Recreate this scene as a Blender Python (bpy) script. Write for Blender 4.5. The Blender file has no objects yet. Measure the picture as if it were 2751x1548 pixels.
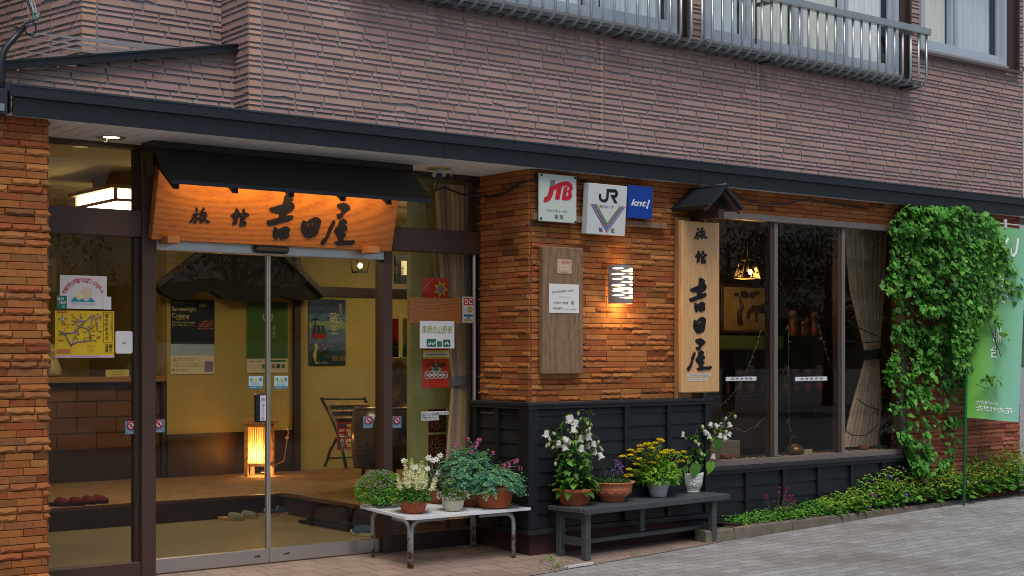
import bpy, math, random
from mathutils import Vector, Matrix, Euler, noise
R = math.radians
sc = bpy.context.scene
col = sc.collection

# ---------------------------------------------------------------- camera
cd = bpy.data.cameras.new('camera'); cam = bpy.data.objects.new('camera', cd); col.objects.link(cam)
cam.location = (0, 0, 1.45); cam.rotation_euler = (R(90), 0, R(-37.7))
cd.sensor_width = 36; cd.lens = 3872 / 2751 * 36; cd.shift_y = (945 - 774) / 2751
cd.clip_start = .1; cd.clip_end = 500
sc.camera = cam
# ---------------------------------------------------------------- sky, sun, exposure
SUN_EL, SUN_AZ = R(62), R(205)
w = bpy.data.worlds.new('World'); sc.world = w; w.use_nodes = True
nt = w.node_tree; nt.nodes.clear()
sky = nt.nodes.new('ShaderNodeTexSky'); sky.sky_type = 'NISHITA'; sky.sun_disc = False
sky.sun_elevation = SUN_EL; sky.sun_rotation = SUN_AZ; sky.dust_density = 3.0; sky.air_density = 1.0
bg = nt.nodes.new('ShaderNodeBackground'); bg.inputs[1].default_value = .07
ow = nt.nodes.new('ShaderNodeOutputWorld')
nt.links.new(sky.outputs[0], bg.inputs[0]); nt.links.new(bg.outputs[0], ow.inputs[0])
sd = bpy.data.lights.new('sun', 'SUN'); sd.energy = 1.4; sd.angle = R(30); sd.color = (1, .96, .9)
sun = bpy.data.objects.new('sun', sd); col.objects.link(sun)
_d = Vector((math.sin(SUN_AZ) * math.cos(SUN_EL), math.cos(SUN_AZ) * math.cos(SUN_EL), math.sin(SUN_EL)))
sun.rotation_euler = _d.to_track_quat('Z', 'Y').to_euler(); sun.location = (-5, -20, 30)
vs = sc.view_settings; vs.view_transform = 'Standard'; vs.look = 'None'; vs.gamma = 1; vs.exposure = 0.55
vs.use_curve_mapping = False
sc.cycles.max_bounces = 8; sc.cycles.transparent_max_bounces = 24
sc.cycles.use_denoising = True; sc.cycles.pixel_filter_type = 'BLACKMAN_HARRIS'; sc.cycles.filter_width = 1.0; sc.render.filter_size = 1.0

# ---------------------------------------------------------------- survey: photo pixel -> metres on a known plane
_s, _c = math.sin(R(37.7)), math.cos(R(37.7))
def ray(u, v):
    a = (u - 1375.5) / 3872; b = (945 - v) / 3872
    return _s + a * _c, _c - a * _s, b
def S(u, v, Y):
    x, y, z = ray(u, v); t = Y / y
    return x * t, 1.45 + z * t
def HZ(u, v, z):
    x, y, b = ray(u, v); t = (z - 1.45) / b
    return x * t, y * t
def ground(x, y):
    g = -.035 * (8.8 - max(min(y, 8.9), -3)) + .02 * max(0, min(x, 18) - 7.9)
    return g
def rect(u0, v0, u1, v1, Y, uv2=None):
    """X0, X1, Z0, Z1 of an upright rectangle at depth Y, from the photo's top-left and bottom-right corners"""
    a, b = S(u0, v0, Y), S(u1, v1, Y)
    return a[0], b[0], b[1], a[1]

# ---------------------------------------------------------------- materials
MATS = {}
def mk(name, rough=.6, metal=0, nscale=0, namt=0, bscale=0, bstr=0, spec=.4, stretch=(1, 1, 1), color=None, emit=0, transl=0, coat=0, fine=0):
    if name in MATS: return MATS[name]
    m = bpy.data.materials.new(name); m.use_nodes = True; n = m.node_tree; N = n.nodes; L = n.links
    p = N['Principled BSDF']; p.inputs['Roughness'].default_value = rough; p.inputs['Metallic'].default_value = metal
    p.inputs['Specular IOR Level'].default_value = spec
    if coat: p.inputs['Coat Weight'].default_value = coat
    at = N.new('ShaderNodeAttribute'); at.attribute_name = 'Col'; c = at.outputs['Color']
    tc = N.new('ShaderNodeTexCoord'); mp = N.new('ShaderNodeMapping'); mp.inputs['Scale'].default_value = stretch
    L.new(tc.outputs['Object'], mp.inputs[0])
    if namt:
        nz = N.new('ShaderNodeTexNoise'); nz.inputs['Scale'].default_value = nscale; nz.inputs['Detail'].default_value = 5
        nz.inputs['Roughness'].default_value = .65
        L.new(mp.outputs[0], nz.inputs['Vector'])
        mr = N.new('ShaderNodeMapRange'); mr.inputs[1].default_value = .25; mr.inputs[2].default_value = .75
        mr.inputs[3].default_value = 1 - namt; mr.inputs[4].default_value = 1 + namt
        L.new(nz.outputs[0], mr.inputs[0])
        mx = N.new('ShaderNodeVectorMath'); mx.operation = 'SCALE'
        L.new(c, mx.inputs[0]); L.new(mr.outputs[0], mx.inputs['Scale']); c = mx.outputs[0]
    if fine:
        nz = N.new('ShaderNodeTexNoise'); nz.inputs['Scale'].default_value = 420; nz.inputs['Detail'].default_value = 2
        L.new(tc.outputs['Object'], nz.inputs['Vector'])
        mr = N.new('ShaderNodeMapRange'); mr.inputs[1].default_value = .3; mr.inputs[2].default_value = .7
        mr.inputs[3].default_value = 1 - fine; mr.inputs[4].default_value = 1 + fine
        L.new(nz.outputs[0], mr.inputs[0])
        mx = N.new('ShaderNodeVectorMath'); mx.operation = 'SCALE'
        L.new(c, mx.inputs[0]); L.new(mr.outputs[0], mx.inputs['Scale']); c = mx.outputs[0]
    L.new(c, p.inputs['Base Color'])
    if bstr:
        nb = N.new('ShaderNodeTexNoise'); nb.inputs['Scale'].default_value = bscale; nb.inputs['Detail'].default_value = 4
        L.new(mp.outputs[0], nb.inputs['Vector'])
        bp = N.new('ShaderNodeBump'); bp.inputs['Strength'].default_value = bstr; bp.inputs['Distance'].default_value = .01
        L.new(nb.outputs[0], bp.inputs['Height']); L.new(bp.outputs[0], p.inputs['Normal'])
    if emit:
        L.new(c, p.inputs['Emission Color']); p.inputs['Emission Strength'].default_value = emit
    if transl:
        tr = N.new('ShaderNodeBsdfTranslucent'); ms = N.new('ShaderNodeMixShader'); ms.inputs[0].default_value = transl
        L.new(c, tr.inputs[0]); L.new(p.outputs[0], ms.inputs[1]); L.new(tr.outputs[0], ms.inputs[2])
        L.new(ms.outputs[0], N['Material Output'].inputs[0])
    MATS[name] = m; return m
def glassmat(name, tint=(.9, .93, .9), ior=1.5, rough=0.0, boost=.85):
    m = bpy.data.materials.new(name); m.use_nodes = True; n = m.node_tree; N = n.nodes; L = n.links; N.clear()
    o = N.new('ShaderNodeOutputMaterial'); f = N.new('ShaderNodeFresnel'); f.inputs[0].default_value = ior
    t = N.new('ShaderNodeBsdfTransparent'); t.inputs[0].default_value = (*tint, 1)
    g = N.new('ShaderNodeBsdfGlossy'); g.inputs['Roughness'].default_value = rough
    mul = N.new('ShaderNodeMath'); mul.operation = 'MULTIPLY'; mul.inputs[1].default_value = boost; mul.use_clamp = True
    ms = N.new('ShaderNodeMixShader')
    ge = N.new('ShaderNodeNewGeometry'); mi = N.new('ShaderNodeMix'); mi.inputs[2].default_value = ior; mi.inputs[3].default_value = 1 / ior
    L.new(ge.outputs['Backfacing'], mi.inputs[0]); L.new(mi.outputs[0], f.inputs[0])
    L.new(f.outputs[0], mul.inputs[0]); L.new(mul.outputs[0], ms.inputs[0]); L.new(t.outputs[0], ms.inputs[1]); L.new(g.outputs[0], ms.inputs[2])
    L.new(ms.outputs[0], o.inputs[0]); return m
def woodmat(name, c1, c2, scale=(1, 1, 1), ring=6.0, dist=3.0, rough=.45, spec=.4, bump=.15, fig=.5, coat=0, ctr=(0, 0, 0)):
    m = bpy.data.materials.new(name); m.use_nodes = True; n = m.node_tree; N = n.nodes; L = n.links
    p = N['Principled BSDF']; p.inputs['Roughness'].default_value = rough; p.inputs['Specular IOR Level'].default_value = spec
    if coat: p.inputs['Coat Weight'].default_value = coat; p.inputs['Coat Roughness'].default_value = .15
    tc = N.new('ShaderNodeTexCoord'); mp = N.new('ShaderNodeMapping'); mp.inputs['Scale'].default_value = scale; mp.inputs['Location'].default_value = ctr
    L.new(tc.outputs['Object'], mp.inputs[0])
    wv = N.new('ShaderNodeTexWave'); wv.wave_type = 'RINGS'; wv.rings_direction = 'SPHERICAL'; wv.inputs['Scale'].default_value = ring
    wv.inputs['Distortion'].default_value = dist; wv.inputs['Detail'].default_value = 3; wv.inputs['Detail Scale'].default_value = .7
    L.new(mp.outputs[0], wv.inputs['Vector'])
    nz = N.new('ShaderNodeTexNoise'); nz.inputs['Scale'].default_value = 30; nz.inputs['Detail'].default_value = 6
    mp2 = N.new('ShaderNodeMapping'); mp2.inputs['Scale'].default_value = scale
    L.new(tc.outputs['Object'], mp2.inputs[0]); L.new(mp2.outputs[0], nz.inputs['Vector'])
    a = N.new('ShaderNodeMath'); a.operation = 'MULTIPLY'; a.inputs[1].default_value = fig; L.new(wv.outputs['Fac'], a.inputs[0])
    b = N.new('ShaderNodeMath'); b.operation = 'MULTIPLY_ADD'; b.inputs[1].default_value = 1 - fig; L.new(nz.outputs[0], b.inputs[0]); L.new(a.outputs[0], b.inputs[2])
    cr = N.new('ShaderNodeValToRGB'); cr.color_ramp.elements[0].color = (*c2, 1); cr.color_ramp.elements[1].color = (*c1, 1)
    cr.color_ramp.elements[0].position = .18; cr.color_ramp.elements[1].position = .62
    L.new(b.outputs[0], cr.inputs[0]); L.new(cr.outputs[0], p.inputs['Base Color'])
    bp = N.new('ShaderNodeBump'); bp.inputs['Strength'].default_value = bump; bp.inputs['Distance'].default_value = .004
    L.new(b.outputs[0], bp.inputs['Height']); L.new(bp.outputs[0], p.inputs['Normal'])
    return m
def emitmat(name, color, strength):
    m = bpy.data.materials.new(name); m.use_nodes = True; p = m.node_tree.nodes['Principled BSDF']
    p.inputs['Base Color'].default_value = (*color, 1); p.inputs['Emission Color'].default_value = (*color, 1); p.inputs['Emission Strength'].default_value = strength
    return m
def srgb(r, g, b):
    return tuple(((x / 255 + .055) / 1.055) ** 2.4 if x > 10 else x / 255 / 12.92 for x in (r, g, b))

# ---------------------------------------------------------------- mesh builder
WHITE = (.75, .75, .75)
class MB:
    def __init__(s): s.v = []; s.f = []; s.c = []; s.sm = []
    def add(s, vs, fs, c=WHITE, sm=False):
        o = len(s.v); s.v += [tuple(v) for v in vs]
        s.f += [tuple(i + o for i in f) for f in fs]
        s.c += ([c] * len(fs) if not isinstance(c, list) else c); s.sm += [sm] * len(fs); return s
    def quad(s, a, b, c, d, k=WHITE): return s.add([a, b, c, d], [(0, 1, 2, 3)], k)
    def box(s, x0, y0, z0, x1, y1, z1, c=WHITE):
        v = [(x, y, z) for x in (x0, x1) for y in (y0, y1) for z in (z0, z1)]
        return s.add(v, [(0, 1, 3, 2), (4, 6, 7, 5), (0, 4, 5, 1), (2, 3, 7, 6), (0, 2, 6, 4), (1, 5, 7, 3)], c)
    def bbox(s, x0, y0, z0, x1, y1, z1, c=WHITE, b=.004):
        """box with bevelled edges (chamfer b)"""
        X, Y, Z = (x0, x1), (y0, y1), (z0, z1); vs = {}; pts = []
        for i in (0, 1):
            for j in (0, 1):
                for k in (0, 1):
                    si, sj, sk = (1 - 2 * i), (1 - 2 * j), (1 - 2 * k)
                    for ax in range(3):
                        p = [X[i] + si * b, Y[j] + sj * b, Z[k] + sk * b]; p[ax] = (X, Y, Z)[ax][(i, j, k)[ax]]
                        vs[i, j, k, ax] = len(pts); pts.append(p)
        F = []
        for ax in range(3):
            o1, o2 = [a for a in range(3) if a != ax]
            for e in (0, 1):
                idx = []
                for (p, q) in ((0, 0), (1, 0), (1, 1), (0, 1)):
                    k = [0, 0, 0]; k[ax] = e; k[o1] = p; k[o2] = q; idx.append(vs[(*k, ax)])
                if (e == 1) != (ax == 1): F.append(tuple(idx))
                else: F.append(tuple(reversed(idx)))
        for ax in range(3):
            o1, o2 = [a for a in range(3) if a != ax]
            for p in (0, 1):
                for q in (0, 1):
                    k0 = [0, 0, 0]; k0[o1] = p; k0[o2] = q; k1 = list(k0); k1[ax] = 1
                    F.append((vs[(*k0, o1)], vs[(*k1, o1)], vs[(*k1, o2)], vs[(*k0, o2)]))
        for i in (0, 1):
            for j in (0, 1):
                for k in (0, 1): F.append((vs[i, j, k, 0], vs[i, j, k, 1], vs[i, j, k, 2]))
        return s.add(pts, F, c)
    def obox(s, o, ax, ay, az, c=WHITE):
        """box from corner o with three edge vectors"""
        o, ax, ay, az = Vector(o), Vector(ax), Vector(ay), Vector(az)
        v = [o + ax * i + ay * j + az * k for i in (0, 1) for j in (0, 1) for k in (0, 1)]
        return s.add(v, [(0, 1, 3, 2), (4, 6, 7, 5), (0, 4, 5, 1), (2, 3, 7, 6), (0, 2, 6, 4), (1, 5, 7, 3)], c)
    def tube(s, pts, r, c=WHITE, n=8, cap=True, closed=False, sm=True):
        P = [Vector(p) for p in pts]; m = len(P); rs = r if isinstance(r, (list, tuple)) else [r] * m; o = []; prev = None
        for i, p in enumerate(P):
            if closed: d = P[(i + 1) % m] - P[i - 1]
            else: d = (P[min(i + 1, m - 1)] - P[max(i - 1, 0)])
            d = d.normalized() if d.length > 1e-9 else Vector((0, 0, 1))
            if prev is None:
                u = d.cross(Vector((0, 0, 1)));
                if u.length < .05: u = d.cross(Vector((1, 0, 0)))
                u.normalize()
            else:
                u = prev - d * prev.dot(d); u = u.normalized() if u.length > 1e-6 else prev
            prev = u; w_ = d.cross(u)
            o += [p + (u * math.cos(2 * math.pi * k / n) + w_ * math.sin(2 * math.pi * k / n)) * rs[i] for k in range(n)]
        F = []
        for i in range(m if closed else m - 1):
            j = (i + 1) % m
            for k in range(n): F.append((i * n + k, i * n + (k + 1) % n, j * n + (k + 1) % n, j * n + k))
        if cap and not closed: F += [tuple(reversed(range(n))), tuple(range((m - 1) * n, m * n))]
        return s.add(o, F, c, sm)
    def lathe(s, prof, ctr, c=WHITE, n=32, sm=True, wob=None):
        cx, cy, cz = ctr; V = []; F = []
        for (r, z) in prof:
            for k in range(n):
                a = 2 * math.pi * k / n; rr = r * (wob(a, z) if wob else 1)
                V.append((cx + rr * math.cos(a), cy + rr * math.sin(a), cz + z))
        for i in range(len(prof) - 1):
            for k in range(n): F.append((i * n + k, i * n + (k + 1) % n, (i + 1) * n + (k + 1) % n, (i + 1) * n + k))
        return s.add(V, F, c, sm)
    def disc(s, ctr, r, c=WHITE, n=24, up=True):
        cx, cy, cz = ctr
        return s.add([(cx + r * math.cos(2 * math.pi * k / n), cy + r * math.sin(2 * math.pi * k / n), cz) for k in range(n)], [tuple(range(n)) if up else tuple(reversed(range(n)))], c)
    def ball(s, ctr, r, c=WHITE, n=8, m=6, sx=1, sy=1, sz=1):
        V = []; F = []
        for i in range(m + 1):
            t = math.pi * i / m
            for k in range(n):
                a = 2 * math.pi * k / n
                V.append((ctr[0] + r * sx * math.sin(t) * math.cos(a), ctr[1] + r * sy * math.sin(t) * math.sin(a), ctr[2] + r * sz * math.cos(t)))
        for i in range(m):
            for k in range(n): F.append((i * n + k, (i + 1) * n + k, (i + 1) * n + (k + 1) % n, i * n + (k + 1) % n))
        return s.add(V, F, c, True)
    def leaf(s, p, d, nrm, L, W, c, bend=.15, n=2):
        p, d, nrm = Vector(p), Vector(d).normalized(), Vector(nrm)
        sd_ = d.cross(nrm)
        sd_ = sd_.normalized() if sd_.length > 1e-4 else Vector((1, 0, 0))
        up = sd_.cross(d)
        a = p + d * L * .45 + up * L * bend * .35; b = p + d * L - up * L * bend
        q = p + d * L * .12
        v = [p, q - sd_ * W * .33 + up * W * .05, q + sd_ * W * .33 + up * W * .05, a - sd_ * W * .5 + up * W * .1, a, a + sd_ * W * .5 + up * W * .1, b]
        return s.add(v, [(0, 2, 1), (1, 2, 4), (1, 4, 3), (2, 5, 4), (3, 4, 6), (4, 5, 6)], c, True)
    def leaf2(s, p, d, nrm, L, W, c, bend=.2):
        """rounded heart-shaped leaf with a folded midrib"""
        p, d, nrm = Vector(p), Vector(d).normalized(), Vector(nrm); sd_ = d.cross(nrm)
        sd_ = sd_.normalized() if sd_.length > 1e-4 else Vector((1, 0, 0))
        up = sd_.cross(d); v = [p]
        for t, h in ((-.06, .27), (.12, .47), (.34, .5), (.6, .37), (.83, .16)):
            q = p + d * L * t - up * L * bend * t * t
            v += [q - sd_ * W * h + up * W * .10, p + d * L * max(t, .02) - up * L * bend * t * t, q + sd_ * W * h + up * W * .10]
        v.append(p + d * L - up * L * bend)
        f = [(0, 2, 1), (0, 3, 2)]
        for i in range(4): a = 1 + i * 3; f += [(a, a + 1, a + 4, a + 3), (a + 1, a + 2, a + 5, a + 4)]
        f += [(13, 14, 16), (14, 15, 16)]
        return s.add(v, f, c, True)
    def text(s, t, x, z, h, Y, c=(.02, .02, .02), wid=None, bold=0, shear=0, rot=0, align='C', em=False, mirror=False, vert=False):
        """flat lettering facing -Y; x, z = middle of the text; h = cap/em height"""
        if vert:
            for i, ch in enumerate(t): s.text(ch, x, z - i * h * 1.08, h * 1.08, Y, c, None, bold, 0, R(90) if ch == 'ー' else 0, em=True)
            return s
        me = textmesh(t, bold, shear)
        if not me.vertices: return s
        xs = [v.co.x for v in me.vertices]; ys = [v.co.y for v in me.vertices]
        x0, x1, y0, y1 = min(xs), max(xs), min(ys), max(ys)
        k = h / (y1 - y0) if not em else h
        kx = (wid / (x1 - x0)) if wid else k
        if mirror: kx = -kx
        cx, cy = (x0 + x1) / 2, (y0 + y1) / 2
        if align == 'L': cx = x0
        cr_, sr_ = math.cos(rot), math.sin(rot)
        V = []
        for v in me.vertices:
            a, b = (v.co.x - cx) * kx, (v.co.y - cy) * k
            V.append((x + a * cr_ - b * sr_, Y, z + a * sr_ + b * cr_))
        return s.add(V, [tuple(p.vertices) for p in me.polygons], c)
    def shape(s, loops, Y, c, th=.0, bev=0):
        """filled outline(s) given as (x, z) loops, front face at Y (facing -Y), thickness th"""
        cu = bpy.data.curves.new('tmp', 'CURVE'); cu.dimensions = '2D'; cu.fill_mode = 'BOTH' if th else 'FRONT'; cu.extrude = th / 2
        cu.bevel_depth = bev; cu.bevel_resolution = 1
        for lp in loops:
            sp = cu.splines.new('POLY'); sp.points.add(len(lp) - 1); sp.use_cyclic_u = True
            for q, (a, b) in zip(sp.points, lp): q.co = (a, b, 0, 1)
        ob = bpy.data.objects.new('tmp', cu); me = ob.to_mesh()
        V = [(v.co.x, Y + th / 2 + bev - v.co.z, v.co.y) for v in me.vertices]; F = [tuple(p.vertices) for p in me.polygons]
        ob.to_mesh_clear(); bpy.data.objects.remove(ob); bpy.data.curves.remove(cu)
        return s.add(V, F, c)
    def build(s, name, mat, parent=None, base=None):
        b = Vector(base) if base is not None else Vector(BASE.get(parent.name, (0, 0, 0)) if parent else (0, 0, 0))
        me = bpy.data.meshes.new(name); me.from_pydata([(x - b.x, y - b.y, z - b.z) for x, y, z in s.v], [], s.f)
        ca = me.color_attributes.new('Col', 'FLOAT_COLOR', 'CORNER'); dat = []
        for f, c in zip(s.f, s.c): dat += [c[0], c[1], c[2], 1.0] * len(f)
        ca.data.foreach_set('color', dat)
        me.polygons.foreach_set('use_smooth', s.sm)
        me.materials.append(mat); me.update()
        o = bpy.data.objects.new(name, me); col.objects.link(o)
        if parent: o.parent = parent; BASE[o.name] = b
        else: o.location = b; BASE[o.name] = b
        return o
BASE = {}
_TM = {}
def textmesh(t, bold=0, shear=0):
    k = (t, bold, shear)
    if k in _TM: return _TM[k]
    cu = bpy.data.curves.new('txt', 'FONT'); cu.body = t; cu.size = 1; cu.offset = bold; cu.shear = shear; cu.resolution_u = 3
    ob = bpy.data.objects.new('txt', cu); me = ob.to_mesh()
    class Q: pass
    q = Q(); q.vertices = [type('V', (), {'co': v.co.copy()})() for v in me.vertices]; q.polygons = [type('P', (), {'vertices': tuple(p.vertices)})() for p in me.polygons]
    ob.to_mesh_clear(); bpy.data.objects.remove(ob); bpy.data.curves.remove(cu)
    _TM[k] = q; return q
def tag(o, label=None, cat=None, group=None, kind=None):
    if label: o['label'] = label
    if cat: o['category'] = cat
    if group: o['group'] = group
    if kind: o['kind'] = kind
    return o
def thing(name, loc, label, cat, group=None):
    o = bpy.data.objects.new(name, None); col.objects.link(o); o.location = loc; o.empty_display_size = .1
    BASE[o.name] = Vector(loc)
    return tag(o, label, cat, group)
def dup(o, parent=None, loc=None, rot=None, scale=None, label=None, kids=True):
    c = o.copy(); col.objects.link(c); BASE[c.name] = BASE.get(o.name, Vector())
    if parent: c.parent = parent
    if loc is not None: c.location = loc
    if rot is not None: c.rotation_euler = rot
    if scale is not None: c.scale = scale
    if label: c['label'] = label
    if kids:
        for ch in list(o.children): dup(ch, c)
    return c
def lamp(name, kind, loc, energy, color, size=.1, parent=None, rot=None):
    l = bpy.data.lights.new(name, kind); l.energy = energy; l.color = color
    if kind == 'AREA': l.size = size
    else: l.shadow_soft_size = size
    o = bpy.data.objects.new(name, l); col.objects.link(o); o.location = loc
    if rot: o.rotation_euler = rot
    if parent: o.parent = parent; o.location = Vector(loc) - BASE[parent.name]
    return o
rnd = random.Random(7)
def jit(c, a, r=rnd):
    k = 1 + r.uniform(-a, a); return tuple(max(0, x * k * (1 + r.uniform(-a, a) * .3)) for x in c)

# shared materials
m_paint = mk('painted_metal', .35, 0, 3, .08, spec=.5)
m_matte = mk('matte', .7, 0, 8, .06)
m_print = mk('print_ink', .5, 0, spec=.3)
m_black = mk('black_metal', .38, 0, 5, .15, 60, .05, spec=.5)
m_brown = mk('brown_aluminium', .42, 0, 4, .08, spec=.5)
m_alu = mk('aluminium', .32, .7, 6, .1, spec=.5)
m_steel = mk('stainless_steel', .28, .85, 40, .12, stretch=(1, 30, 30))
m_leaf = mk('leaf', .5, 0, 25, .18, spec=.35, transl=.3)
m_petal = mk('petal', .6, 0, spec=.2, transl=.3)
m_terra = mk('terracotta', .72, 0, 14, .16, 120, .15, spec=.25)
m_cer = mk('ceramic', .38, 0, 6, .05, 30, .08, spec=.5)
m_soil = mk('soil', .95, 0, 30, .4, 60, .8)
m_glass = glassmat('glass')
m_dim = glassmat('display_glass', (.78, .77, .72), boost=.95)
m_cloth = mk('cloth', .85, 0, 60, .1, 200, .1, spec=.15)
# ================================================================ SETTING: ground
def paver_mat(name, c1, c2, mortar, bw, bh, msize, offs=.5, dirt=(.12, .1, .07), rough=.75, dirtamt=.5, bump=.4):
    m = bpy.data.materials.new(name); m.use_nodes = True; n = m.node_tree; N = n.nodes; L = n.links
    p = N['Principled BSDF']; p.inputs['Roughness'].default_value = rough; p.inputs['Specular IOR Level'].default_value = .35
    tc = N.new('ShaderNodeTexCoord')
    br = N.new('ShaderNodeTexBrick'); br.offset = offs; br.inputs['Scale'].default_value = 1
    br.inputs['Brick Width'].default_value = bw; br.inputs['Row Height'].default_value = bh; br.inputs['Mortar Size'].default_value = msize
    br.inputs['Mortar Smooth'].default_value = .3; br.inputs['Bias'].default_value = 0
    br.inputs['Color1'].default_value = (*c1, 1); br.inputs['Color2'].default_value = (*c2, 1); br.inputs['Mortar'].default_value = (*mortar, 1)
    L.new(tc.outputs['Object'], br.inputs['Vector'])
    def nz(scale, detail=6):
        q = N.new('ShaderNodeTexNoise'); q.inputs['Scale'].default_value = scale; q.inputs['Detail'].default_value = detail; q.inputs['Roughness'].default_value = .7
        L.new(tc.outputs['Object'], q.inputs['Vector']); return q
    n1 = nz(1.1); n2 = nz(160, 3)
    mr = N.new('ShaderNodeMapRange'); mr.inputs[1].default_value = .45; mr.inputs[2].default_value = .72; mr.inputs[3].default_value = 0; mr.inputs[4].default_value = dirtamt
    L.new(n1.outputs[0], mr.inputs[0])
    mx = N.new('ShaderNodeMix'); mx.data_type = 'RGBA'; mx.inputs[7].default_value = (*dirt, 1)
    L.new(mr.outputs[0], mx.inputs[0]); L.new(br.outputs['Color'], mx.inputs[6])
    m2 = N.new('ShaderNodeMapRange'); m2.inputs[1].default_value = .3; m2.inputs[2].default_value = .7; m2.inputs[3].default_value = .6; m2.inputs[4].default_value = 1.4
    L.new(n2.outputs[0], m2.inputs[0])
    sc_ = N.new('ShaderNodeVectorMath'); sc_.operation = 'SCALE'; L.new(mx.outputs[2], sc_.inputs[0]); L.new(m2.outputs[0], sc_.inputs['Scale'])
    L.new(sc_.outputs[0], p.inputs['Base Color'])
    b1 = N.new('ShaderNodeBump'); b1.invert = True; b1.inputs['Strength'].default_value = bump; b1.inputs['Distance'].default_value = .006
    b2 = N.new('ShaderNodeBump'); b2.inputs['Strength'].default_value = .35; b2.inputs['Distance'].default_value = .004
    L.new(br.outputs['Fac'], b1.inputs['Height']); L.new(n2.outputs[0], b2.inputs['Height']); L.new(b1.outputs[0], b2.inputs['Normal']); L.new(b2.outputs[0], p.inputs['Normal'])
    return m
m_road = paver_mat('road_blocks', (.33, .335, .335), (.25, .25, .25), (.16, .16, .155), .2, .1, .004, dirt=(.13, .115, .095), dirtamt=.8, bump=.7)
m_pave = paver_mat('pavers', (.31, .225, .185), (.24, .175, .145), (.10, .08, .068), .2, .2, .0045, offs=.5, dirt=(.12, .09, .07), dirtamt=.55)
def sheet_grid(xs, ys, zf, name, mat):
    b = MB(); nx, ny = len(xs), len(ys)
    V = [(x, y, zf(x, y)) for x in xs for y in ys]
    F = [(i * ny + j, (i + 1) * ny + j, (i + 1) * ny + j + 1, i * ny + j + 1) for i in range(nx - 1) for j in range(ny - 1)]
    b.add(V, F, WHITE, True); return b.build(name, mat)
xs = [-120, -60, -20, -8, 0] + [1 + i * .5 for i in range(40)] + [24, 30, 45, 80, 160]
ys = [-140, -60, -30, -15, -8, -3, 0, 2, 4, 5, 6, 6.5, 7, 7.25, 7.5, 7.75, 8, 8.2, 8.5, 8.8, 8.9, 10, 20, 60, 140]
tag(sheet_grid(xs, ys, lambda x, y: ground(x, y) - (.25 if y > 8.95 else 0), 'road', m_road), kind='structure')
hm = MB(); V = []; n = 160
for i in range(n):
    a = 2 * math.pi * i / n; h = 6 + 5 * noise.noise((math.cos(a) * 3, math.sin(a) * 3, .5)) + 1.2 * noise.noise((math.cos(a) * 30, math.sin(a) * 30, 2)); V += [(7 + 130 * math.cos(a), 10 + 130 * math.sin(a), -3), (7 + 136 * math.cos(a), 10 + 136 * math.sin(a), max(3, h))]
hm.add(V, [(2 * i, 2 * ((i + 1) % n), 2 * ((i + 1) % n) + 1, 2 * i + 1) for i in range(n)], (.05, .075, .04), True); tag(hm.build('hills', mk('hill_foliage', .95, 0, .3, .5, .8, .5)), kind='structure')
def edge_y(x): return 7.517 + (x - 5.98) * .161
pb = MB()
pxs = [1 + i * .25 for i in range(30)]
for i in range(len(pxs) - 1):
    a, c_ = pxs[i], pxs[i + 1]
    for k in range(6):
        f0, f1 = k / 6, (k + 1) / 6
        q = [(x, edge_y(x) + (8.85 - edge_y(x)) * f) for x, f in ((a, f0), (c_, f0), (c_, f1), (a, f1))]
        pb.quad(*[(x, y, ground(x, y) + .005) for x, y in q])
tag(pb.build('paving', m_pave), kind='structure')

# ================================================================ THE INN BUILDING
inn = thing('inn_building', (7, 8.4, 0), 'two storey inn with brown stone siding above an orange brick ground floor and dark eave', 'building')
def Xat(u, Y): return S(u, 500, Y)[0]
def Zat(u, v, Y): return S(u, v, Y)[1]
m_siding = mk('siding', .8, 0, 5, .12, 90, .2, spec=.2, fine=.32)
m_brick = mk('brick', .78, 0, 28, .16, 170, .3, spec=.22, fine=.34)

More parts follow.
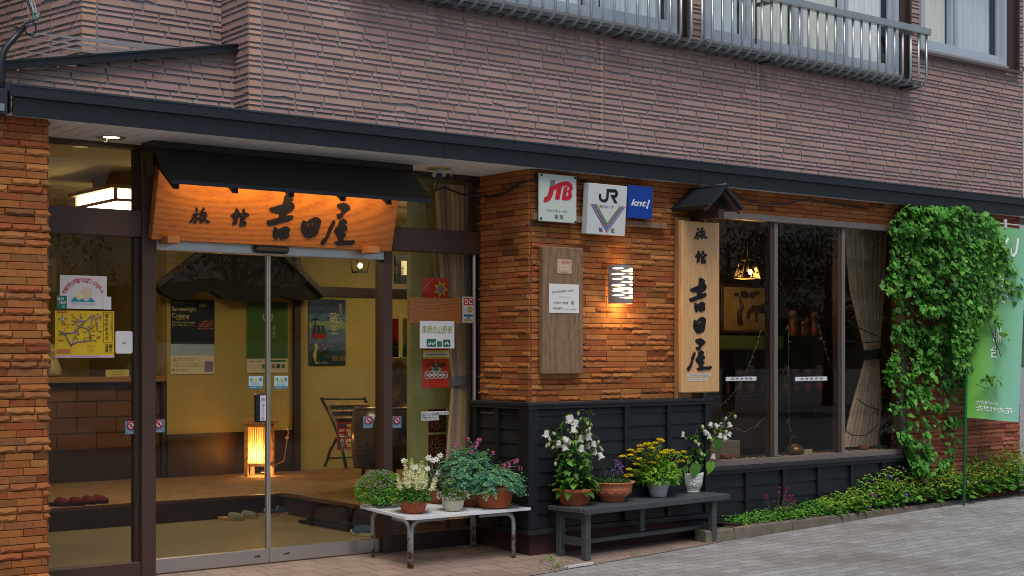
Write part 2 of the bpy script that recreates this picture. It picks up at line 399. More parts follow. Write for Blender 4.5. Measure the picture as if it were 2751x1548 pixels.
def rows_from(z0, z1, seq):
    z = z0; i = 0; out = []
    while z < z1: h = seq[i % len(seq)]; out.append((z, min(z + h, z1))); z += h; i += 1
    return out
SEQ = [.05, .032, .032, .05, .05, .032, .05, .032, .032, .05, .032]
def siding(mb, p0, e, nrm, length, z0, z1, holes=(), ztop=None, seed=1, corner=(0, 0)):
    r = random.Random(seed); e = Vector((*e, 0)).normalized(); nrm = Vector((*nrm, 0)); p0 = Vector((*p0, 0))
    def W(p, z, d): q = p0 + e * p + nrm * d; return (q.x, q.y, z)
    grout = (.25, .245, .26)
    for (a, b) in rows_from(z0, z1, SEQ):
        mid = (a + b) / 2; cuts = [(0, length)]
        for (h0, h1, hz0, hz1) in holes:
            if hz0 < mid < hz1:
                nc = []
                for (s0, s1) in cuts:
                    if h0 > s0: nc.append((s0, min(s1, h0)))
                    if h1 < s1: nc.append((max(s0, h1), s1))
                cuts = [q for q in nc if q[1] - q[0] > .005]
        for (s0, s1) in cuts:
            zt = (lambda p: min(b, ztop(p))) if ztop else (lambda p: b)
            if ztop and ztop(s1) < a and ztop(s0) < a: continue
            mb.add([W(s0, a, 0), W(s1, a, 0), W(s1, max(a, zt(s1)), 0), W(s0, max(a, zt(s0)), 0)], [(0, 1, 2, 3)], grout)
            tall = (b - a) > .04
            p = s0 - r.uniform(0, .2)
            first = True
            while p < s1 - .01:
                L = r.uniform(.17, .33) if tall else r.uniform(.13, .25)
                q0, q1 = max(p, s0), min(p + L, s1)
                if corner[0] and first: q0, q1 = s0, s0 + corner[0]; L = q1 - p; first = False
                p += L
                if q1 - q0 < .012: continue
                g = .0065; x0, x1 = q0 + g * (q0 > s0), q1 - g * (q1 < s1)
                t0, t1 = zt(x0) - .001, zt(x1) - .001
                if t0 <= a + .012 and t1 <= a + .012: continue
                d = r.uniform(.006, .0075)
                cor = corner[0] and q0 == s0 and q1 - q0 <= corner[0] + .001; base = jit((.42, .26, .205) if cor else (.325, .215, .19), .06 if cor else .12, r)
                wavy = tall and r.random() < .08
                n = 6 if wavy else 2
                bot = []
                ph = r.uniform(0, 6)
                for k in range(n + 1):
                    off = (.003 + .010 * max(0, math.sin(ph + k * 1.1 + r.uniform(-.4, .4)))) if wavy else r.uniform(0, .0008)
                    bot.append(a + .0115 + off)
                V = []
                for k in range(n + 1):
                    x = x0 + (x1 - x0) * k / n; zz = max(bot[k] + .003, t0 + (t1 - t0) * k / n)
                    V += [W(x, zz, d - .003), W(x, bot[k], d + .003), W(x, bot[k] - .0015, 0), W(x, zz, 0)]
                F = []
                for k in range(n):
                    i = k * 4; j = i + 4
                    F += [(i, i + 1, j + 1, j), (i + 1, i + 2, j + 2, j + 1), (i + 3, i, j, j + 3)]
                F += [(0, 3, 2, 1), (n * 4, n * 4 + 1, n * 4 + 2, n * 4 + 3)]
                mb.add(V, [tuple(reversed(f)) for f in F], base)
PAL = [(.34, .118, .032), (.30, .10, .028), (.33, .135, .04), (.27, .082, .026), (.24, .095, .034), (.37, .145, .046), (.31, .115, .032), (.28, .078, .026)]
PALR = [(.34, .105, .055), (.30, .09, .05), (.36, .125, .07), (.28, .085, .045), (.32, .12, .07)]
def bricks(mb, p0, e, nrm, length, z0, z1, holes=(), seed=1, rough=.42, blen=.205, pitch=.0415, ext=0, pal=None):
    r = random.Random(seed); e = Vector((*e, 0)).normalized(); nrm = Vector((*nrm, 0)); p0 = Vector((*p0, 0))
    def W(p, z, d): q = p0 + e * p + nrm * d; return (q.x, q.y, z)
    nrow = max(1, round((z1 - z0) / pitch)); ph_ = (z1 - z0) / nrow
    for ri in range(nrow):
        a = z0 + ri * ph_; b = a + ph_; mid = (a + b) / 2; cuts = [(0, length)]
        for (h0, h1, hz0, hz1) in holes:
            if hz0 < mid < hz1:
                nc = []
                for (s0, s1) in cuts:
                    if h0 > s0: nc.append((s0, min(s1, h0)))
                    if h1 < s1: nc.append((max(s0, h1), s1))
                cuts = [q for q in nc if q[1] - q[0] > .005]
        for (s0, s1) in cuts:
            mb.add([W(s0, a, 0), W(s1, a, 0), W(s1, b, 0), W(s0, b, 0)], [(0, 1, 2, 3)], (.06, .035, .022))
            p = s0 - r.choice((0, .25, .5, .75, .5)) * blen
            while p < s1 - .008:
                L = blen + r.uniform(-.004, .004); q0, q1 = max(p, s0), min(p + L, s1); p += L
                if q1 - q0 < .012: continue
                x0, x1 = q0 + .0012, q1 - .0012; za, zb = a + .0018, b - .0018
                c = jit(r.choice(pal or PAL), .10, r)
                if r.random() < .07: c = tuple(x * .62 for x in c)
                if r.random() < rough:
                    n = max(3, int((x1 - x0) / .0155)); ph = r.uniform(0, 6); fr = r.uniform(.75, 1.35); V = []
                    D = r.uniform(.02, .028)
                    for k in range(n + 1):
                        x = x0 + (x1 - x0) * k / n
                        wv = min(1, abs(math.sin((ph + k * fr) * .5)) ** .8 * r.uniform(.8, 1.1))
                        zr = za + (zb - za) * (.24 + .24 * wv)
                        d = D * (.8 + .2 * (1 - wv)) * (.86 if k in (0, n) else 1)
                        xe = x + (.006 if k == 0 else (ext if (ext and q1 >= s1 - .001) else -.006) if k == n else 0)
                        V += [W(x, zb, .011), W(xe, zr, d), W(xe, zr - .004, d - .001), W(x, za, .012), W(x, za, 0), W(x, zb, 0)]
                    F = []
                    for k in range(n):
                        i = k * 6; j = i + 6
                        F += [(i, i + 1, j + 1, j), (i + 1, i + 2, j + 2, j + 1), (i + 2, i + 3, j + 3, j + 2), (i + 3, i + 4, j + 4, j + 3), (i + 5, i, j, j + 5)]
                    F += [(0, 5, 4, 3, 2, 1), tuple(n * 6 + t for t in (1, 2, 3, 4, 5, 0))]
                    mb.add(V, [tuple(reversed(f)) for f in F], c)
                else:
                    d = .011 + r.uniform(0, .004); g = .002
                    V = [W(x0 + g, za + g, d), W(x1 - g, za + g, d), W(x1 - g, zb - g, d), W(x0 + g, zb - g, d), W(x0, za, d - g), W(x1, za, d - g), W(x1, zb, d - g), W(x0, zb, d - g),
                         W(x0, za, 0), W(x1, za, 0), W(x1, zb, 0), W(x0, zb, 0)]
                    mb.add(V, [(0, 1, 2, 3), (4, 5, 1, 0), (5, 6, 2, 1), (6, 7, 3, 2), (7, 4, 0, 3), (8, 9, 5, 4), (9, 10, 6, 5), (10, 11, 7, 6), (11, 8, 4, 7)], c)
# ---- upper siding
YS = 8.10
zB = Zat(2407, 205, YS); zA = Zat(1811.8, 84, YS); zC = (Zat(2697, 181, YS) + Zat(2467, 124, YS)) / 2
XA0, XA1, XAp = 4.75, Xat(1812, YS), Xat(1841, YS)
XB0, XB1, XBp = Xat(1888, YS), Xat(2407, YS), Xat(2439, YS)
XC0, XC1, XCp = Xat(2467, YS), Xat(2697, YS), Xat(2730, YS)
zA = zB = (zA + zB) / 2
XR = 12.575; TOP = 5.45
sb = MB()
hol = [(XA0 - 4.19, XAp - 4.19, zA - .03, TOP - .25), (XB0 - 4.19, XBp - 4.19, zB - .03, TOP - .25), (XC0 - 4.19, XCp - 4.19, zC - .035, TOP - .25)]
JX = [Xat(1611, YS), Xat(2032, YS)]
bounds = [4.19] + JX + [XR]
for i in range(3):
    a, b = bounds[i], bounds[i + 1]
    siding(sb, (a, YS), (1, 0), (0, -1), b - a, 2.93, TOP, [(h[0] + 4.19 - a, h[1] + 4.19 - a, h[2], h[3]) for h in hol], seed=11 + i, corner=(.09 if i == 0 else .035, 0))
    if i: sb.box(a - .003, YS - .002, 2.93, a + .003, YS + .01, TOP, (.05, .045, .05))
sb.add([(4.19, YS + .3, TOP), (XR, YS + .3, TOP), (XR, YS, TOP), (4.19, YS, TOP)], [(0, 1, 2, 3)], (.2, .2, .2))
# returns and set-back bay
siding(sb, (4.19, 8.47), (0, -1), (-1, 0), .37, 2.93, TOP, seed=21, corner=(0, 0))
siding(sb, (3.266, 8.47), (1, 0), (0, -1), 4.19 - 3.266, 3.0, TOP, seed=22, corner=(.09, 0))
_l = math.hypot(.219, 1)
siding(sb, (3.266 - .219 * 2.4, 8.47 + 2.4), (.219, -1), (-1 / _l, -.219 / _l), 2.4 * _l, 3.0, TOP, seed=23)
sb.build('siding_wall', m_siding, inn)
wb = MB()
ztop = lambda p: 3.06 + p * (3.345 - 3.06) / (4.19 - 2.738)
siding(wb, (2.738, 8.29), (1, 0), (0, -1), 4.19 - 2.738, 2.93, 3.4, ztop=ztop, seed=31, corner=(.08, 0))
siding(wb, (2.738, 9.2), (0, -1), (-1, 0), .91, 2.93, 3.06, seed=32)
lean = wb.build('lean_to_wall', m_siding, inn)
rb = MB(); dk = (.007, .010, .014)
rb.obox((2.70, 8.235, 3.045), (1.52, 0, .298), (0, .26, .03), (0, 0, .048), dk)
rb.obox((2.70, 8.225, 3.087), (1.52, 0, .298), (0, .02, 0), (0, 0, .012), dk)
rb.build('lean_to_roof', m_black, inn)
# solid backing behind the upper walls so that no light leaks
bk = MB(); g = (.2, .18, .17)
def wallbox(x0, x1, z0, z1): bk.box(x0, YS + .012, z0, x1, YS + .16, z1, g)
wallbox(4.2, XA0, 2.93, TOP); wallbox(XA0, XAp, 2.93, zA - .04); wallbox(XAp, XB0, 2.93, TOP); wallbox(XB0, XBp, 2.93, zB - .04)
wallbox(XBp, XC0, 2.93, TOP); wallbox(XC0, XCp, 2.93, zC - .045); wallbox(XCp, XR - .01, 2.93, TOP)
bk.box(XR - .2, YS + .17, 2.0, XR - .005, 14, TOP, g); bk.box(3.28, 8.482, 2.93, 4.2, 8.6, TOP, g)
bk.box(2.6, 8.48, TOP - .02, XR, 15, TOP + .1, g); bk.add([(2.75, 8.292, 2.93), (4.19, 8.292, 2.93), (4.19, 8.292, 3.335), (2.75, 8.292, 3.05)], [(0, 1, 2, 3)], (.13, .12, .125))
bk.build('inner_wall', m_matte, inn)
# ---- upper windows
m_alw = mk('window_aluminium', .35, .25, 5, .06, spec=.5)
m_lace = mk('lace_curtain', .9, 0, 14, .12, spec=.1, stretch=(3, 1, .15))
FR = (.46, .52, .58); BRN = (.06, .035, .03)
def upper_window(name, x0, x1, xp, z0, splits, tints):
    f = MB(); z1 = TOP - .25; t = .045; y0, y1 = YS - .03, YS + .07
    f.box(x0, y0, z0 - .02, x1, y1, z0 + .025, FR); f.box(x0, y0 - .015, z0 - .035, x1 + .01, y0 - .001, z0 - .012, (.3, .3, .3))
    f.box(x0, y0, z0 + .026, x0 + t, y1, z1, FR); f.box(x1 - t, y0, z0 + .026, x1, y1, z1, FR); f.box(x0 + t, y0, z1 - t, x1 - t, y1, z1 - .001, FR)
    xs_ = [x0 + t + .001] + list(splits) + [x1 - t - .001]
    for i in range(len(xs_) - 1):
        a, b = xs_[i], xs_[i + 1]; yy = YS - .012 if i % 2 == 0 else YS + .018
        f.box(a, yy, z0 + .027, b, yy + .022, z0 + .085, FR); f.box(a, yy, z0 + .086, a + .035, yy + .022, z1 - t - .002, FR); f.box(b - .035, yy, z0 + .086, b, yy + .022, z1 - t - .002, FR)
    f.box(x1 + .004, y0 + .02, z0 - .05, xp, y1, z1, BRN); f.box(xp - .02, y0 - .012, z0 - .055, xp, y0 + .018, z1, (.09, .055, .05))
    f.box(x0, y0 - .028, z0 - .062, xp, y0 + .001, z0 - .037, (.12, .085, .08))
    o = f.build('upper_window', m_alw, inn)
    for i in range(len(xs_) - 1):
        a, b = xs_[i], xs_[i + 1]; yy = YS - .003 if i % 2 == 0 else YS + .027
        MB().quad((a + .03, yy, z0 + .08), (b - .03, yy, z0 + .08), (b - .03, yy, z1 - t), (a + .03, yy, z1 - t)).build('pane', m_wpane, o)
        cb = MB(); n = 40; c = tints[i % len(tints)]
        for k in range(n):
            p0, p1 = a + (b - a) * k / n, a + (b - a) * (k + 1) / n
            d0, d1 = .012 * math.sin(k * 1.3) + .01 * math.sin(k * .37), .012 * math.sin((k + 1) * 1.3) + .01 * math.sin((k + 1) * .37)
            cb.quad((p0, YS + .11 + d0, z0 + .02), (p1, YS + .11 + d1, z0 + .02), (p1, YS + .11 + d1, z1), (p0, YS + .11 + d0, z1), c)
        cb.build('lace_curtain', m_lace, o)
    MB().box(x0, YS + .35, z0 - .1, x1, YS + .4, z1, (.05, .05, .06)).build('dark_room', m_matte, o)
m_wpane = glassmat('window_pane', (.93, .95, .96), boost=1.8)
W1, W2, W3 = (.86, .89, .90), (.66, .74, .78), (.80, .81, .74)
upper_window('upper_window', XA0, XA1, XAp, zA, [Xat(1310, YS), Xat(1590, YS)], [W2, W1, W2])
upper_window('upper_window', XB0, XB1, XBp, zB, [Xat(2012, YS), Xat(2148, YS), Xat(2276, YS)], [W2, W3, W3, W1])
upper_window('upper_window', XC0, XC1, XCp, zC, [Xat(2570, YS)], [W3, W2])
# ---- balcony railing
rl = MB(); RC = (.36, .41, .42); x0, x1 = 4.9, 10.80
rl.bbox(x0, 7.865, 4.265, x1, 7.925, 4.325, (.44, .47, .46), .006)
for yy, zz in ((7.955, 3.835), (8.045, 3.82)): rl.box(x0, yy, zz, x1 - .03, yy + .03, zz + .03, (.13, .14, .145))
for xx in (5.6, 7.2, 8.8, 10.64): rl.box(xx, 7.93, 4.275, xx + .035, 8.11, 4.305, (.12, .13, .13)); rl.box(xx, 7.96, 3.80, xx + .04, 8.12, 3.818, (.07, .08, .085))
railing = rl.build('balcony_railing', m_alu, inn)
bar0 = None
nb = 52
for i in range(nb):
    xx = x1 - .035 - i * .1125
    if bar0 is None:
        bm_ = MB(); bm_.tube([(xx, 7.895, 4.266), (xx, 7.895, 3.90), (xx, 7.902, 3.86), (xx, 7.925, 3.83), (xx, 7.96, 3.815), (xx, 8.075, 3.806)], .0105, RC, 8)
        bar0 = bm_.build('bar', m_alu, railing); bx0 = xx
    else: dup(bar0, railing, (xx - bx0, 0, 0))
# ---- eave: soffit boards, fascia, metal roof edge
so = MB(); x = 2.68; r_ = random.Random(4)
while x < 13.6:
    t = min(x + .098, 13.6); yb = 8.84 if x < 6.49 else 8.175
    so.box(x, 8.04, 2.772, t - .0035, yb, 2.785, jit((.74, .73, .70), .03, r_)); x += .1
so.box(2.68, 8.03, 2.786, 13.6, 8.9, 2.80, (.08, .08, .08))
eave = so.build('eave', mk('soffit', .6, 0, 3, .06), inn)
fa = MB(); xs_ = [2.70, 4.30, 5.62, 6.95, 8.05, 9.1, 10.15, 11.2, 12.3, 13.7]
for i in range(len(xs_) - 1): fa.box(xs_[i], 8.018, 2.764, xs_[i + 1] - .003, 8.036, 2.868, (.0075, .0105, .015))
fa.build('fascia', m_black, eave)
re_ = MB(); xs_ = [2.68, 4.42, 6.2, 8.0, 9.7, 11.4, 13.7]
for i in range(len(xs_) - 1):
    a, b = xs_[i], xs_[i + 1] - .002
    re_.box(a, 7.992, 2.866, b, 8.012, 2.932, (.010, .014, .021)); re_.add([(a, 7.990, 2.933), (b, 7.990, 2.933), (b, 8.3, 2.99), (a, 8.3, 2.99)], [(0, 1, 2, 3)], (.012, .016, .022))
    re_.box(a, 7.986, 2.925, b, 7.9915, 2.936, (.03, .04, .055))
re_.box(2.676, 7.992, 2.77, 2.679, 8.4, 2.95, (.014, .018, .022))
re_.build('roof_edge', m_black, eave)
# ---- brick walls of the ground floor
BX, BY = 6.475, 8.16
XW0, XW1 = Xat(1879, BY), Xat(2424, BY); ZW0, ZW1 = .535, 2.575
bb_ = MB()
bricks(bb_, (BX, BY), (1, 0), (0, -1), XW0 - BX, 1.085, 2.772, seed=41, rough=.33)
bricks(bb_, (BX, 8.80), (0, -1), (-1, 0), .64, 1.085, 2.772, seed=42, rough=.36)
bricks(bb_, (XW0, BY), (1, 0), (0, -1), XW1 - XW0, ZW1, 2.772, seed=43, rough=.36)
bricks(bb_, (XW1, BY), (1, 0), (0, -1), 12.6 - XW1, .0, 2.772, seed=44, rough=.4, pal=PALR)
bb_.box(BX + .002, BY + .003, 0, XW0 - .02, BY + .14, 2.77, (.1, .06, .04)); bb_.box(BX + .002, BY + .2, 0, BX + .13, 8.85, 2.77, (.1, .06, .04))
bb_.box(XW0, BY + .003, ZW1 + .001, XW1, BY + .14, 2.77, (.1, .06, .04)); bb_.box(XW1 + .02, BY + .003, -.1, 12.59, BY + .14, 2.77, (.1, .06, .04))
bb_.build('brick_wall', m_brick, inn)
pl_ = MB()
pw = 2.925 - 2.60
r_ = random.Random(5)
nrow = 64; ph_ = (2.772 - .02) / nrow
for i in range(nrow):
    bricks(pl_, (2.60, 8.12), (1, 0), (0, -1), pw, .02 + i * ph_, .02 + (i + 1) * ph_, seed=500 + i, rough=r_.choice((0, 0, .95, .95, .5)), blen=r_.choice((.15, .165, .2)), pitch=ph_, ext=.02)
pl_.box(2.60, 8.124, .02, 2.922, 8.78, 2.77, (.16, .08, .04)); pl_.box(2.59, 8.10, -.1, 2.915, 8.78, .018, (.06, .02, .018))
bricks(pl_, (2.598, 8.78), (0, -1), (-1, 0), .65, .02, 2.772, seed=77, rough=.4)
bricks(pl_, (2.927, 8.13), (0, 1), (1, 0), .6, .02, 2.772, seed=78, rough=.2)
pl_.build('brick_pillar', m_brick, inn)
sw_ = MB(); bricks(sw_, (2.385, 13.0), (0, -1), (-1, 0), 4.1, .0, 2.93, seed=79, rough=.3); sw_.box(2.386, 8.9, 0, 2.399, 15.7, 5.4, (.1, .06, .04)); sw_.box(2.40, 8.88, 0, 2.6, 8.92, 2.93, (.1, .06, .04)); sw_.build('side_brick_wall', m_brick, inn)
# ---- dark board cladding
m_board = woodmat('charred_boards', (.022, .026, .033), (.007, .008, .011), (.7, 3, 14), 2, 4, .5, .45, .25, .25)
m_boardc = mk('charred_trim', .42, 0, 10, .25, 60, .15, spec=.45)
BK = (.0075, .009, .012)
def cladding(mb, p0, e, nrm, length, z0, z1, pitch, studs, corner_w=.06):
    e = Vector((*e, 0)); nrm = Vector((*nrm, 0)); p0 = Vector((*p0, 0)); z = z0
    while z < z1 - .01:
        h = min(pitch + .012, z1 - z); q = p0 + Vector((0, 0, z))
        d0, d1 = .02, .006
        V = [q, q + e * length, q + nrm * d0, q + nrm * d0 + e * length, q + nrm * d1 + Vector((0, 0, h)), q + nrm * d1 + e * length + Vector((0, 0, h)), q + Vector((0, 0, h)), q + e * length + Vector((0, 0, h))]
        mb.add(V, [(0, 1, 3, 2), (2, 3, 5, 4), (4, 5, 7, 6), (0, 2, 4, 6), (1, 7, 5, 3)], jit(BK, .25)); z += pitch
    for (s, w_) in studs: mb.obox(p0 + e * s + Vector((0, 0, z0)), e * w_, nrm * .034, (0, 0, z1 - z0), jit(BK, .15))
cl = MB(); CX0, CX1, CY = 6.43, Xat(1899, 8.11), 8.115
cladding(cl, (CX0, CY), (1, 0), (0, -1), CX1 - CX0, .175, 1.045, .1015, [(0, .05), (Xat(1674, 8.1) - CX0, .04), (Xat(1789, 8.1) - CX0, .04), (CX1 - CX0 - .045, .045)])
cladding(cl, (CX0, 8.76), (0, -1), (-1, 0), 8.76 - CY, .175, 1.045, .1015, [(0, .05), (.27, .045), (8.76 - CY - .08, .08)])
cl.box(CX1 - .003, CY + .002, .17, CX1 + .012, 8.2, 1.046, BK)
cladding(cl, (CX1 + .02, 8.155), (1, 0), (0, -1), XW1 + .09 - CX1, .12, .475, .118, [(Xat(u, 8.14) - CX1 - .02, .05) for u in (1999, 2099, 2193, 2281, 2366)])
cl.box(CX0 - .036, CY - .036, .176, CX0 + .003, CY + .003, 1.044, BK)
boards = cl.build('board_cladding', m_boardc, inn)
lt = MB()
lt.bbox(CX0 - .055, CY - .055, 1.062, CX1 + .03, BY + .01, 1.086, (.02, .021, .026), .003); lt.bbox(CX0 - .05, BY + .011, 1.0615, BX + .01, 8.79, 1.0855, (.02, .021, .026), .003)
lt.box(CX0 - .045, CY - .045, 1.036, CX1 + .02, CY + .02, 1.0605, (.012, .013, .017)); lt.box(CX0 - .045, CY + .021, 1.036, CX0 + .02, 8.775, 1.0605, (.012, .013, .017))
lt.bbox(CX1 + .031, 8.085, .496, XW1 + .13, BY + .02, .526, (.02, .022, .028), .003); lt.box(CX1 + .03, 8.10, .468, XW1 + .12, 8.15, .4955, (.012, .013, .017))
lt.build('ledge', m_boardc, boards)
tb = MB()
tb.box(CX0 - .045, CY - .045, .137, CX1 + .02, CY + .02, .172, (.016, .018, .022)); tb.box(CX0 - .045, CY + .021, .137, CX0 + .02, 8.77, .172, (.016, .018, .022))
tb.box(CX1 + .025, 8.105, .085, XW1 + .1, 8.16, .115, (.016, .018, .022))
tb.build('bottom_trim', m_boardc, boards)
fb = MB(); MR = (.045, .014, .013)
fb.box(CX0 + .01, CY + .01, -.12, CX1 - .002, 8.3, .136, MR); fb.box(CX0 + .0105, 8.3005, -.12, 6.6, 8.785, .136, MR); fb.box(CX1, 8.17, -.12, XW1 + .1, 8.35, .084, (.03, .012, .011)); fb.box(XW1 + .101, 8.166, -.1, 12.59, 8.3, -.001, MR)
fb.build('foundation', m_matte, inn)
# ---- entrance frames
BR = (.062, .034, .026); YD = 8.80
ef = MB()
XP0, XP1 = Xat(371, YD), Xat(409, YD); XQ0, XQ1 = Xat(1019.5, YD), Xat(1043, YD); XS1 = 6.405
ef.bbox(XP0, 8.74, 0, XP1, 8.86, 2.77, BR, .004); ef.bbox(XQ0, 8.74, 0, XQ1, 8.86, 2.77, BR, .004)
ef.bbox(2.87, 8.745, 2.183, XP0 - .001, 8.85, 2.352, BR, .004); ef.bbox(XQ1 + .001, 8.745, 2.183, 6.47, 8.85, 2.352, BR, .004); ef.bbox(XP1 + .001, 8.765, 2.24, XQ0 - .001, 8.86, 2.352, BR, .004)
ef.bbox(2.87, 8.75, -.02, XP0 - .001, 8.85, .105, BR, .004); ef.bbox(XQ1 + .001, 8.75, 0, 6.47, 8.85, .125, (.035, .018, .015), .004)
ef.box(2.87, 8.755, 2.745, XP0 - .001, 8.85, 2.771, BR); ef.box(XP1 + .001, 8.77, 2.745, XQ0 - .001, 8.85, 2.771, BR); ef.box(XQ1 + .001, 8.755, 2.735, 6.47, 8.85, 2.771, (.03, .017, .014))
ef.box(XS1 + .05, 8.75, .126, 6.47, 8.86, 2.182, (.03, .016, .013)); ef.box(XS1 + .05, 8.75, 2.353, 6.47, 8.86, 2.734, (.03, .016, .013)); ef.box(2.87, 8.76, .106, 2.915, 8.85, 2.182, BR); ef.box(2.87, 8.76, 2.353, 2.915, 8.85, 2.744, BR)
ef.box(XP0 - .035, 8.775, .106, XP0 - .002, 8.83, 2.182, (.03, .017, .014)); ef.box(XP0 - .035, 8.775, 2.353, XP0 - .002, 8.83, 2.744, (.03, .017, .014))
frame = ef.build('entrance_frame', m_brown, inn)
hb = MB(); hb.bbox(XP1 + .002, 8.735, 2.107, XQ0 - .002, 8.86, 2.238, (.55, .57, .57), .004); hb.build('door_header', m_alu, frame)
sl = MB(); sl.bbox(XS1 + .012, 8.765, .126, XS1 + .026, 8.79, 2.182, (.5, .55, .6), .002); sl.box(XS1 + .028, 8.77, .126, XS1 + .049, 8.85, 2.182, (.02, .012, .01)); sl.build('edge_strip', m_alu, frame)
tr = MB(); tr.box(XP1 + .002, 8.78, -.03, XQ0 - .002, 8.9, .006, (.2, .14, .1)); tr.build('threshold', m_matte, frame)
for (a, b, z0, z1) in ((2.915, XP0 - .03, .1, 2.19), (2.915, XP0 - .03, 2.345, 2.75), (XP1, XQ0, 2.345, 2.75), (XQ1, XS1 + .02, .12, 2.19), (XQ1, XS1 + .06, 2.345, 2.74)):
    MB().quad((a, 8.80, z0), (b, 8.80, z0), (b, 8.80, z1), (a, 8.80, z1)).build('fixed_pane', m_glass, frame)
XM = Xat(721, YD)
for (a, b) in ((XP1 + .003, XM - .002), (XM + .002, XQ0 - .003)):
    d = MB(); left = a < 4
    d.bbox(a, 8.785, .012, b, 8.825, .108, (.5, .49, .49), .003)
    e0 = (b - .014, b) if left else (a, a + .010)
    d.bbox(e0[0], 8.79, .109, e0[1], 8.822, 2.106, (.6, .6, .56), .002)
    dr = d.build('sliding_door', m_steel, inn)
    MB().quad((a, 8.806, .1), (b, 8.806, .1), (b, 8.806, 2.106), (a, 8.806, 2.106)).build('door_pane', m_glass, dr)
    k = MB(); kx = b - .09 if left else a + .13; k.tube([(kx - .02, 8.7845, .062), (kx + .02, 8.7845, .065)], .006, (.02, .02, .02), 6); k.build('lock', m_black, dr)
# ---- show window
sw = MB(); WF = (.15, .128, .112); M1, M2 = Xat(2080.5, BY), Xat(2261.5, BY)
y0, y1 = BY - .045, BY + .03
sw.bbox(XW0, y0, ZW1 - .05, XW1, y1, ZW1 + .003, WF, .003); sw.bbox(XW0, y0, ZW0 - .008, XW1, y1, ZW0 + .04, WF, .003)
for a, b, y0 in ((XW0, XW0 + .04, BY - .045), (M1 - .02, M1 + .02, BY - .022), (M2 - .02, M2 + .02, BY - .022), (XW1 - .035, XW1, BY - .04)): sw.bbox(a, y0, ZW0 + .041, b, y1, ZW1 - .051, WF, .003)
for a in (M1, M2): sw.box(a - .062, BY - .01, ZW0 + .042, a - .023, BY + .05, ZW1 - .052, (.05, .03, .022))
show = sw.build('show_window', m_brown, inn)
for a, b in ((XW0 + .03, M1 - .03), (M1 + .03, M2 - .03), (M2 + .03, XW1 - .03)):
    MB().quad((a, BY - .005, ZW0 + .03), (b, BY - .005, ZW0 + .03), (b, BY - .005, ZW1 - .04), (a, BY - .005, ZW1 - .04)).build('window_pane', m_dim, show)
# ================================================================ LOBBY
BW = 13.55
m_tile = paver_mat('lobby_tiles', (.23, .18, .10), (.21, .165, .095), (.14, .105, .06), .3, .3, .003, offs=0, dirt=(.25, .18, .1), rough=.45, dirtamt=.3, bump=.1)
m_carpet = mk('carpet', .95, 0, 18, .5, 90, .3, spec=.1, stretch=(.35, 3, 1))
m_wall = mk('plaster', .85, 0, 6, .08, 55, .3, spec=.15)
m_dwood = woodmat('dark_wood', (.05, .026, .017), (.018, .01, .008), (1, 4, 9), 1.5, 6, .45, .4, .1, .12)
m_lacq = mk('dark_lacquer', .22, 0, 5, .15, spec=.5)
fl = MB(); fl.add([(2.6, 8.87, .004), (6.25, 8.87, .004), (6.25, 11.42, .004), (2.6, 11.42, .004)], [(0, 1, 2, 3)])
tag(fl.build('lobby_floor', m_tile), kind='structure')
st = MB(); CP = (.25, .145, .07)
st.add([(2.6, 11.42, .187), (6.25, 11.42, .187), (6.25, 14, .187), (2.6, 14, .187)], [(0, 1, 2, 3)], CP)
st.add([(6.25, 8.87, .187), (12.5, 8.87, .187), (12.5, 14, .187), (6.25, 14, .187)], [(0, 1, 2, 3)], CP)
tag(st.build('raised_lobby_floor', m_carpet), kind='structure')
rs = MB(); RZ = (.045, .016, .016)
rs.box(2.6, 11.405, .004, 6.268, 11.425, .19, RZ); rs.box(6.235, 8.88, .004, 6.268, 11.404, .19, RZ)
rs.box(2.6, 11.39, .165, 6.25, 11.404, .192, (.14, .06, .03)); rs.box(6.22, 8.88, .165, 6.2345, 11.389, .192, (.14, .06, .03))
tag(rs.build('floor_step', m_lacq), kind='structure')
lw = MB(); YW = (.40, .31, .10); YD_ = (.40, .28, .08)
XC = Xat(785, BW)
lw.box(6.1, BW, .18, 12.5, BW + .1, 2.95, YW); lw.box(2.5, 15.6, .18, 6.2, 15.7, 2.95, YD_); lw.box(2.4, 8.9, 0, 2.5, 15.7, 2.95, YD_); lw.box(6.1, BW + .11, .18, 6.2, 15.6, 2.95, YD_)
lw.box(12.4, 8.5, 0, 12.5, 14, 2.95, (.12, .07, .04))
tag(lw.build('lobby_wall', m_wall), kind='structure')
lc = MB(); lc.box(2.4, 8.87, 2.90, 12.5, 15.7, 2.94, (.62, .52, .24)); tag(lc.build('lobby_ceiling', m_wall), kind='structure')
# dark wainscot, corner post and rail on the back wall
wn = MB(); wn.box(6.1, BW - .02, .188, XC - .002, BW - .001, .62, (.03, .015, .012)); wn.box(XC, BW - .06, .188, XC + .07, BW - .001, 2.9, (.022, .013, .01)); wn.box(XC + .072, BW - .03, Zat(850, 796, BW), 10.5, BW - .001, Zat(850, 770, BW), (.03, .018, .013))
tag(wn.build('wall_trim', m_dwood), 'dark wooden post with low wainscot and high rail on the yellow lobby wall', 'wall trim')
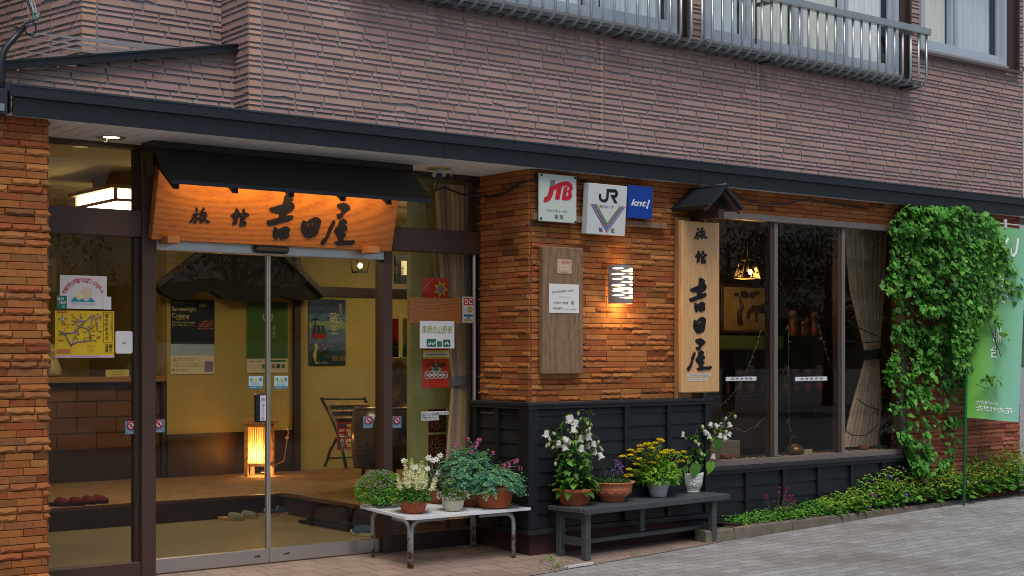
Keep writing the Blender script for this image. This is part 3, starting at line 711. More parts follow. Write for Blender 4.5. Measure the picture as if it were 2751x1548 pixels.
# decorative gable on the back wall
gy = 13.3
gp = [(S(424, 776, gy)), (S(600, 640, gy)), (S(640, 615, gy)), (S(700, 620, gy)), (S(871, 800, gy)), S(850, 806, gy), S(800, 806, gy), S(760, 796, gy), S(735, 800, gy), S(700, 812, gy), S(660, 810, gy), S(630, 806, gy), S(600, 803, gy), S(585, 790, gy), S(572, 783, gy), S(545, 786, gy), S(515, 800, gy), S(470, 803, gy), S(440, 790, gy)]
gt = thing('wooden_gable', (5.8, gy, 2.0), 'dark wooden gable with curved lower beam hung on the yellow back wall', 'gable')
gm = MB(); gm.shape([gp], gy, (.008, .006, .005), .12); gm.build('panel', m_matte, gt)
gr = MB()
for a, b in (((424, 776), (640, 612)), ((685, 612), (871, 800))):
    p, q = S(*a, gy - .05), S(*b, gy - .05); dx, dz = q[0] - p[0], q[1] - p[1]
    gr.obox((p[0], gy - .06, p[1]), (dx, 0, dz), (0, .05, 0), (0, 0, .07), (.09, .04, .02))
gr.build('rafter', m_dwood, gt)
# ---- reception counter with brick front
ct = thing('reception_counter', (4.9, 13.6, .19), 'brown block fronted reception counter with wooden top left of the door', 'counter')
m_block = paver_mat('counter_blocks', (.16, .07, .032), (.12, .052, .026), (.03, .018, .013), .4, .155, .008, dirt=(.14, .06, .03), dirtamt=.4, bump=.3)
cb = MB(); cb.add([(2.6, 0, 0), (6.05, 0, 0), (6.05, .62, 0), (2.6, .62, 0)], [(0, 1, 2, 3)]); o = cb.build('front', m_block, ct, base=(0, 0, 0)); o.rotation_euler = (R(90), 0, 0); o.location = Vector((0, 13.62, .50)) - Vector((4.9, 13.6, .19))
cb = MB(); cb.box(2.6, 13.63, .19, 6.05, 14.2, 1.15, (.05, .03, .02)); cb.box(2.6, 13.6, .19, 6.05, 13.629, .50, (.03, .027, .028)); cb.box(6.051, 13.55, .19, 6.1, 14.3, 1.15, (.03, .015, .01)); cb.build('body', m_dwood, ct)
cb = MB(); cb.bbox(2.6, 13.5, 1.151, 6.06, 14.3, 1.205, (.28, .14, .05), .005); cb.build('top', woodmat('counter_wood', (.34, .17, .06), (.2, .09, .03), (1, 5, 5), 3, 4, .3), ct)
# things on the counter
def note(name, label, cat, x0, x1, z0, z1, Y, bgc, lines, extra=None, group=None, mat=None, th=.004, lean=0):
    t = thing(name, ((x0 + x1) / 2, Y, z0), label, cat, group)
    MB().box(x0, Y, z0, x1, Y + th, z1, bgc).build('sheet', mat or m_print, t)
    b = MB(); W_, H_ = x1 - x0, z1 - z0
    for ln in lines:
        s_, fx, fz, fh, c = ln[:5]; k = ln[5] if len(ln) > 5 else {}
        k = dict(k)
        if 'wid' in k: k['wid'] *= W_
        b.text(s_, x0 + fx * W_, z0 + fz * H_, fh * H_, Y - .0015, c, **k)
    if extra: extra(b, x0, x1, z0, z1, Y - .001)
    if b.v: b.build('lettering', m_print, t)
    return t
def P2(u0, v0, u1, v1, Y): x0, x1, z0, z1 = rect(u0, v0, u1, v1, Y); return x0, x1, z0, z1
INK = (.03, .03, .035)
x0, x1, z0, z1 = P2(295, 982, 358, 1000, 13.45)
note('counter_notice', 'small yellow handwritten notice leaning on the lobby counter', 'notice', x0, x1, 1.206, 1.206 + (z1 - z0), 13.55, (.6, .52, .16), [('ペットと一緒に', .5, .7, .26, INK), ('お泊り頂けます。', .5, .3, .26, INK)], th=.01)
vb = thing('figurine', (5.0, 13.75, 1.206), 'pale round stone figurine behind the yellow counter notice', 'figurine')
b = MB(); b.lathe([(0, 0), (.09, .01), (.1, .06), (.07, .14), (.055, .18), (.07, .22), (.075, .26), (.04, .31), (0, .32)], (5.0, 13.75, 1.206), (.42, .33, .2), 16); b.build('body', m_cer, vb)
vb = thing('flower_basket', (4.82, 13.7, 1.206), 'brown basket of dried flowers on the counter beside the figurine', 'basket')
b = MB(); b.lathe([(.06, 0), (.09, .1)], (4.82, 13.7, 1.206), (.2, .1, .05), 14); b.disc((4.82, 13.7, 1.29), .085, (.05, .03, .02)); b.build('basket', m_matte, vb)
b = MB()
for i in range(40): b.ball((4.82 + rnd.gauss(0, .07), 13.7 + rnd.gauss(0, .05), 1.36 + rnd.gauss(0, .05)), rnd.uniform(.012, .025), rnd.choice([(.4, .2, .06), (.3, .06, .04), (.35, .28, .08)]), 6, 4)
tag(b.build('dried_flowers', m_petal, vb), kind='stuff')
# framed price list standing behind the counter
x0, x1, z0, z1 = P2(155, 680, 243, 745, 14.6)
note('price_list', 'pale yellow price list sheet on the wall behind the counter', 'price list', x0, x1, z0 - .12, z1, 15.58, (.62, .55, .3), [('御料金表', .5, .88, .06, INK, {'wid': .5})] + [('￥10,500円', .62, .74 - i * .13, .045, INK, {'wid': .45}) for i in range(5)] + [('お', .22, .74 - i * .13, .05, INK) for i in range(5)])
# ---- posters on the back wall
def xz(u, v): return S(u, v, BW - .01)
def poster1(b, x0, x1, z0, z1, Y):
    W_, H_ = x1 - x0, z1 - z0; X = lambda f: x0 + f * W_; Z = lambda f: z0 + f * H_
    b.quad((X(0), Y, Z(.40)), (X(1), Y, Z(.40)), (X(1), Y, Z(1)), (X(0), Y, Z(1)), (.012, .016, .03)); b.quad((X(0), Y, Z(.25)), (X(1), Y, Z(.25)), (X(1), Y, Z(.399)), (X(0), Y, Z(.399)), (.30, .42, .55))
    b.quad((X(.77), Y - .001, Z(.03)), (X(.97), Y - .001, Z(.03)), (X(.97), Y - .001, Z(.17)), (X(.77), Y - .001, Z(.17)), (.2, .16, .35))
    g = (.62, .58, .36); y = Y - .001
    b.text('Summernight', X(.30), Z(.865), .075 * H_, y, g, .54 * W_); b.text('Cruising', X(.22), Z(.775), .075 * H_, y, g, .38 * W_); b.text('2013', X(.72), Z(.92), .035 * H_, y, g)
    b.text('サマーナイトクルージング', X(.3), Z(.955), .018 * H_, y, (.6, .5, .1), .45 * W_); b.text('夜間運行', X(.22), Z(.735), .018 * H_, y, (.6, .5, .05), .22 * W_)
    b.text('地蔵山頂駅からの夜景・星空観賞', X(.29), Z(.69), .022 * H_, y, g, .52 * W_); b.text('百万ドルの夜景をお楽しみください', X(.29), Z(.655), .022 * H_, y, g, .52 * W_)
    for r_ in range(4):
        for q in range(7):
            if r_ == 0 and q < 2: continue
            b.ball((X(.64 + q * .05), y, Z(.71 - r_ * .032)), .017 * W_, (.45, .03, .08) if (q + r_) % 3 else (.6, .45, .05), 8, 4, sy=.1)
    b.text('運行時間 17:00〜21:00', X(.3), Z(.205), .02 * H_, y, INK, .5 * W_); b.text('最終下り 〜19:50', X(.28), Z(.175), .022 * H_, y, INK, .45 * W_)
    for k in range(3): b.text('お問い合わせは山麓駅まで', X(.4), Z(.14 - k * .02), .01 * H_, y, INK, .7 * W_)
    b.text('蔵王ロープウェイ', X(.2), Z(.055), .035 * H_, y, INK, .35 * W_, .02, .3)
def pr(name, label, u0, v0, u1, v1, bgc, fn):
    x0, x1, z0, z1 = rect(u0, v0, u1, v1, BW - .012); return note(name, label, 'poster', x0, x1, z0, z1, BW - .012, bgc, [], fn)
pr('poster', 'black and blue night cruising poster with calendar circles on yellow wall', 458.6, 804, 576, 1004.5, (.62, .58, .45), poster1)
def poster2(b, x0, x1, z0, z1, Y):
    W_, H_ = x1 - x0, z1 - z0; X = lambda f: x0 + f * W_; Z = lambda f: z0 + f * H_; y = Y - .001
    b.quad((X(0), Y, Z(.2)), (X(1), Y, Z(.2)), (X(1), Y, Z(1)), (X(0), Y, Z(1)), (.045, .12, .015))
    b.tube([(X(.5) + .115 * W_ * math.cos(t), y, Z(.80) + .115 * W_ * math.sin(t)) for t in [R(150 + i * 24) for i in range(11)]], .008, (.5, .48, .3), 6)
    for dx in (-.05, 0, .05): b.tube([(X(.5 + dx), y, Z(.79)), (X(.49 + dx), y, Z(.82)), (X(.51 + dx), y, Z(.85)), (X(.5 + dx), y, Z(.88))], .005, (.5, .48, .3), 6)
    b.text('山形村山', X(.66), Z(.66), .045 * H_, y, (.5, .5, .3), vert=True); b.text('温泉', X(.5), Z(.62), .06 * H_, y, (.5, .5, .3), vert=True)
    for i, c in enumerate([(.1, .2, .06), (.3, .05, .03), (.25, .15, .05), (.03, .05, .1), (.1, .15, .03)]): b.quad((X(.36 + i * .12), y, Z(.06)), (X(.45 + i * .12), y, Z(.06)), (X(.45 + i * .12), y, Z(.12)), (X(.36 + i * .12), y, Z(.12)), c)
    b.quad((X(.55), y, Z(.15)), (X(.95), y, Z(.15)), (X(.95), y, Z(.18)), (X(.55), y, Z(.18)), (.05, .14, .03)); b.text('温泉のご案内', X(.2), Z(.16), .02 * H_, y, INK, .3 * W_)
pr('poster', 'plain green hot spring poster with white steam mark on yellow wall', 663, 811, 773, 1001, (.6, .56, .42), poster2)
def poster3(b, x0, x1, z0, z1, Y):
    W_, H_ = x1 - x0, z1 - z0; X = lambda f: x0 + f * W_; Z = lambda f: z0 + f * H_; y = Y - .002
    cs = [(.015, .03, .05), (.02, .05, .06), (.05, .10, .16), (.10, .14, .28), (.08, .16, .22), (.22, .28, .16), (.06, .16, .22), (.03, .07, .16), (.02, .03, .09)]
    for i, c in enumerate(cs):
        b.quad((X(0), Y, Z(i / 9)), (X(1), Y, Z(i / 9)), (X(1), Y, Z((i + 1) / 9)), (X(0), Y, Z((i + 1) / 9)), c)
    for i in range(14): b.ball((X(rnd.uniform(.02, .98)), Y, Z(rnd.uniform(.25, .42))), .05 * W_, rnd.choice([(.16, .2, .32), (.25, .12, .2), (.08, .12, .2)]), 8, 4, sy=.02, sz=.5)
    for i in range(14): b.ball((X(rnd.uniform(.05, .95)), Y, Z(rnd.uniform(.03, .22))), .07 * W_, (.012, .035, .015), 8, 4, sy=.02)
    b.tube([(X(.02), y, Z(.64)), (X(.7), y, Z(.99))], .003, (.02, .02, .02), 5); b.tube([(X(.3), y, Z(.65)), (X(.98), y, Z(.85))], .003, (.02, .02, .02), 5)
    b.tube([(X(.17), y, Z(.60)), (X(.17), y, Z(.69)), (X(.1), y, Z(.69)), (X(.26), y, Z(.70))], .006, (.02, .02, .03), 5)
    b.shape([[(X(.09), Z(.42)), (X(.12), Z(.40)), (X(.42), Z(.41)), (X(.46), Z(.44)), (X(.45), Z(.48)), (X(.08), Z(.48))]], y, (.3, .015, .03)); b.shape([[(X(.08), Z(.481)), (X(.45), Z(.481)), (X(.42), Z(.60)), (X(.12), Z(.61))]], y, (.03, .04, .07))
    for f in (.19, .32): b.tube([(X(f), y - .001, Z(.48)), (X(f), y - .001, Z(.6))], .004, (.4, .35, .2), 5)
    b.shape([[(X(.16), Z(.05)), (X(.10), Z(.16)), (X(.16), Z(.24)), (X(.15), Z(.32)), (X(.22), Z(.34)), (X(.24), Z(.27)), (X(.2), Z(.2)), (X(.2), Z(.1))]], y, (.45, .4, .2))
    b.text('まるごと', X(.86), Z(.91), .075 * H_, y, (.55, .5, .38), vert=True); b.text('蔵', X(.68), Z(.72), .16 * H_, y, (.58, .5, .33)); b.text('王', X(.68), Z(.54), .13 * H_, y, (.55, .5, .35))
    b.text('蔵王ロープウェイ', X(.35), Z(.045), .032 * H_, y, (.6, .58, .5), .36 * W_, .02, .3)
    for f in (.62, .82): b.quad((X(f), y, Z(.07)), (X(f + .17), y, Z(.07)), (X(f + .17), y, Z(.15)), (X(f), y, Z(.15)), (.12, .09, .05))
pr('poster', 'blue mountain poster with a red ropeway gondola on yellow wall', 829.5, 803, 928.5, 982, (.03, .06, .1), poster3)
# framed certificate
def certificate(name, label, u0, v0, u1, v1, Y):
    x0, x1, z0, z1 = rect(u0, v0, u1, v1, Y); t = thing(name, ((x0 + x1) / 2, Y, z0), label, 'certificate')
    MB().bbox(x0, Y, z0, x1, Y + .03, z1, (.012, .012, .01), .004).build('frame', m_lacq, t)
    b = MB(); b.box(x0 + .07, Y - .002, z0 + .09, x1 - .05, Y - .0005, z1 - .06, (.55, .5, .3)); b.build('sheet', m_print, t)
    b = MB()
    for k in range(4): b.text('表彰状', x1 - .14 - k * .07, z1 - .14, .035, Y - .004, INK, vert=True)
    b.build('lettering', m_print, t)
certificate('framed_certificate', 'certificate in a black frame high on the wall behind the sidelight', 1062, 684, 1112, 764, 12.2)
# ---- lamps
m_shade = emitmat('lamp_paper', (1.0, .85, .55), 7.0); m_shade2 = emitmat('andon_paper', (1.0, .52, .13), 2.6); m_bulb = emitmat('bulb', (1.0, .62, .22), 40)
m_pale = woodmat('pale_wood', (.45, .26, .10), (.3, .16, .06), (1, 1, 1), 4, 3, .5)
def ceiling_lamp(x, y, label):
    t = thing('ceiling_lamp', (x, y, 2.9), label, 'lamp', 'square wooden ceiling lamps of the lobby'); s = .42
    b = MB(); zz = 2.66
    b.bbox(x - s - .06, y - s - .06, zz + .088, x + s + .06, y + s + .06, zz + .118, (.3, .2, .08), .004); b.box(x - s + .1, y - s + .1, zz + .119, x + s - .1, y + s - .1, 2.895, (.3, .2, .08))
    for a in (-1, 1):
        for c in (-1, 1): b.box(x + a * s - .012, y + c * s - .012, zz, x + a * s + .012, y + c * s + .012, zz + .088, (.12, .07, .03))
        b.box(x - s, y + a * s - .011, zz - .01, x + s, y + a * s + .011, zz + .012, (.12, .07, .03)); b.box(x + a * s - .011, y - s, zz - .0105, x + a * s + .011, y + s, zz + .0115, (.12, .07, .03))
    b.build('frame', m_pale, t)
    b = MB(); b.box(x - s + .005, y - s + .005, zz + .005, x + s - .005, y + s - .005, zz + .085); b.build('shade', m_shade, t)
    lamp('ceiling_lamp_light', 'AREA', (x, y, zz - .03), 10, (1, .80, .46), .8, t)
ceiling_lamp(4.517 + .42, 11.42, 'lit square paper ceiling lamp with wooden rim seen through the left transom')
ceiling_lamp(8.6, 11.6, 'added unseen square paper ceiling lamp lighting the right half of the lobby')  # extra lamp hidden behind the door header, added to light the lobby from the right
# floor lantern
ay = 13.15; ax = S(697, 1200, ay)[0]
t = thing('floor_lantern', (ax, ay, .187), 'glowing slatted wooden paper lantern standing on the lobby floor', 'lantern')
b = MB(); s = .105; h = .53
ang = R(37.7 + 8)
def rotp(px, py): return ax + px * math.cos(ang) - py * math.sin(ang), ay + px * math.sin(ang) + py * math.cos(ang)
def rbox(mb, x0, y0, z0, x1, y1, z1, c):
    o = rotp(x0, y0); ex = rotp(x1, y0); ey = rotp(x0, y1)
    mb.obox((o[0], o[1], z0), (ex[0] - o[0], ex[1] - o[1], 0), (ey[0] - o[0], ey[1] - o[1], 0), (0, 0, z1 - z0), c)
WD = (.16, .09, .04)
z0 = .188
for a in (-1, 1):
    for c in (-1, 1): rbox(b, a * s - .018, c * s - .018, z0, a * s + .018, c * s + .018, z0 + h, WD)
for a in (-1, 1):
    for zz in (.105, h - .03): rbox(b, -s + .018, a * s - .014, z0 + zz, s - .018, a * s + .014, z0 + zz + .03, WD); rbox(b, a * s - .014, -s + .018, z0 + zz, a * s + .014, s - .018, z0 + zz + .03, WD)
    for k in range(9):
        q = -s + .03 + k * (2 * s - .06) / 8
        rbox(b, q - .003, a * s - .008, z0 + .136, q + .003, a * s + .004, z0 + h - .031, (.3, .17, .06)); rbox(b, a * s - .008, q - .003, z0 + .136, a * s + .004, q + .003, z0 + h - .031, (.3, .17, .06))
rbox(b, -s - .045, -s - .045, z0 + h + .001, s + .045, s + .045, z0 + h + .03, WD)
o = [rotp(px, py) for px, py in ((-s - .045, -s - .045), (s + .045, -s - .045), (s + .045, s + .045), (-s - .045, s + .045))]; c = rotp(0, 0)
i4 = [(c[0] + (p[0] - c[0]) * .45, c[1] + (p[1] - c[1]) * .45) for p in o]
b.add([(p[0], p[1], z0 + h + .031) for p in o] + [(p[0], p[1], z0 + h + .10) for p in i4], [(0, 1, 5, 4), (1, 2, 6, 5), (2, 3, 7, 6), (3, 0, 4, 7), (4, 5, 6, 7)], (.1, .05, .025))
b.build('frame', m_pale, t)
b = MB(); rbox(b, -s + .012, -s + .012, z0 + .13, s - .012, s - .012, z0 + h - .005, (.95, .60, .22)); b.f = b.f[:4]; b.c = b.c[:4]; b.sm = b.sm[:4]; b.build('paper_shade', mk('andon_paper', .9, color=None, transl=.85, emit=.35), t)
b = MB(); b.tube([rotp(s - .04, 0) + (.215,), rotp(.3, -.05) + (.2,), rotp(.42, .1) + (.195,), (Xat(765, BW - .1), BW - .08, .3), (Xat(776, BW - .06), BW - .05, .6), (Xat(770, BW - .05), BW - .04, .66)], .005, (.6, .45, .25), 6); b.build('cord', m_matte, t)
lamp('floor_lantern_bulb', 'POINT', (ax, ay, .40), 9, (1, .62, .24), .03, t); lamp('floor_lantern_light', 'POINT', (ax - .1, ay - .28, .42), 1.6, (1, .55, .16), .1, t)
x0, x1, z0_, z1_ = rect(762, 1153, 777, 1183, BW - .02)
t = thing('wall_socket', (x0, BW, z0_), 'cream electric socket with plug low on the yellow wall', 'socket')
b = MB(); b.bbox(x0, BW - .015, z0_, x1, BW - .001, z1_, (.6, .55, .35), .003); b.build('plate', m_cer, t)
b = MB(); b.box(x0 + .02, BW - .035, z0_ + .015, x1 - .015, BW - .016, z0_ + .04, (.65, .6, .45)); b.build('plug', m_cer, t)
# wall lantern, top right of the door
lx, lz = S(967, 714, 12.6)
t = thing('hanging_lantern', (lx, 12.6, lz + .1), 'small glass hanging lantern near the ceiling right of the door gable', 'lantern')
b = MB()
for a, c in ((-1, -1), (1, -1), (1, 1), (-1, 1)): b.tube([(lx + a * .055, 12.6 + c * .055, lz - .06), (lx + a * .08, 12.6 + c * .08, lz + .14)], .006, (.05, .04, .02), 6)
b.box(lx - .09, 12.51, lz + .14, lx + .09, 12.69, lz + .16, (.05, .04, .02)); b.box(lx - .06, 12.54, lz - .075, lx + .06, 12.66, lz - .058, (.05, .04, .02)); b.tube([(lx, 12.6, lz + .16), (lx, 12.6, 2.9)], .006, (.05, .04, .02), 6); b.build('frame', m_black, t)
b = MB(); b.ball((lx, 12.6, lz), .03, WHITE, 10, 8); b.build('bulb', emitmat('dim_bulb', (1, .75, .3), 3), t)
# ---- magazine rack
def at13(u, v, Y): q = S(u, v, Y); return (q[0], Y, q[1])
mr = thing('magazine_rack', (8.0, 12.6, .187), 'black folding rack holding newspapers and magazines in the lobby', 'rack')
K7 = 4.1436
def z7(x, y): return 550 + x / K7, 1000 + y / K7
def q7(x, y, Y): return at13(*z7(x, y), Y)
b = MB()
for side in (0, 480):
    b.tube([q7(1295 + side, 285, 12.65), q7(1400 + side * .95, 480, 12.55), q7(1480 + side * .9, 680, 12.4), q7(1530 + side * .85, 860, 12.25), q7(1575 + side * .8, 1070, 12.15)], .016, (.015, .013, .012), 8)
    b.tube([q7(1470 + side * .88, 740, 12.42), q7(1400 + side * .95, 860, 12.6), q7(1340 + side * .98, 1045, 12.85)], .016, (.015, .013, .012), 8)
b.tube([q7(1300, 300, 12.65), q7(1780, 300, 12.65)], .01, (.05, .045, .04), 8); b.tube([q7(1375, 960, 12.75), q7(1840, 940, 12.75)], .009, (.02, .02, .02), 8)
b.build('frame', m_black, mr)
wr = MB()
for k in range(9): f = k / 8; wr.tube([q7(1525 + f * 320, 720, 12.2), q7(1555 + f * 300, 860, 12.15), q7(1585 + f * 290, 872, 12.25)], .004, (.5, .46, .32), 5)
for yy in (720, 800, 858): wr.tube([q7(1520 + (yy - 720) * .2, yy, 12.2), q7(1860, yy - 12, 12.2)], .004, (.5, .46, .32), 5)
wr.build('wire_basket', m_alu, mr)
for i, (yy, x0_, x1_) in enumerate(((365, 1370, 1820), (435, 1405, 1790), (510, 1440, 1770))):
    tt = thing('newspaper', q7(x0_, yy + 60, 12.5), ['topmost newspaper hung on the black magazine rack', 'middle newspaper hung on the black magazine rack', 'lowest newspaper hung just above the magazines in the rack'][i], 'newspaper', 'newspapers on the rack')
    b = MB(); b.tube([q7(x0_, yy, 12.46 - i * .05), q7(x1_, yy - 5, 12.46 - i * .05)], .012, (.42, .33, .16), 8); b.build('clip_bar', m_pale, tt)
    p, q = q7(x0_ + 15, yy + 4, 12.47 - i * .05), q7(x1_ - 15, yy + 62, 12.45 - i * .05)
    b = MB(); b.box(p[0], p[1], q[2], q[0], p[1] + .01, p[2], (.30, .27, .16)); b.build('sheet', m_print, tt)
    b = MB()
    for k in range(7): xx = p[0] + .03 + k * (q[0] - p[0] - .06) / 7; b.box(xx, p[1] - .002, q[2] + .008, xx + .035, p[1] - .0005, p[2] - .01, (.12, .11, .08))
    b.build('printing', m_print, tt)
mags = [(1480, 560, 170, (.35, .02, .03), (.5, .3, .05), 'purple and red magazine standing at the left end of the rack basket'), (1565, 620, 165, (.55, .015, .02), (.6, .55, .4), 'bright red regional magazine in front in the rack basket'), (1690, 562, 110, (.12, .2, .04), (.5, .3, .03), 'green and orange magazine behind the red one in the rack basket'), (1775, 650, 90, (.55, .3, .02), (.1, .2, .05), 'orange yellow magazine at the right end of the rack basket')]
for i, (x_, y_, w_, c1, c2, lb) in enumerate(mags):
    Y_ = 12.33 - i * .02; p, q = q7(x_, y_, Y_), q7(x_ + w_, 860, Y_)
    tt = thing('magazine', (p[0], Y_, q[2]), lb, 'magazine', 'magazines in the rack basket')
    b = MB(); b.box(p[0], Y_, q[2], q[0], Y_ + .012, p[2], c1); b.build('cover', m_print, tt)
    b = MB()
    for k in range(5): b.box(p[0] + .015, Y_ - .003, q[2] + .03 + k * .05, q[0] - .01 - .02 * (k % 2), Y_ - .001, q[2] + .058 + k * .05, rnd.choice([c2, (.6, .5, .05), (.1, .05, .25), (.5, .45, .3)]))
    if i == 1: b.text('東北', (p[0] + q[0]) / 2, p[2] - .06, .06, Y_ - .004, (.65, .6, .45), (q[0] - p[0]) * .8, .03)
    b.build('printing', m_print, tt)
# tub armchair
axc, ayc = S(1045, 1180, 11.2)[0], 11.2
t = thing('armchair', (axc, ayc, .187), 'brown rounded tub armchair behind the right door post', 'chair')
b = MB(); n = 20
for (ra, zz0, zz1, cc) in ((.33, .25, .78, (.07, .04, .018)),):
    V = []
    for k in range(n + 1):
        a = R(150 + k * 240 / n)
        for (rr, z) in ((ra - .06, .3), (ra, .25), (ra + .02, .6), (ra, zz1), (ra - .05, zz1 + .02), (ra - .07, .6)): V.append((axc + rr * math.cos(a), ayc + rr * math.sin(a), z + .14))
    F = [(k * 6 + j, (k + 1) * 6 + j, (k + 1) * 6 + (j + 1) % 6, k * 6 + (j + 1) % 6) for k in range(n) for j in range(6)]
    b.add(V, F, cc, True)
b.build('backrest', m_lacq, t)
b = MB(); b.lathe([(0, .47), (.27, .47), (.29, .43), (.29, .36), (0, .36)], (axc, ayc, .1), (.05, .03, .015), 20); b.build('seat', m_cloth, t)
for a in (45, 135, 225, 315): b = MB(); b.tube([(axc + .22 * math.cos(R(a)), ayc + .22 * math.sin(R(a)), .46), (axc + .27 * math.cos(R(a)), ayc + .27 * math.sin(R(a)), .188)], [.02, .014], (.03, .02, .012), 8); b.build('leg', m_lacq, t)
b = MB(); b.tube([(axc + .31 * math.cos(R(150 + k * 12)), ayc + .31 * math.sin(R(150 + k * 12)), .94) for k in range(21)], .012, (.5, .35, .12), 6); b.build('rim', m_steel, t)
# gold floral hanging
x0, x1, z0_, z1_ = rect(1046, 962, 1104, 1200, 11.6)
t = thing('floral_hanging', (x0, 11.6, z0_), 'gold brocade cloth with leaf pattern hanging behind the sidelight', 'wall hanging')
b = MB(); b.box(x0, 11.6, z0_, x1, 11.62, z1_, (.30, .22, .06)); b.build('cloth', m_cloth, t)
b = MB()
for i in range(30):
    px, pz = rnd.uniform(x0 + .03, x1 - .03), rnd.uniform(z0_ + .05, z1_ - .05); a = rnd.uniform(0, 6.3)
    for k in range(3): b.leaf((px, 11.596, pz), (math.cos(a + k), 0, math.sin(a + k)), (0, -1, 0), rnd.uniform(.05, .1), .035, (.13, .085, .025), 0)
b.build('pattern', m_print, t)
# little streamers
for nm, lb, u0, v0, u1, v1, c1, c2, Y, tx in (('mini_banner', 'small red and black banner on a white stick behind the sidelight', 1050, 856, 1071, 960, (.5, .02, .02), (.02, .02, .02), 11.0, ''), ('mini_banner', 'small yellow green banner with a green mountain on a white stick', 1083, 856, 1106, 960, (.5, .5, .04), (.03, .2, .03), 10.9, 'おいしい山形')):
    x0, x1, z0_, z1_ = rect(u0, v0, u1, v1, Y); t = thing(nm, (x0, Y, z0_), lb, 'banner', 'mini banners behind the sidelight')
    b = MB(); b.box(x0, Y, z0_ + .09, x1, Y + .003, z1_, c1); b.box(x0, Y, z0_, x1, Y + .003, z0_ + .089, c2); b.shape([[(x0 + .005, z0_ + .09), (x1 - .005, z0_ + .09), ((x0 + x1) / 2, z0_ + .18)]], Y - .002, c2)
    if tx: b.text(tx, (x0 + x1) / 2, z1_ - .03, .03, Y - .003, (.03, .15, .03), vert=True)
    b.build('cloth', m_cloth, t); b = MB(); b.tube([(x0 - .008, Y, z0_ - .03), (x0 - .008, Y, z1_ + .02)], .004, (.6, .6, .5), 6); b.tube([(x0 - .01, Y, z1_ + .004), (x1, Y, z1_ + .004)], .003, (.6, .6, .5), 6); b.build('stick', m_matte, t)
# green tiled pier with red ornamental tiles
TY = 9.35; tx0, tx1 = Xat(1104, TY), Xat(1310, TY)
t = thing('tiled_pier', ((tx0 + tx1) / 2, TY, 0), 'pale green tiled pier with red flower tiles behind the sidelight', 'pier')
m_gt = paver_mat('green_tiles', (.66, .68, .27), (.58, .62, .23), (.7, .66, .4), .168, .188, .0025, offs=0, dirt=(.2, .2, .07), rough=.35, dirtamt=.5, bump=.15)
b = MB(); b.add([(0, 0, 0), (tx1 - tx0, 0, 0), (tx1 - tx0, 2.72, 0), (0, 2.72, 0)], [(0, 1, 2, 3)]); o = b.build('tiling', m_gt, t, base=(0, 0, 0)); o.rotation_euler = (R(90), 0, 0); o.location = Vector((tx0, TY, .188)) - BASE[t.name]
b = MB(); b.box(tx0 + .001, TY + .004, .188, tx1, TY + .06, 2.9, (.35, .34, .15)); b.build('core', m_matte, t)
xq0, xq1 = Xat(1150, TY), Xat(1200, TY)
rt = MB(); ro = MB()
for k in range(4):
    zz = Zat(1150, 1095 + (k + 1) * 68.5, TY)
    rt.box(xq0 + .002, TY - .004, zz + .003, xq0 + .166, TY - .001, zz + .185, (.13, .03, .012))
    cx, cz = xq0 + .085, zz + .094
    for a in range(8):
        an = R(a * 45); 
        ro.tube([(cx + .012 * math.cos(an), TY - .006, cz + .012 * math.sin(an)), (cx + .045 * math.cos(an + .5), TY - .006, cz + .045 * math.sin(an + .5)), (cx + .072 * math.cos(an), TY - .006, cz + .072 * math.sin(an)), (cx + .06 * math.cos(an - .35), TY - .006, cz + .06 * math.sin(an - .35))], .0045, (.36, .2, .08), 5)
rt.build('red_tiles', m_cer, t); ro.build('tile_ornament', m_cer, t)
# curtain beside the pier
def curtain(name, label, pts, Y, depth, c, tie=None, tiec=None, seed=3, folds=26, mat=None, stripes=None):
    """pts: list of (z, x_left, x_right) from the top down"""
    r_ = random.Random(seed); n = folds * 4; t = thing(name, ((pts[-1][1] + pts[-1][2]) / 2, Y, pts[-1][0]), label, 'curtain'); b = MB(); V = []; C = []
    ph = [r_.uniform(-.6, .6) for _ in range(n + 1)]
    rows = []
    for i in range(len(pts) - 1):
        (za, a0, a1), (zb, b0, b1) = pts[i], pts[i + 1]
        for k in range(6): f = k / 6; rows.append((za + (zb - za) * f, a0 + (b0 - a0) * f, a1 + (b1 - a1) * f))
    rows.append(pts[-1])
    wmax = max(q[2] - q[1] for q in pts)
    for (z, xa, xb) in rows:
        for k in range(n + 1):
            d = depth * (.6 + .4 * (xb - xa) / wmax) * math.sin(k * math.pi / 2 * 1.0 + ph[k] * .7 + (k // 9) * .6)
            V.append((xa + (xb - xa) * k / n, Y + d, z))
    F = []
    for i in range(len(rows) - 1):
        for k in range(n):
            F.append((i * (n + 1) + k, (i + 1) * (n + 1) + k, (i + 1) * (n + 1) + k + 1, i * (n + 1) + k + 1)); C.append(stripes(k, i) if stripes else c)
    b.add(V, F, C, True); b.build('fabric', mat or m_cloth, t)
    if tie:
        z, xa, xb, hh = tie; b = MB(); N_ = 20; V = []
        for k in range(N_):
            a = 2 * math.pi * k / N_
            for zz in (z - hh / 2, z + hh / 2): V.append(((xa + xb) / 2 + (xb - xa) / 2 * math.cos(a) * 1.03, Y + (depth * 2.6) * math.sin(a), zz + .012 * math.cos(a)))
        b.add(V, [(2 * k, 2 * ((k + 1) % N_), 2 * ((k + 1) % N_) + 1, 2 * k + 1) for k in range(N_)], tiec, True); b.build('tieback', m_cloth, t)
    return t
CYv = 9.02
def cz(v): return Zat(1230, v, CYv)
TB = (.60, .41, .24)
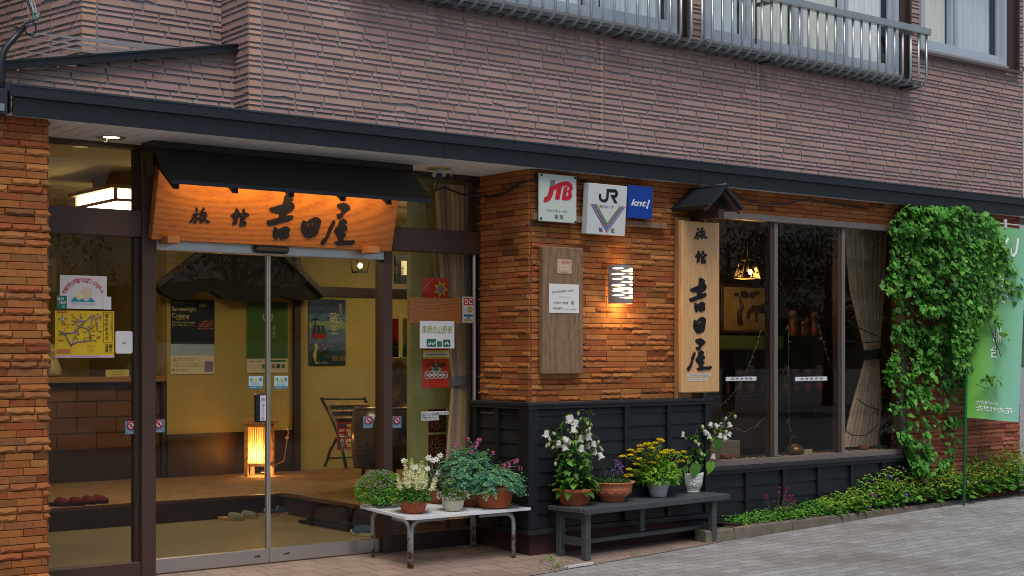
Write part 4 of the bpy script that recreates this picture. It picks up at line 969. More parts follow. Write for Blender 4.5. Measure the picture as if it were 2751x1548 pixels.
curtain('curtain', 'brown curtain gathered with a grey tieback inside the right sidelight', [(2.73, Xat(1165, CYv), Xat(1292, CYv)), (cz(750), Xat(1182, CYv), Xat(1284, CYv)), (cz(1010), Xat(1212, CYv), Xat(1276, CYv)), (cz(1035), Xat(1212, CYv), Xat(1276, CYv)), (cz(1200), Xat(1200, CYv), Xat(1278, CYv)), (cz(1440), Xat(1180, CYv), Xat(1284, CYv))], CYv, .014, TB, (cz(1021), Xat(1209, CYv), Xat(1279, CYv), .075), (.20, .17, .2), 3, 9, stripes=lambda k, i: jit((.34, .25, .2) if (k // 5) % 4 == 1 else TB, .1))
# ---- footwear
def slipper(name, label, x, y, z, ang, c, cs, L=.25, W=.095, strap=True, toe=True, group=None):
    t = thing(name, (x, y, z), label, 'slipper', group); n = 12
    b = MB(); V = []
    for lay in (0, .012):
        for k in range(24):
            a = 2 * math.pi * k / 24; px = math.cos(a) * L / 2; py = math.sin(a) * W / 2 * (1 + .16 * math.cos(a) - .12 * math.cos(2 * a)); V.append((x + px * math.cos(ang) - py * math.sin(ang), y + px * math.sin(ang) + py * math.cos(ang), z + .002 + lay + (.012 if lay else 0)))
    b.add(V, [tuple(range(24, 48))] + [(k, (k + 1) % 24, 24 + (k + 1) % 24, 24 + k) for k in range(24)], cs); b.build('sole', m_cloth, t)
    b = MB(); V = []
    for i in range(7):
        f = i / 6; px = L / 2 * (-.05 + .98 * f); hw = W / 2 * (1.08 if f < .6 else 1.08 - (f - .6) * 1.9); hh = .052 * (1 - .55 * f * f)
        for k in range(9):
            a = math.pi * k / 8; py = -hw * math.cos(a); V.append((x + px * math.cos(ang) - py * math.sin(ang), y + px * math.sin(ang) + py * math.cos(ang), z + .02 + hh * math.sin(a)))
    b.add(V, [(i * 9 + k, (i + 1) * 9 + k, (i + 1) * 9 + k + 1, i * 9 + k + 1) for i in range(6) for k in range(8)], c, True); b.build('upper', m_cloth, t)
    return t
RS = (.13, .012, .015)
for i, (zx, zy) in enumerate(((510, 825), (635, 820), (745, 808), (840, 800))):
    px, py = HZ(0 + zx / 3.237, 1100 + zy / 3.237, .20)
    slipper('red_slipper', ['red indoor slipper at the left end of the row of four', 'red indoor slipper second from the left in the row of four', 'red indoor slipper third from the left in the row of four', 'red indoor slipper at the right end of the row of four'][i], px, py, .187, R(-62), RS, (.05, .02, .02), .24, .1, group='red slippers on the step')
SAN = [(90, 790, (.16, .17, .11), 'grey woven upper straw sandal, left one of the left pair'), (235, 770, (.16, .17, .11), 'grey woven upper straw sandal, right one of the left pair'), (465, 740, (.02, .03, .07), 'navy upper straw sandal with white piping left of the door edge'), (600, 725, (.02, .03, .07), 'navy upper straw sandal with white piping right of the door edge')]
for i, (zx, zy, c, lb) in enumerate(SAN):
    px, py = HZ(600 + zx / 4.167, 1200 + zy / 4.167, .03)
    t = slipper('straw_sandal', lb, px, py, .004, R(-55), c, (.5, .28, .1), .26, .105, group='straw sandals by the step')
    if i > 1:
        b = MB(); b.tube([(px + .02 * math.cos(R(-55)) - q * math.sin(R(-55)), py + .02 * math.sin(R(-55)) + q * math.cos(R(-55)), .03 + .052 * math.sqrt(max(0, 1 - (q / .057) ** 2))) for q in [(-.056 + .112 * k / 8) for k in range(9)]], .004, (.6, .6, .55), 5); b.build('piping', m_cloth, t)
for i in range(5):
    px, py = HZ(600 + (985 + i * 115) / 4.167, 1200 + (830 + i * 20) / 4.167, .03)
    slipper('black_shoe', ['black shoe at the left end of the dark row by the step', 'black shoe second from the left in the dark row', 'black shoe in the middle of the dark row', 'black shoe second from the right in the dark row', 'black shoe at the right end of the dark row'][i], px, py, .004, R(-70), (.012, .013, .018), (.02, .02, .02), .27, .1, group='black shoes beside the step')
px, py = HZ(600 + 1640 / 4.167, 1200 + 955 / 4.167, .03)
slipper('blue_sandal', 'large blue sandal with cream sole edge beside the table leg', px, py + .1, .004, R(-100), (.03, .07, .13), (.5, .42, .25), .34, .18)
px, py = HZ(1070, 1415, .03)
slipper('blue_sandal', 'blue sandal half hidden behind the white table right of the post', px, py + .1, .004, R(-95), (.03, .06, .1), (.45, .38, .22), .3, .13)

# ================================================================ SHOW WINDOW DISPLAY
dwl = MB(); DB = (.05, .026, .014)
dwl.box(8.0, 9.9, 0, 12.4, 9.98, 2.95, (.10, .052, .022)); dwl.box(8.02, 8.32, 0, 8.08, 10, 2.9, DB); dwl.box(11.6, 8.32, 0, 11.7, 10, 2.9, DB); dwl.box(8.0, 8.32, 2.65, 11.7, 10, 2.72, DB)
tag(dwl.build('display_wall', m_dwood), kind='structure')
sf = MB(); sf.box(8.09, 8.21, .45, 11.59, 8.7, .55, (.10, .06, .03)); tag(sf.build('display_shelf', m_dwood), 'low brown wooden shelf inside the show window', 'shelf')
# beams on the wall
bm_ = MB(); bm_.obox((9.0, 9.88, 1.0), (1.2, 0, .8), (0, -.06, 0), (0, 0, .1), (.09, .04, .02)); bm_.obox((10.4, 9.88, .9), (1.0, 0, .9), (0, -.06, 0), (0, 0, .1), (.10, .045, .02)); bm_.box(8.09, 9.83, 2.0, 11.59, 9.895, 2.12, (.09, .045, .02))
tag(bm_.build('timber_braces', m_dwood), 'dark diagonal timber braces on the wall inside the show window', 'timber')
# pebbles: stuff
pb = MB(); r_ = random.Random(9)
for i in range(1400):
    x, y = r_.uniform(8.25, 10.75), 8.225 + abs(r_.gauss(0, .07)); s = r_.uniform(.007, .014)
    if y < 8.5: pb.ball((x, y, .552 + s * .4), s, jit((.5, .36, .26), .25, r_), 5, 3, sz=.7)
tag(pb.build('pebbles', m_matte), 'pale pebbles strewn along the show window sill', 'pebbles', kind='stuff')
# pendant lamp
lx, lz = S(2008, 748, 8.95); ly = 8.95
t = thing('pendant_lamp', (lx, ly, 2.65), 'lit glass pendant lamp with tapered shade inside the show window', 'lamp')
b = MB(); h = .165; r0, r1 = .075, .13
for k in range(4):
    a0 = R(45 + 20 + 90 * k); b.tube([(lx + r0 * math.cos(a0), ly + r0 * math.sin(a0), lz + h), (lx + r1 * math.cos(a0), ly + r1 * math.sin(a0), lz)], .005, (.05, .03, .015), 6)
b.tube([(lx + r1 * math.cos(R(65 + 90 * k)), ly + r1 * math.sin(R(65 + 90 * k)), lz) for k in range(4)], .006, (.3, .18, .05), 6, closed=True); b.tube([(lx + r0 * math.cos(R(65 + 90 * k)), ly + r0 * math.sin(R(65 + 90 * k)), lz + h) for k in range(4)], .006, (.05, .03, .015), 6, closed=True)
b.tube([(lx, ly, lz + h), (lx, ly, 2.65)], .006, (.03, .02, .01), 6); b.tube([(lx, ly, lz + .06), (lx, ly, lz + h)], .014, (.04, .025, .01), 8); b.build('frame', m_black, t)
sg = MB()
for k in range(4):
    a0, a1 = R(65 + 90 * k), R(155 + 90 * k)
    sg.quad((lx + r1 * math.cos(a0), ly + r1 * math.sin(a0), lz), (lx + r1 * math.cos(a1), ly + r1 * math.sin(a1), lz), (lx + r0 * math.cos(a1), ly + r0 * math.sin(a1), lz + h), (lx + r0 * math.cos(a0), ly + r0 * math.sin(a0), lz + h), (.75, .45, .12))
sg.build('shade', glassmat('amber_glass', (.95, .78, .5), boost=1.5), t)
b = MB(); b.ball((lx + .02, ly - .02, lz + .055), .022, WHITE, 12, 8); b.build('bulb', m_bulb, t)
lamp('pendant_light', 'POINT', (lx, ly, lz - .03), 6, (1, .58, .2), .05, t)
# framed horse picture
x0, x1, z0, z1 = rect(1938, 762, 2094, 898, 9.6)
t = thing('framed_picture', ((x0 + x1) / 2, 9.6, z0), 'framed ink picture of a grazing horse beside a tree in the show window', 'picture')
MB().bbox(x0, 9.6, z0, x1, 9.64, z1, (.06, .032, .015), .004).build('frame', m_dwood, t)
b = MB(); b.box(x0 + .03, 9.594, z0 + .03, x1 - .03, 9.599, z1 - .03, (.30, .19, .07)); b.box(x0 + .12, 9.591, z0 + .13, x1 - .12, 9.5935, z1 - .14, (.34, .22, .085)); b.build('sheet', m_print, t)
W_, H_ = x1 - x0, z1 - z0; PX = lambda f: x0 + f * W_; PZ = lambda f: z0 + f * H_
ik = MB(); BKI = (.05, .028, .012)
ik.tube([(PX(.3), 9.588, PZ(.2)), (PX(.28), 9.588, PZ(.4)), (PX(.33), 9.588, PZ(.55)), (PX(.3), 9.588, PZ(.72)), (PX(.36), 9.588, PZ(.82))], [.03, .026, .022, .02, .012], BKI, 8)
for i in range(12): ik.ball((PX(rnd.uniform(.2, .62)), 9.588, PZ(rnd.uniform(.74, .84))), .04, BKI, 8, 4, sy=.05, sz=.5)
ik.shape([[(PX(a), PZ(c)) for a, c in ((.42, .45), (.40, .35), (.43, .29), (.47, .32), (.48, .42), (.54, .45), (.57, .25), (.60, .25), (.60, .42), (.74, .42), (.77, .22), (.80, .22), (.80, .42), (.83, .5), (.82, .6), (.74, .64), (.60, .58), (.52, .58))]], 9.587, BKI)
for k in range(3): ik.box(PX(.35), 9.588, PZ(.09 - k * .022), PX(.72), 9.589, PZ(.10 - k * .022), (.25, .16, .06))
ik.build('drawing', m_print, t)
# cabinet with kokeshi dolls
kc = thing('display_cabinet', (9.4, 9.3, .56), 'long glazed display cabinet with green cloth strip in the show window', 'cabinet')
b = MB(); xa, xb = 8.15, 10.35; zz = lambda v: Zat(2100, v, 9.2)
b.box(xa, 9.2, zz(937), xb, 9.55, zz(903), (.05, .075, .012)); b.build('cloth_strip', mk('felt', .95, 0, 120, .4), kc)
b = MB(); b.box(xa, 9.19, zz(941), xb, 9.2, zz(937.5), (.3, .2, .06))
for xx in (xa + .4, xa + .45, xb - .5): b.box(xx, 9.19, zz(1060), xx + .012, 9.2, zz(942), (.28, .18, .06))
b.box(xa, 9.19, zz(1063), xb, 9.56, zz(1060), (.2, .13, .05)); b.box(xa, 9.55, .56, xb, 9.57, zz(938), (.012, .009, .008)); b.box(xa, 9.25, .56, xb, 9.54, zz(1065), (.085, .06, .035)); b.build('case', m_dwood, kc)
def kokeshi(x, y, z, h, label, c):
    t = thing('kokeshi_doll', (x, y, z), label, 'doll', 'wooden dolls in the show window'); r = h * .15
    b = MB(); b.lathe([(0, 0), (r, 0), (r * 1.05, h * .1), (r * .85, h * .5), (r * .7, h * .66), (r * .45, h * .68)], (x, y, z), c, 16)
    b.lathe([(r * 1.0, h * .2), (r * 1.04, h * .22), (r * .98, h * .3), (r * .96, h * .31)], (x, y, z), (.3, .03, .02), 16); b.build('body', m_cer, t)
    b = MB(); b.ball((x, y, z + h * .83), h * .17, tuple(q * 1.5 for q in c), 14, 10); b.build('head', m_cer, t)
    b = MB(); b.ball((x, y + .004, z + h * .87), h * .172, (.015, .01, .01), 14, 10, sz=.85); b.build('hair', m_cer, t)
kx = [(2125, .27), (2140, .2), (2153, .16), (2168, .19), (2183, .26), (2196, .23), (2236, .16)]
for i, (u, h) in enumerate(kx):
    kokeshi(Xat(u, 9.32), 9.3 + .03 * (i % 2), zz(903) + .001, h, ['tall wooden doll at the left end of the cabinet top', 'shorter wooden doll second from left on the cabinet top', 'smallest wooden doll in the left group on the cabinet top', 'medium wooden doll in the middle of the cabinet top', 'tall slim wooden doll fifth from left on the cabinet top', 'tall wooden doll right of the slim one on the cabinet top', 'small wooden doll alone at the right end of the cabinet top'][i], (.13, .055, .02))
for i in range(9):
    u = 1960 + i * 31; kokeshi(Xat(u, 9.35), 9.38, zz(1060), .2 + .05 * (i * 7 % 3), 'wooden doll standing behind the glass of the display cabinet', (.07, .03, .014))
# curtain in the show window
CV = 8.62
def c2(v): return Zat(2300, v, CV)
GC = (.68, .54, .40)
curtain('curtain', 'beige checked curtain tied with a dark band in the right show window pane', [(2.62, Xat(2268, CV), Xat(2388, CV)), (c2(780), Xat(2282, CV), Xat(2378, CV)), (c2(940), Xat(2322, CV), Xat(2364, CV)), (c2(962), Xat(2324, CV), Xat(2362, CV)), (c2(1100), Xat(2284, CV), Xat(2370, CV)), (c2(1200), Xat(2262, CV), Xat(2360, CV))], CV, .016, GC, (c2(951), Xat(2321, CV), Xat(2366, CV), .09), (.02, .02, .02), 8, 9, stripes=lambda k, i: jit(GC if (k % 3 and i % 3) else (.58, .45, .33), .07))
# small objects on the sill
lx_, lz_ = S(2140, 1222, 8.3)
t = thing('brass_kettle', (lx_, 8.32, .552), 'round brass kettle on the pebbles behind the middle show window pane', 'kettle')
b = MB(); b.lathe([(0, 0), (.05, .003), (.078, .03), (.08, .055), (.06, .085), (.035, .096), (.03, .105), (0, .11)], (lx_, 8.32, .552), (.16, .09, .035), 24); b.build('body', mk('brass', .3, .6, 10, .2), t)
b = MB(); b.tube([(lx_ - .06, 8.32, .63), (lx_ - .05, 8.32, .70), (lx_, 8.32, .73), (lx_ + .05, 8.32, .70), (lx_ + .06, 8.32, .63)], .005, (.03, .02, .015), 6); b.build('handle', m_black, t)
for i, (u, v, w_, h_, c, lb) in enumerate(((1952, 1236, .055, .045, (.2, .05, .025), 'small red pot on the sill behind the left show window pane'), (2321, 1215, .05, .055, (.2, .07, .04), 'small brown pot on the sill below the beige curtain'))):
    q = S(u, v, 8.35); t = thing('small_pot', (q[0], 8.35, .552), lb, 'pot'); b = MB(); b.lathe([(0, 0), (w_ * .75, 0), (w_, h_), (w_ * .9, h_), (w_ * .85, h_ * .8), (0, h_ * .8)], (q[0], 8.35, .552), c, 16); b.build('body', m_terra, t)
t = thing('pale_card', (S(2172, 1220, 8.36)[0], 8.36, .552), 'small blank pale card standing on the pebbles by the kettle', 'card'); q = BASE[t.name]; b = MB(); b.box(q.x - .05, 8.36, .56, q.x + .05, 8.364, .60, (.5, .4, .3)); b.build('sheet', m_print, t)
# blank stand behind left pane
x0, x1, z0, z1 = rect(1910, 1185, 1966, 1235, 8.6)
t = thing('display_block', (x0, 8.6, .552), 'plain grey display block behind the white bellflowers in the left pane', 'block'); b = MB(); b.bbox(x0 - .1, 8.5, .552, x1, 8.75, z1, (.22, .17, .13), .005); b.build('body', m_matte, t)
# string lights
for i, pts in enumerate((((1930, 1090), (1960, 1070), (1990, 1030), (2015, 975), (2035, 920), (2050, 870)), ((2117, 870), (2119, 950), (2118, 1050), (2121, 1140), (2124, 1195)), ((2196, 870), (2215, 930), (2228, 980), (2242, 1000)), ((1965, 1150), (2000, 1160), (2030, 1145), (2055, 1120)))):
    t = thing('string_light', (*[S(*pts[0], 8.26)[0]], 8.26, S(*pts[0], 8.26)[1]), ['string of tiny lamps running diagonally behind the left show window pane', 'string of tiny lamps hanging straight behind the middle show window pane', 'short string of tiny lamps at the right of the middle pane', 'drooping string of tiny lamps low behind the left show window pane'][i], 'string lights', 'unlit string lights in the show window')
    P_ = [(*[S(u, v, 8.26)[0]], 8.26, S(u, v, 8.26)[1]) for u, v in pts]; b = MB(); b.tube(P_, .002, (.14, .09, .045), 5); b.build('wire', m_matte, t)
    b = MB()
    for k in range(len(P_) - 1):
        for f in (.1, .35, .6, .85):
            p = Vector(P_[k]).lerp(Vector(P_[k + 1]), f); d = Vector((rnd.uniform(-.03, .03), rnd.uniform(-.01, .01), rnd.uniform(-.03, .01))); b.tube([p, p + d], .0022, (.36, .28, .17), 5)
    b.build('bulbs', m_matte, t)
# name strips on the glass
for i, (u0, u1) in enumerate(((1950, 2032), (2136, 2222))):
    x0, x1, z0, z1 = rect(u0, 1013, u1, 1022.5, 8.15)
    t = thing('name_strip', ((x0 + x1) / 2, 8.15, z0), ['white paper strip with brush marks on the left show window pane', 'white paper strip with brush marks on the middle show window pane'][i], 'paper strip', 'paper strips on the show window')
    MB().box(x0, 8.1495, z0, x1, 8.1515, z1, (.62, .62, .66)).build('sheet', m_print, t); b = MB()
    for k in range(5): 
        xx = x0 + (.2 + k * .15) * (x1 - x0); zc = (z0 + z1) / 2; b.tube([(xx - .012, 8.148, zc - .006), (xx, 8.148, zc + .009), (xx + .012, 8.148, zc - .004), (xx + .018, 8.148, zc + .005)], .003, INK, 5)
    b.build('brush_marks', m_print, t)
# bare twigs behind the right pane
t = thing('dry_branch', (Xat(2300, 8.4), 8.4, .56), 'thin dry branches in front of the beige curtain', 'branch'); b = MB()
for pts in (((2240, 905), (2270, 915), (2310, 922), (2360, 918), (2376, 912)), ((2300, 1070), (2330, 1092), (2362, 1101)), ((2272, 1158), (2290, 1170), (2325, 1170), (2350, 1150), (2358, 1140)), ((2275, 860), (2300, 878), (2360, 905))): b.tube([(S(u, v, 8.4)[0], 8.4, S(u, v, 8.4)[1]) for u, v in pts], .005, (.03, .022, .012), 6)
b.build('twigs', m_dwood, t)
# ================================================================ SIGNS ON THE FACADE
m_signwood = woodmat('sign_wood', (.40, .145, .024), (.20, .058, .009), (.55, 5, 3.0), 3.2, 3.0, .3, .45, .06, .22, .25, (.28, .3, -1.02))
m_vwood = woodmat('pale_sign_wood', (.64, .38, .17), (.46, .24, .10), (3.6, 5, .4), 5, 5, .45, .4, .12, .22)
m_vdark = woodmat('plank_wood', (.36, .19, .085), (.20, .095, .04), (5, 5, .4), 4, 5, .5, .4, .2, .4)
m_weather = woodmat('weathered_wood', (.25, .16, .10), (.10, .055, .033), (3.4, 4, .42), 2.2, 8, .85, .2, .5, .12)
m_char = mk('black_lacquer', .22, 0, spec=.3, coat=.08)
def px(off, k, pts): return [(off[0] + a / k, off[1] + b / k) for a, b in pts]
GL = {}
GL['吉'] = [px((1830, 740), 14.5, [(690, 150), (725, 105), (790, 120), (870, 170), (910, 230), (895, 275), (865, 295), (930, 350), (965, 420), (965, 490), (930, 550), (860, 605), (800, 650), (765, 700), (760, 725), (850, 710), (930, 695), (965, 730), (960, 790), (900, 840), (800, 890), (700, 910), (600, 950), (520, 990), (440, 1015), (360, 1025), (330, 980), (315, 920), (350, 890), (420, 880), (520, 830), (605, 795), (615, 720), (610, 655), (500, 650), (410, 630), (355, 590), (345, 555), (380, 520), (470, 490), (560, 445), (665, 400), (685, 300)]),
    px((1830, 740), 14.5, [(520, 1070), (575, 1090), (620, 1145), (700, 1090), (790, 1030), (860, 1045), (920, 1100), (910, 1180), (900, 1245), (920, 1290), (900, 1350), (840, 1390), (760, 1405), (730, 1425), (690, 1370), (675, 1310), (720, 1290), (755, 1250), (750, 1225), (690, 1260), (640, 1310), (630, 1400), (600, 1430), (550, 1400), (510, 1300), (500, 1200), (525, 1120)])]
GL['田'] = [px((1840, 840), 18.125, q) for q in ([(435, 370), (500, 385), (560, 420), (640, 330), (770, 225), (860, 220), (940, 255), (995, 330), (990, 450), (970, 600), (950, 750), (920, 850), (880, 935), (850, 935), (810, 890), (800, 950), (740, 1005), (600, 1010), (540, 970), (520, 900), (460, 840), (415, 740), (400, 600), (410, 470)],
    [(580, 470), (610, 440), (780, 390), (790, 450), (775, 530), (745, 530), (690, 475), (665, 490), (640, 570), (600, 620), (585, 570)], [(580, 740), (630, 720), (610, 880), (550, 890), (580, 820)], [(700, 860), (770, 780), (780, 830), (740, 870)])]
GL['屋'] = [px((1830, 900), 14.5, q) for q in ([(545, 220), (600, 175), (660, 150), (690, 165), (700, 135), (790, 155), (870, 210), (920, 290), (890, 345), (820, 390), (770, 460), (735, 455), (740, 520), (715, 580), (630, 610), (590, 560), (565, 490), (620, 480), (665, 465), (690, 400), (690, 350), (640, 335), (580, 290)],
    [(505, 665), (530, 690), (540, 740), (510, 800), (490, 900), (450, 1000), (430, 1100), (390, 1200), (350, 1290), (310, 1380), (270, 1395), (215, 1350), (215, 1320), (260, 1250), (310, 1190), (350, 1100), (385, 960), (390, 900), (430, 800), (460, 720)],
    [(760, 600), (830, 640), (880, 695), (860, 720), (800, 770), (850, 800), (905, 860), (905, 900), (880, 945), (790, 980), (830, 1015), (880, 1050), (890, 1090), (850, 1130), (830, 1180), (830, 1240), (1000, 1235), (1120, 1225), (1135, 1205), (1185, 1260), (1130, 1310), (1110, 1345), (950, 1350), (800, 1365), (690, 1390), (640, 1350), (600, 1290), (690, 1275), (700, 1200), (690, 1140), (640, 1110), (630, 1075), (700, 1045), (690, 1030), (600, 1060), (560, 980), (570, 920), (610, 870), (660, 780), (655, 690), (720, 650)])]
GL['旅'] = [px((1850, 600), 24.17, q) for q in ([(545, 310), (600, 340), (650, 440), (620, 475), (570, 440)], [(450, 630), (550, 590), (620, 550), (680, 590), (620, 680), (600, 740), (560, 760), (480, 880), (370, 1040), (350, 1000), (440, 840), (520, 710), (460, 650)],
    [(600, 770), (680, 810), (640, 900), (590, 1060), (530, 1000), (510, 950), (570, 960), (610, 870)], [(870, 280), (925, 370), (820, 500), (990, 490), (1015, 540), (860, 585), (740, 610), (720, 590), (790, 450)],
    [(860, 592), (910, 600), (790, 760), (735, 850), (665, 815), (780, 700)], [(900, 680), (1040, 600), (1050, 680), (980, 740), (1000, 800), (1100, 900), (1200, 910), (1190, 960), (1110, 1005), (1020, 920), (940, 840), (920, 920), (840, 1030), (790, 980), (765, 850), (810, 800), (830, 900), (930, 820), (900, 740)])]
GL['館'] = [px((1850, 660), 24.17, q) for q in ([(600, 340), (660, 400), (740, 500), (740, 570), (680, 560), (640, 540), (700, 640), (730, 690), (710, 840), (680, 860), (650, 880), (700, 990), (690, 1050), (640, 1040), (540, 1130), (520, 1080), (550, 900), (520, 740), (450, 760), (415, 690), (480, 620), (560, 520), (590, 400)], [(590, 720), (650, 710), (640, 800), (590, 790)], [(590, 900), (620, 960), (580, 1000)],
    [(890, 345), (940, 380), (970, 470), (960, 515), (900, 505), (870, 420)], [(770, 560), (860, 560), (980, 522), (1090, 530), (1160, 600), (1150, 660), (1050, 715), (1000, 680), (1030, 590), (900, 590), (810, 620), (780, 720), (750, 710)],
    [(830, 690), (1000, 695), (1035, 722), (1010, 840), (870, 860), (870, 930), (980, 910), (1080, 960), (1085, 1040), (1050, 1160), (980, 1140), (910, 1080), (960, 1070), (1000, 1060), (960, 1000), (880, 980), (870, 1180), (820, 1170), (820, 900)], [(880, 750), (940, 750), (950, 800), (890, 810)])]
# ---- vertical wooden sign with little roof
VY = 8.03
xa, xb = Xat(1833, VY), Xat(1934, VY); zb_, zt_ = Zat(1880, 1055, VY), 2.47
vs_ = thing('vertical_name_board', ((xa + xb) / 2, 8.1, zb_), 'tall pale wooden name board under a small gabled roof beside the show window', 'sign')
MB().bbox(xa, VY, zb_, xb, VY + .05, zt_, WHITE, .008).build('board', m_vwood, vs_)
b = MB(); b.bbox(Xat(1812, 8.13), 8.095, Zat(1830, 1071, 8.13), Xat(1851, 8.13), 8.135, 2.5, WHITE, .004); b.box((xa + xb) / 2 - .1, 8.082, zb_ + .2, (xa + xb) / 2 + .1, 8.12, zt_, WHITE)
for zz in (1.15, 1.7, 2.25): b.tube([(Xat(1826, 8.1), 8.093, zz), (Xat(1826, 8.1), 8.089, zz)], .008, (.03, .02, .02), 8)
b.build('back_plank', m_vdark, vs_)
for ch in '旅館吉田屋':
    b = MB(); b.shape([[S(u, v, VY) for u, v in lp] for lp in GL[ch]], VY - .008, (.012, .011, .014), .006, .002); b.build('character', m_char, vs_)
cx = (xa + xb) / 2 + .005; YF = 7.74; hw = (Xat(1996, YF) - Xat(1904, YF)) / 2; cx = (Xat(1996, YF) + Xat(1904, YF)) / 2; ze = Zat(1904, 556, YF); za = Zat(1951, 506, YF)
b = MB()
for sgn in (-1, 1):
    p = Vector((cx + sgn * hw, YF, ze)); q = Vector((cx, YF, za)); dn = Vector((0, 8.135 - YF, 0)); up = Vector((sgn * .012, 0, .018))
    b.obox(p, q - p, dn, up, (.012, .016, .021)); b.obox(p + Vector((0, .03, -.03)), (q - p) * 1.0, Vector((0, .02, 0)), Vector((0, 0, .028)), (.09, .035, .02))
b.tube([(cx, YF - .006, za + .024), (cx, 8.13, za + .024)], .016, (.012, .016, .021), 8)
b.build('roof', m_black, vs_)
b = MB(); b.shape([[(cx - hw * .85, ze), (cx + hw * .85, ze), (cx, za - .03)]], YF + .15, (.04, .018, .012), .02); b.box(cx - .03, YF + .05, ze - .07, cx + .03, 8.1, ze - .002, (.05, .022, .015)); b.build('roof_beam', m_dwood, vs_)
for i, (v0, v1, u0, u1, tx) in enumerate(((1004.5, 1011.5, 1846, 1908, 'YOSHIDAYA RYOKAN'), (1017, 1023.5, 1850, 1901, 'YES! We Speak English!'))):
    x0, x1, z0, z1 = rect(u0, v0, u1, v1, VY - .001); b = MB(); b.box(x0, VY - .002, z0, x1, VY - .0005, z1, (.6, .58, .54)); b.text(tx, (x0 + x1) / 2, (z0 + z1) / 2, (z1 - z0) * .6, VY - .003, (.1, .09, .1), (x1 - x0) * .9); b.build('label_strip', m_print, vs_)
# ---- horizontal name board over the door
HB = thing('door_name_board', (4.7, 8.70, 2.17), 'glossy orange wooden name board with black brush characters over the glass door', 'sign')
tilt = math.atan2(.12, .47)
b = MB(); b.bbox(3.80, 8.68, 2.168, 5.625, 8.74, 2.70, WHITE, .006); bd = b.build('board', m_signwood, HB); bd.rotation_euler = (tilt, 0, 0)
BBOX = {'旅': (509, 567.5, 555, 598.5), '館': (617.5, 670.5, 558, 606), '吉': (711, 794.5, 519, 642), '田': (805, 863, 581, 637), '屋': (860.5, 967.5, 541.5, 658)}
def bpt(u, v):
    """point of the tilted board seen at pixel u, v -> board coordinates (x along, h up the board)"""
    dx, dy, dz = ray(u, v); ct, st_ = math.cos(tilt), math.sin(tilt)
    # plane through (., 8.68, 2.168), up vector (0, -st, ct), normal (0, ct, st)
    t = (8.68 * ct + 2.168 * st_ - 1.45 * st_) / (dy * ct + dz * st_)
    return dx * t, (1.45 + dz * t - 2.168) / ct
for ch in '旅館吉田屋':
    us = [p[0] for lp in GL[ch] for p in lp]; vs2 = [p[1] for lp in GL[ch] for p in lp]; u0, u1, v0, v1 = min(us), max(us), min(vs2), max(vs2)
    B = BBOX[ch]; bl = bpt(B[0], B[3]); tr_ = bpt(B[1], B[2]); slope = .05
    x0, x1, h0, h1 = bl[0], tr_[0], bpt((B[0] + B[1]) / 2, B[3])[1], bpt((B[0] + B[1]) / 2, B[2])[1]
    b = MB(); b.shape([[(x0 + (u - u0) / (u1 - u0) * (x1 - x0), 2.168 + h0 + (v1 - v) / (v1 - v0) * (h1 - h0)) for u, v in lp] for lp in GL[ch]], 8.672, (.012, .011, .014), .006, .002)
    o = b.build('character', m_char, HB); o.rotation_euler = (tilt, 0, 0)
b = MB(); KD = (.014, .0145, .013)
b.add([(3.735, 8.245, 2.498), (5.672, 8.245, 2.498), (5.672, 8.50, 2.735), (3.735, 8.50, 2.735), (3.735, 8.26, 2.482), (5.672, 8.26, 2.482), (5.672, 8.515, 2.72), (3.735, 8.515, 2.72)], [(0, 1, 2, 3), (4, 7, 6, 5), (0, 4, 5, 1), (0, 3, 7, 4), (1, 5, 6, 2)], KD)
b.box(3.73, 8.495, 2.728, 5.68, 8.66, 2.771, KD); b.box(3.74, 8.236, 2.478, 5.667, 8.2445, 2.503, (.012, .014, .02)); b.add([(3.738, 8.51, 2.72), (3.738, 8.51, 2.55), (3.738, 8.60, 2.55), (3.738, 8.66, 2.74)], [(0, 1, 2, 3)], KD)
b.build('hood', m_black, HB)
for u in (470, 629, 780, 919, 1042):
    xx = Xat(u, 8.3); b = MB(); b.obox((xx - .02, 8.285, 2.452), (.04, 0, 0), (0, .3, .2), (0, 0, .05), (.016, .012, .01)); b.build('bracket', m_matte, HB)
for (u0, u1, v0, v1) in ((450, 483, 640, 659), (991, 1021, 671, 686)):
    x0, z1 = S(u0, v0, 8.60); x1, z0 = S(u1, v1, 8.60); b = MB(); b.bbox(x0, 8.60, 2.142, x1, 8.75, 2.19, (.42, .2, .09), .003); b.build('rest_block', m_terra, HB)
b = MB(); b.tube([(3.95, 8.40, 2.59), (5.5, 8.40, 2.59)], .013, WHITE, 10); b.build('tube_lamp', emitmat('warm_tube', (1, .58, .18), 9), HB)
l_ = lamp('hood_light', 'AREA', (4.72, 8.40, 2.565), 5.5, (1, .60, .20), 1.5, HB, (R(52), 0, 0)); l_.data.shape = 'RECTANGLE'; l_.data.size_y = .03
# automatic door sensor
x0, x1, z0, z1 = rect(688, 657, 779, 682, 8.69); t = thing('door_sensor', ((x0 + x1) / 2, 8.72, z0), 'dark rounded motion sensor box above the glass door', 'sensor')
b = MB(); b.bbox(x0, 8.69, z0 - .002, x1, 8.734, z1 + .012, (.018, .019, .022), .015); b.build('housing', m_matte, t)
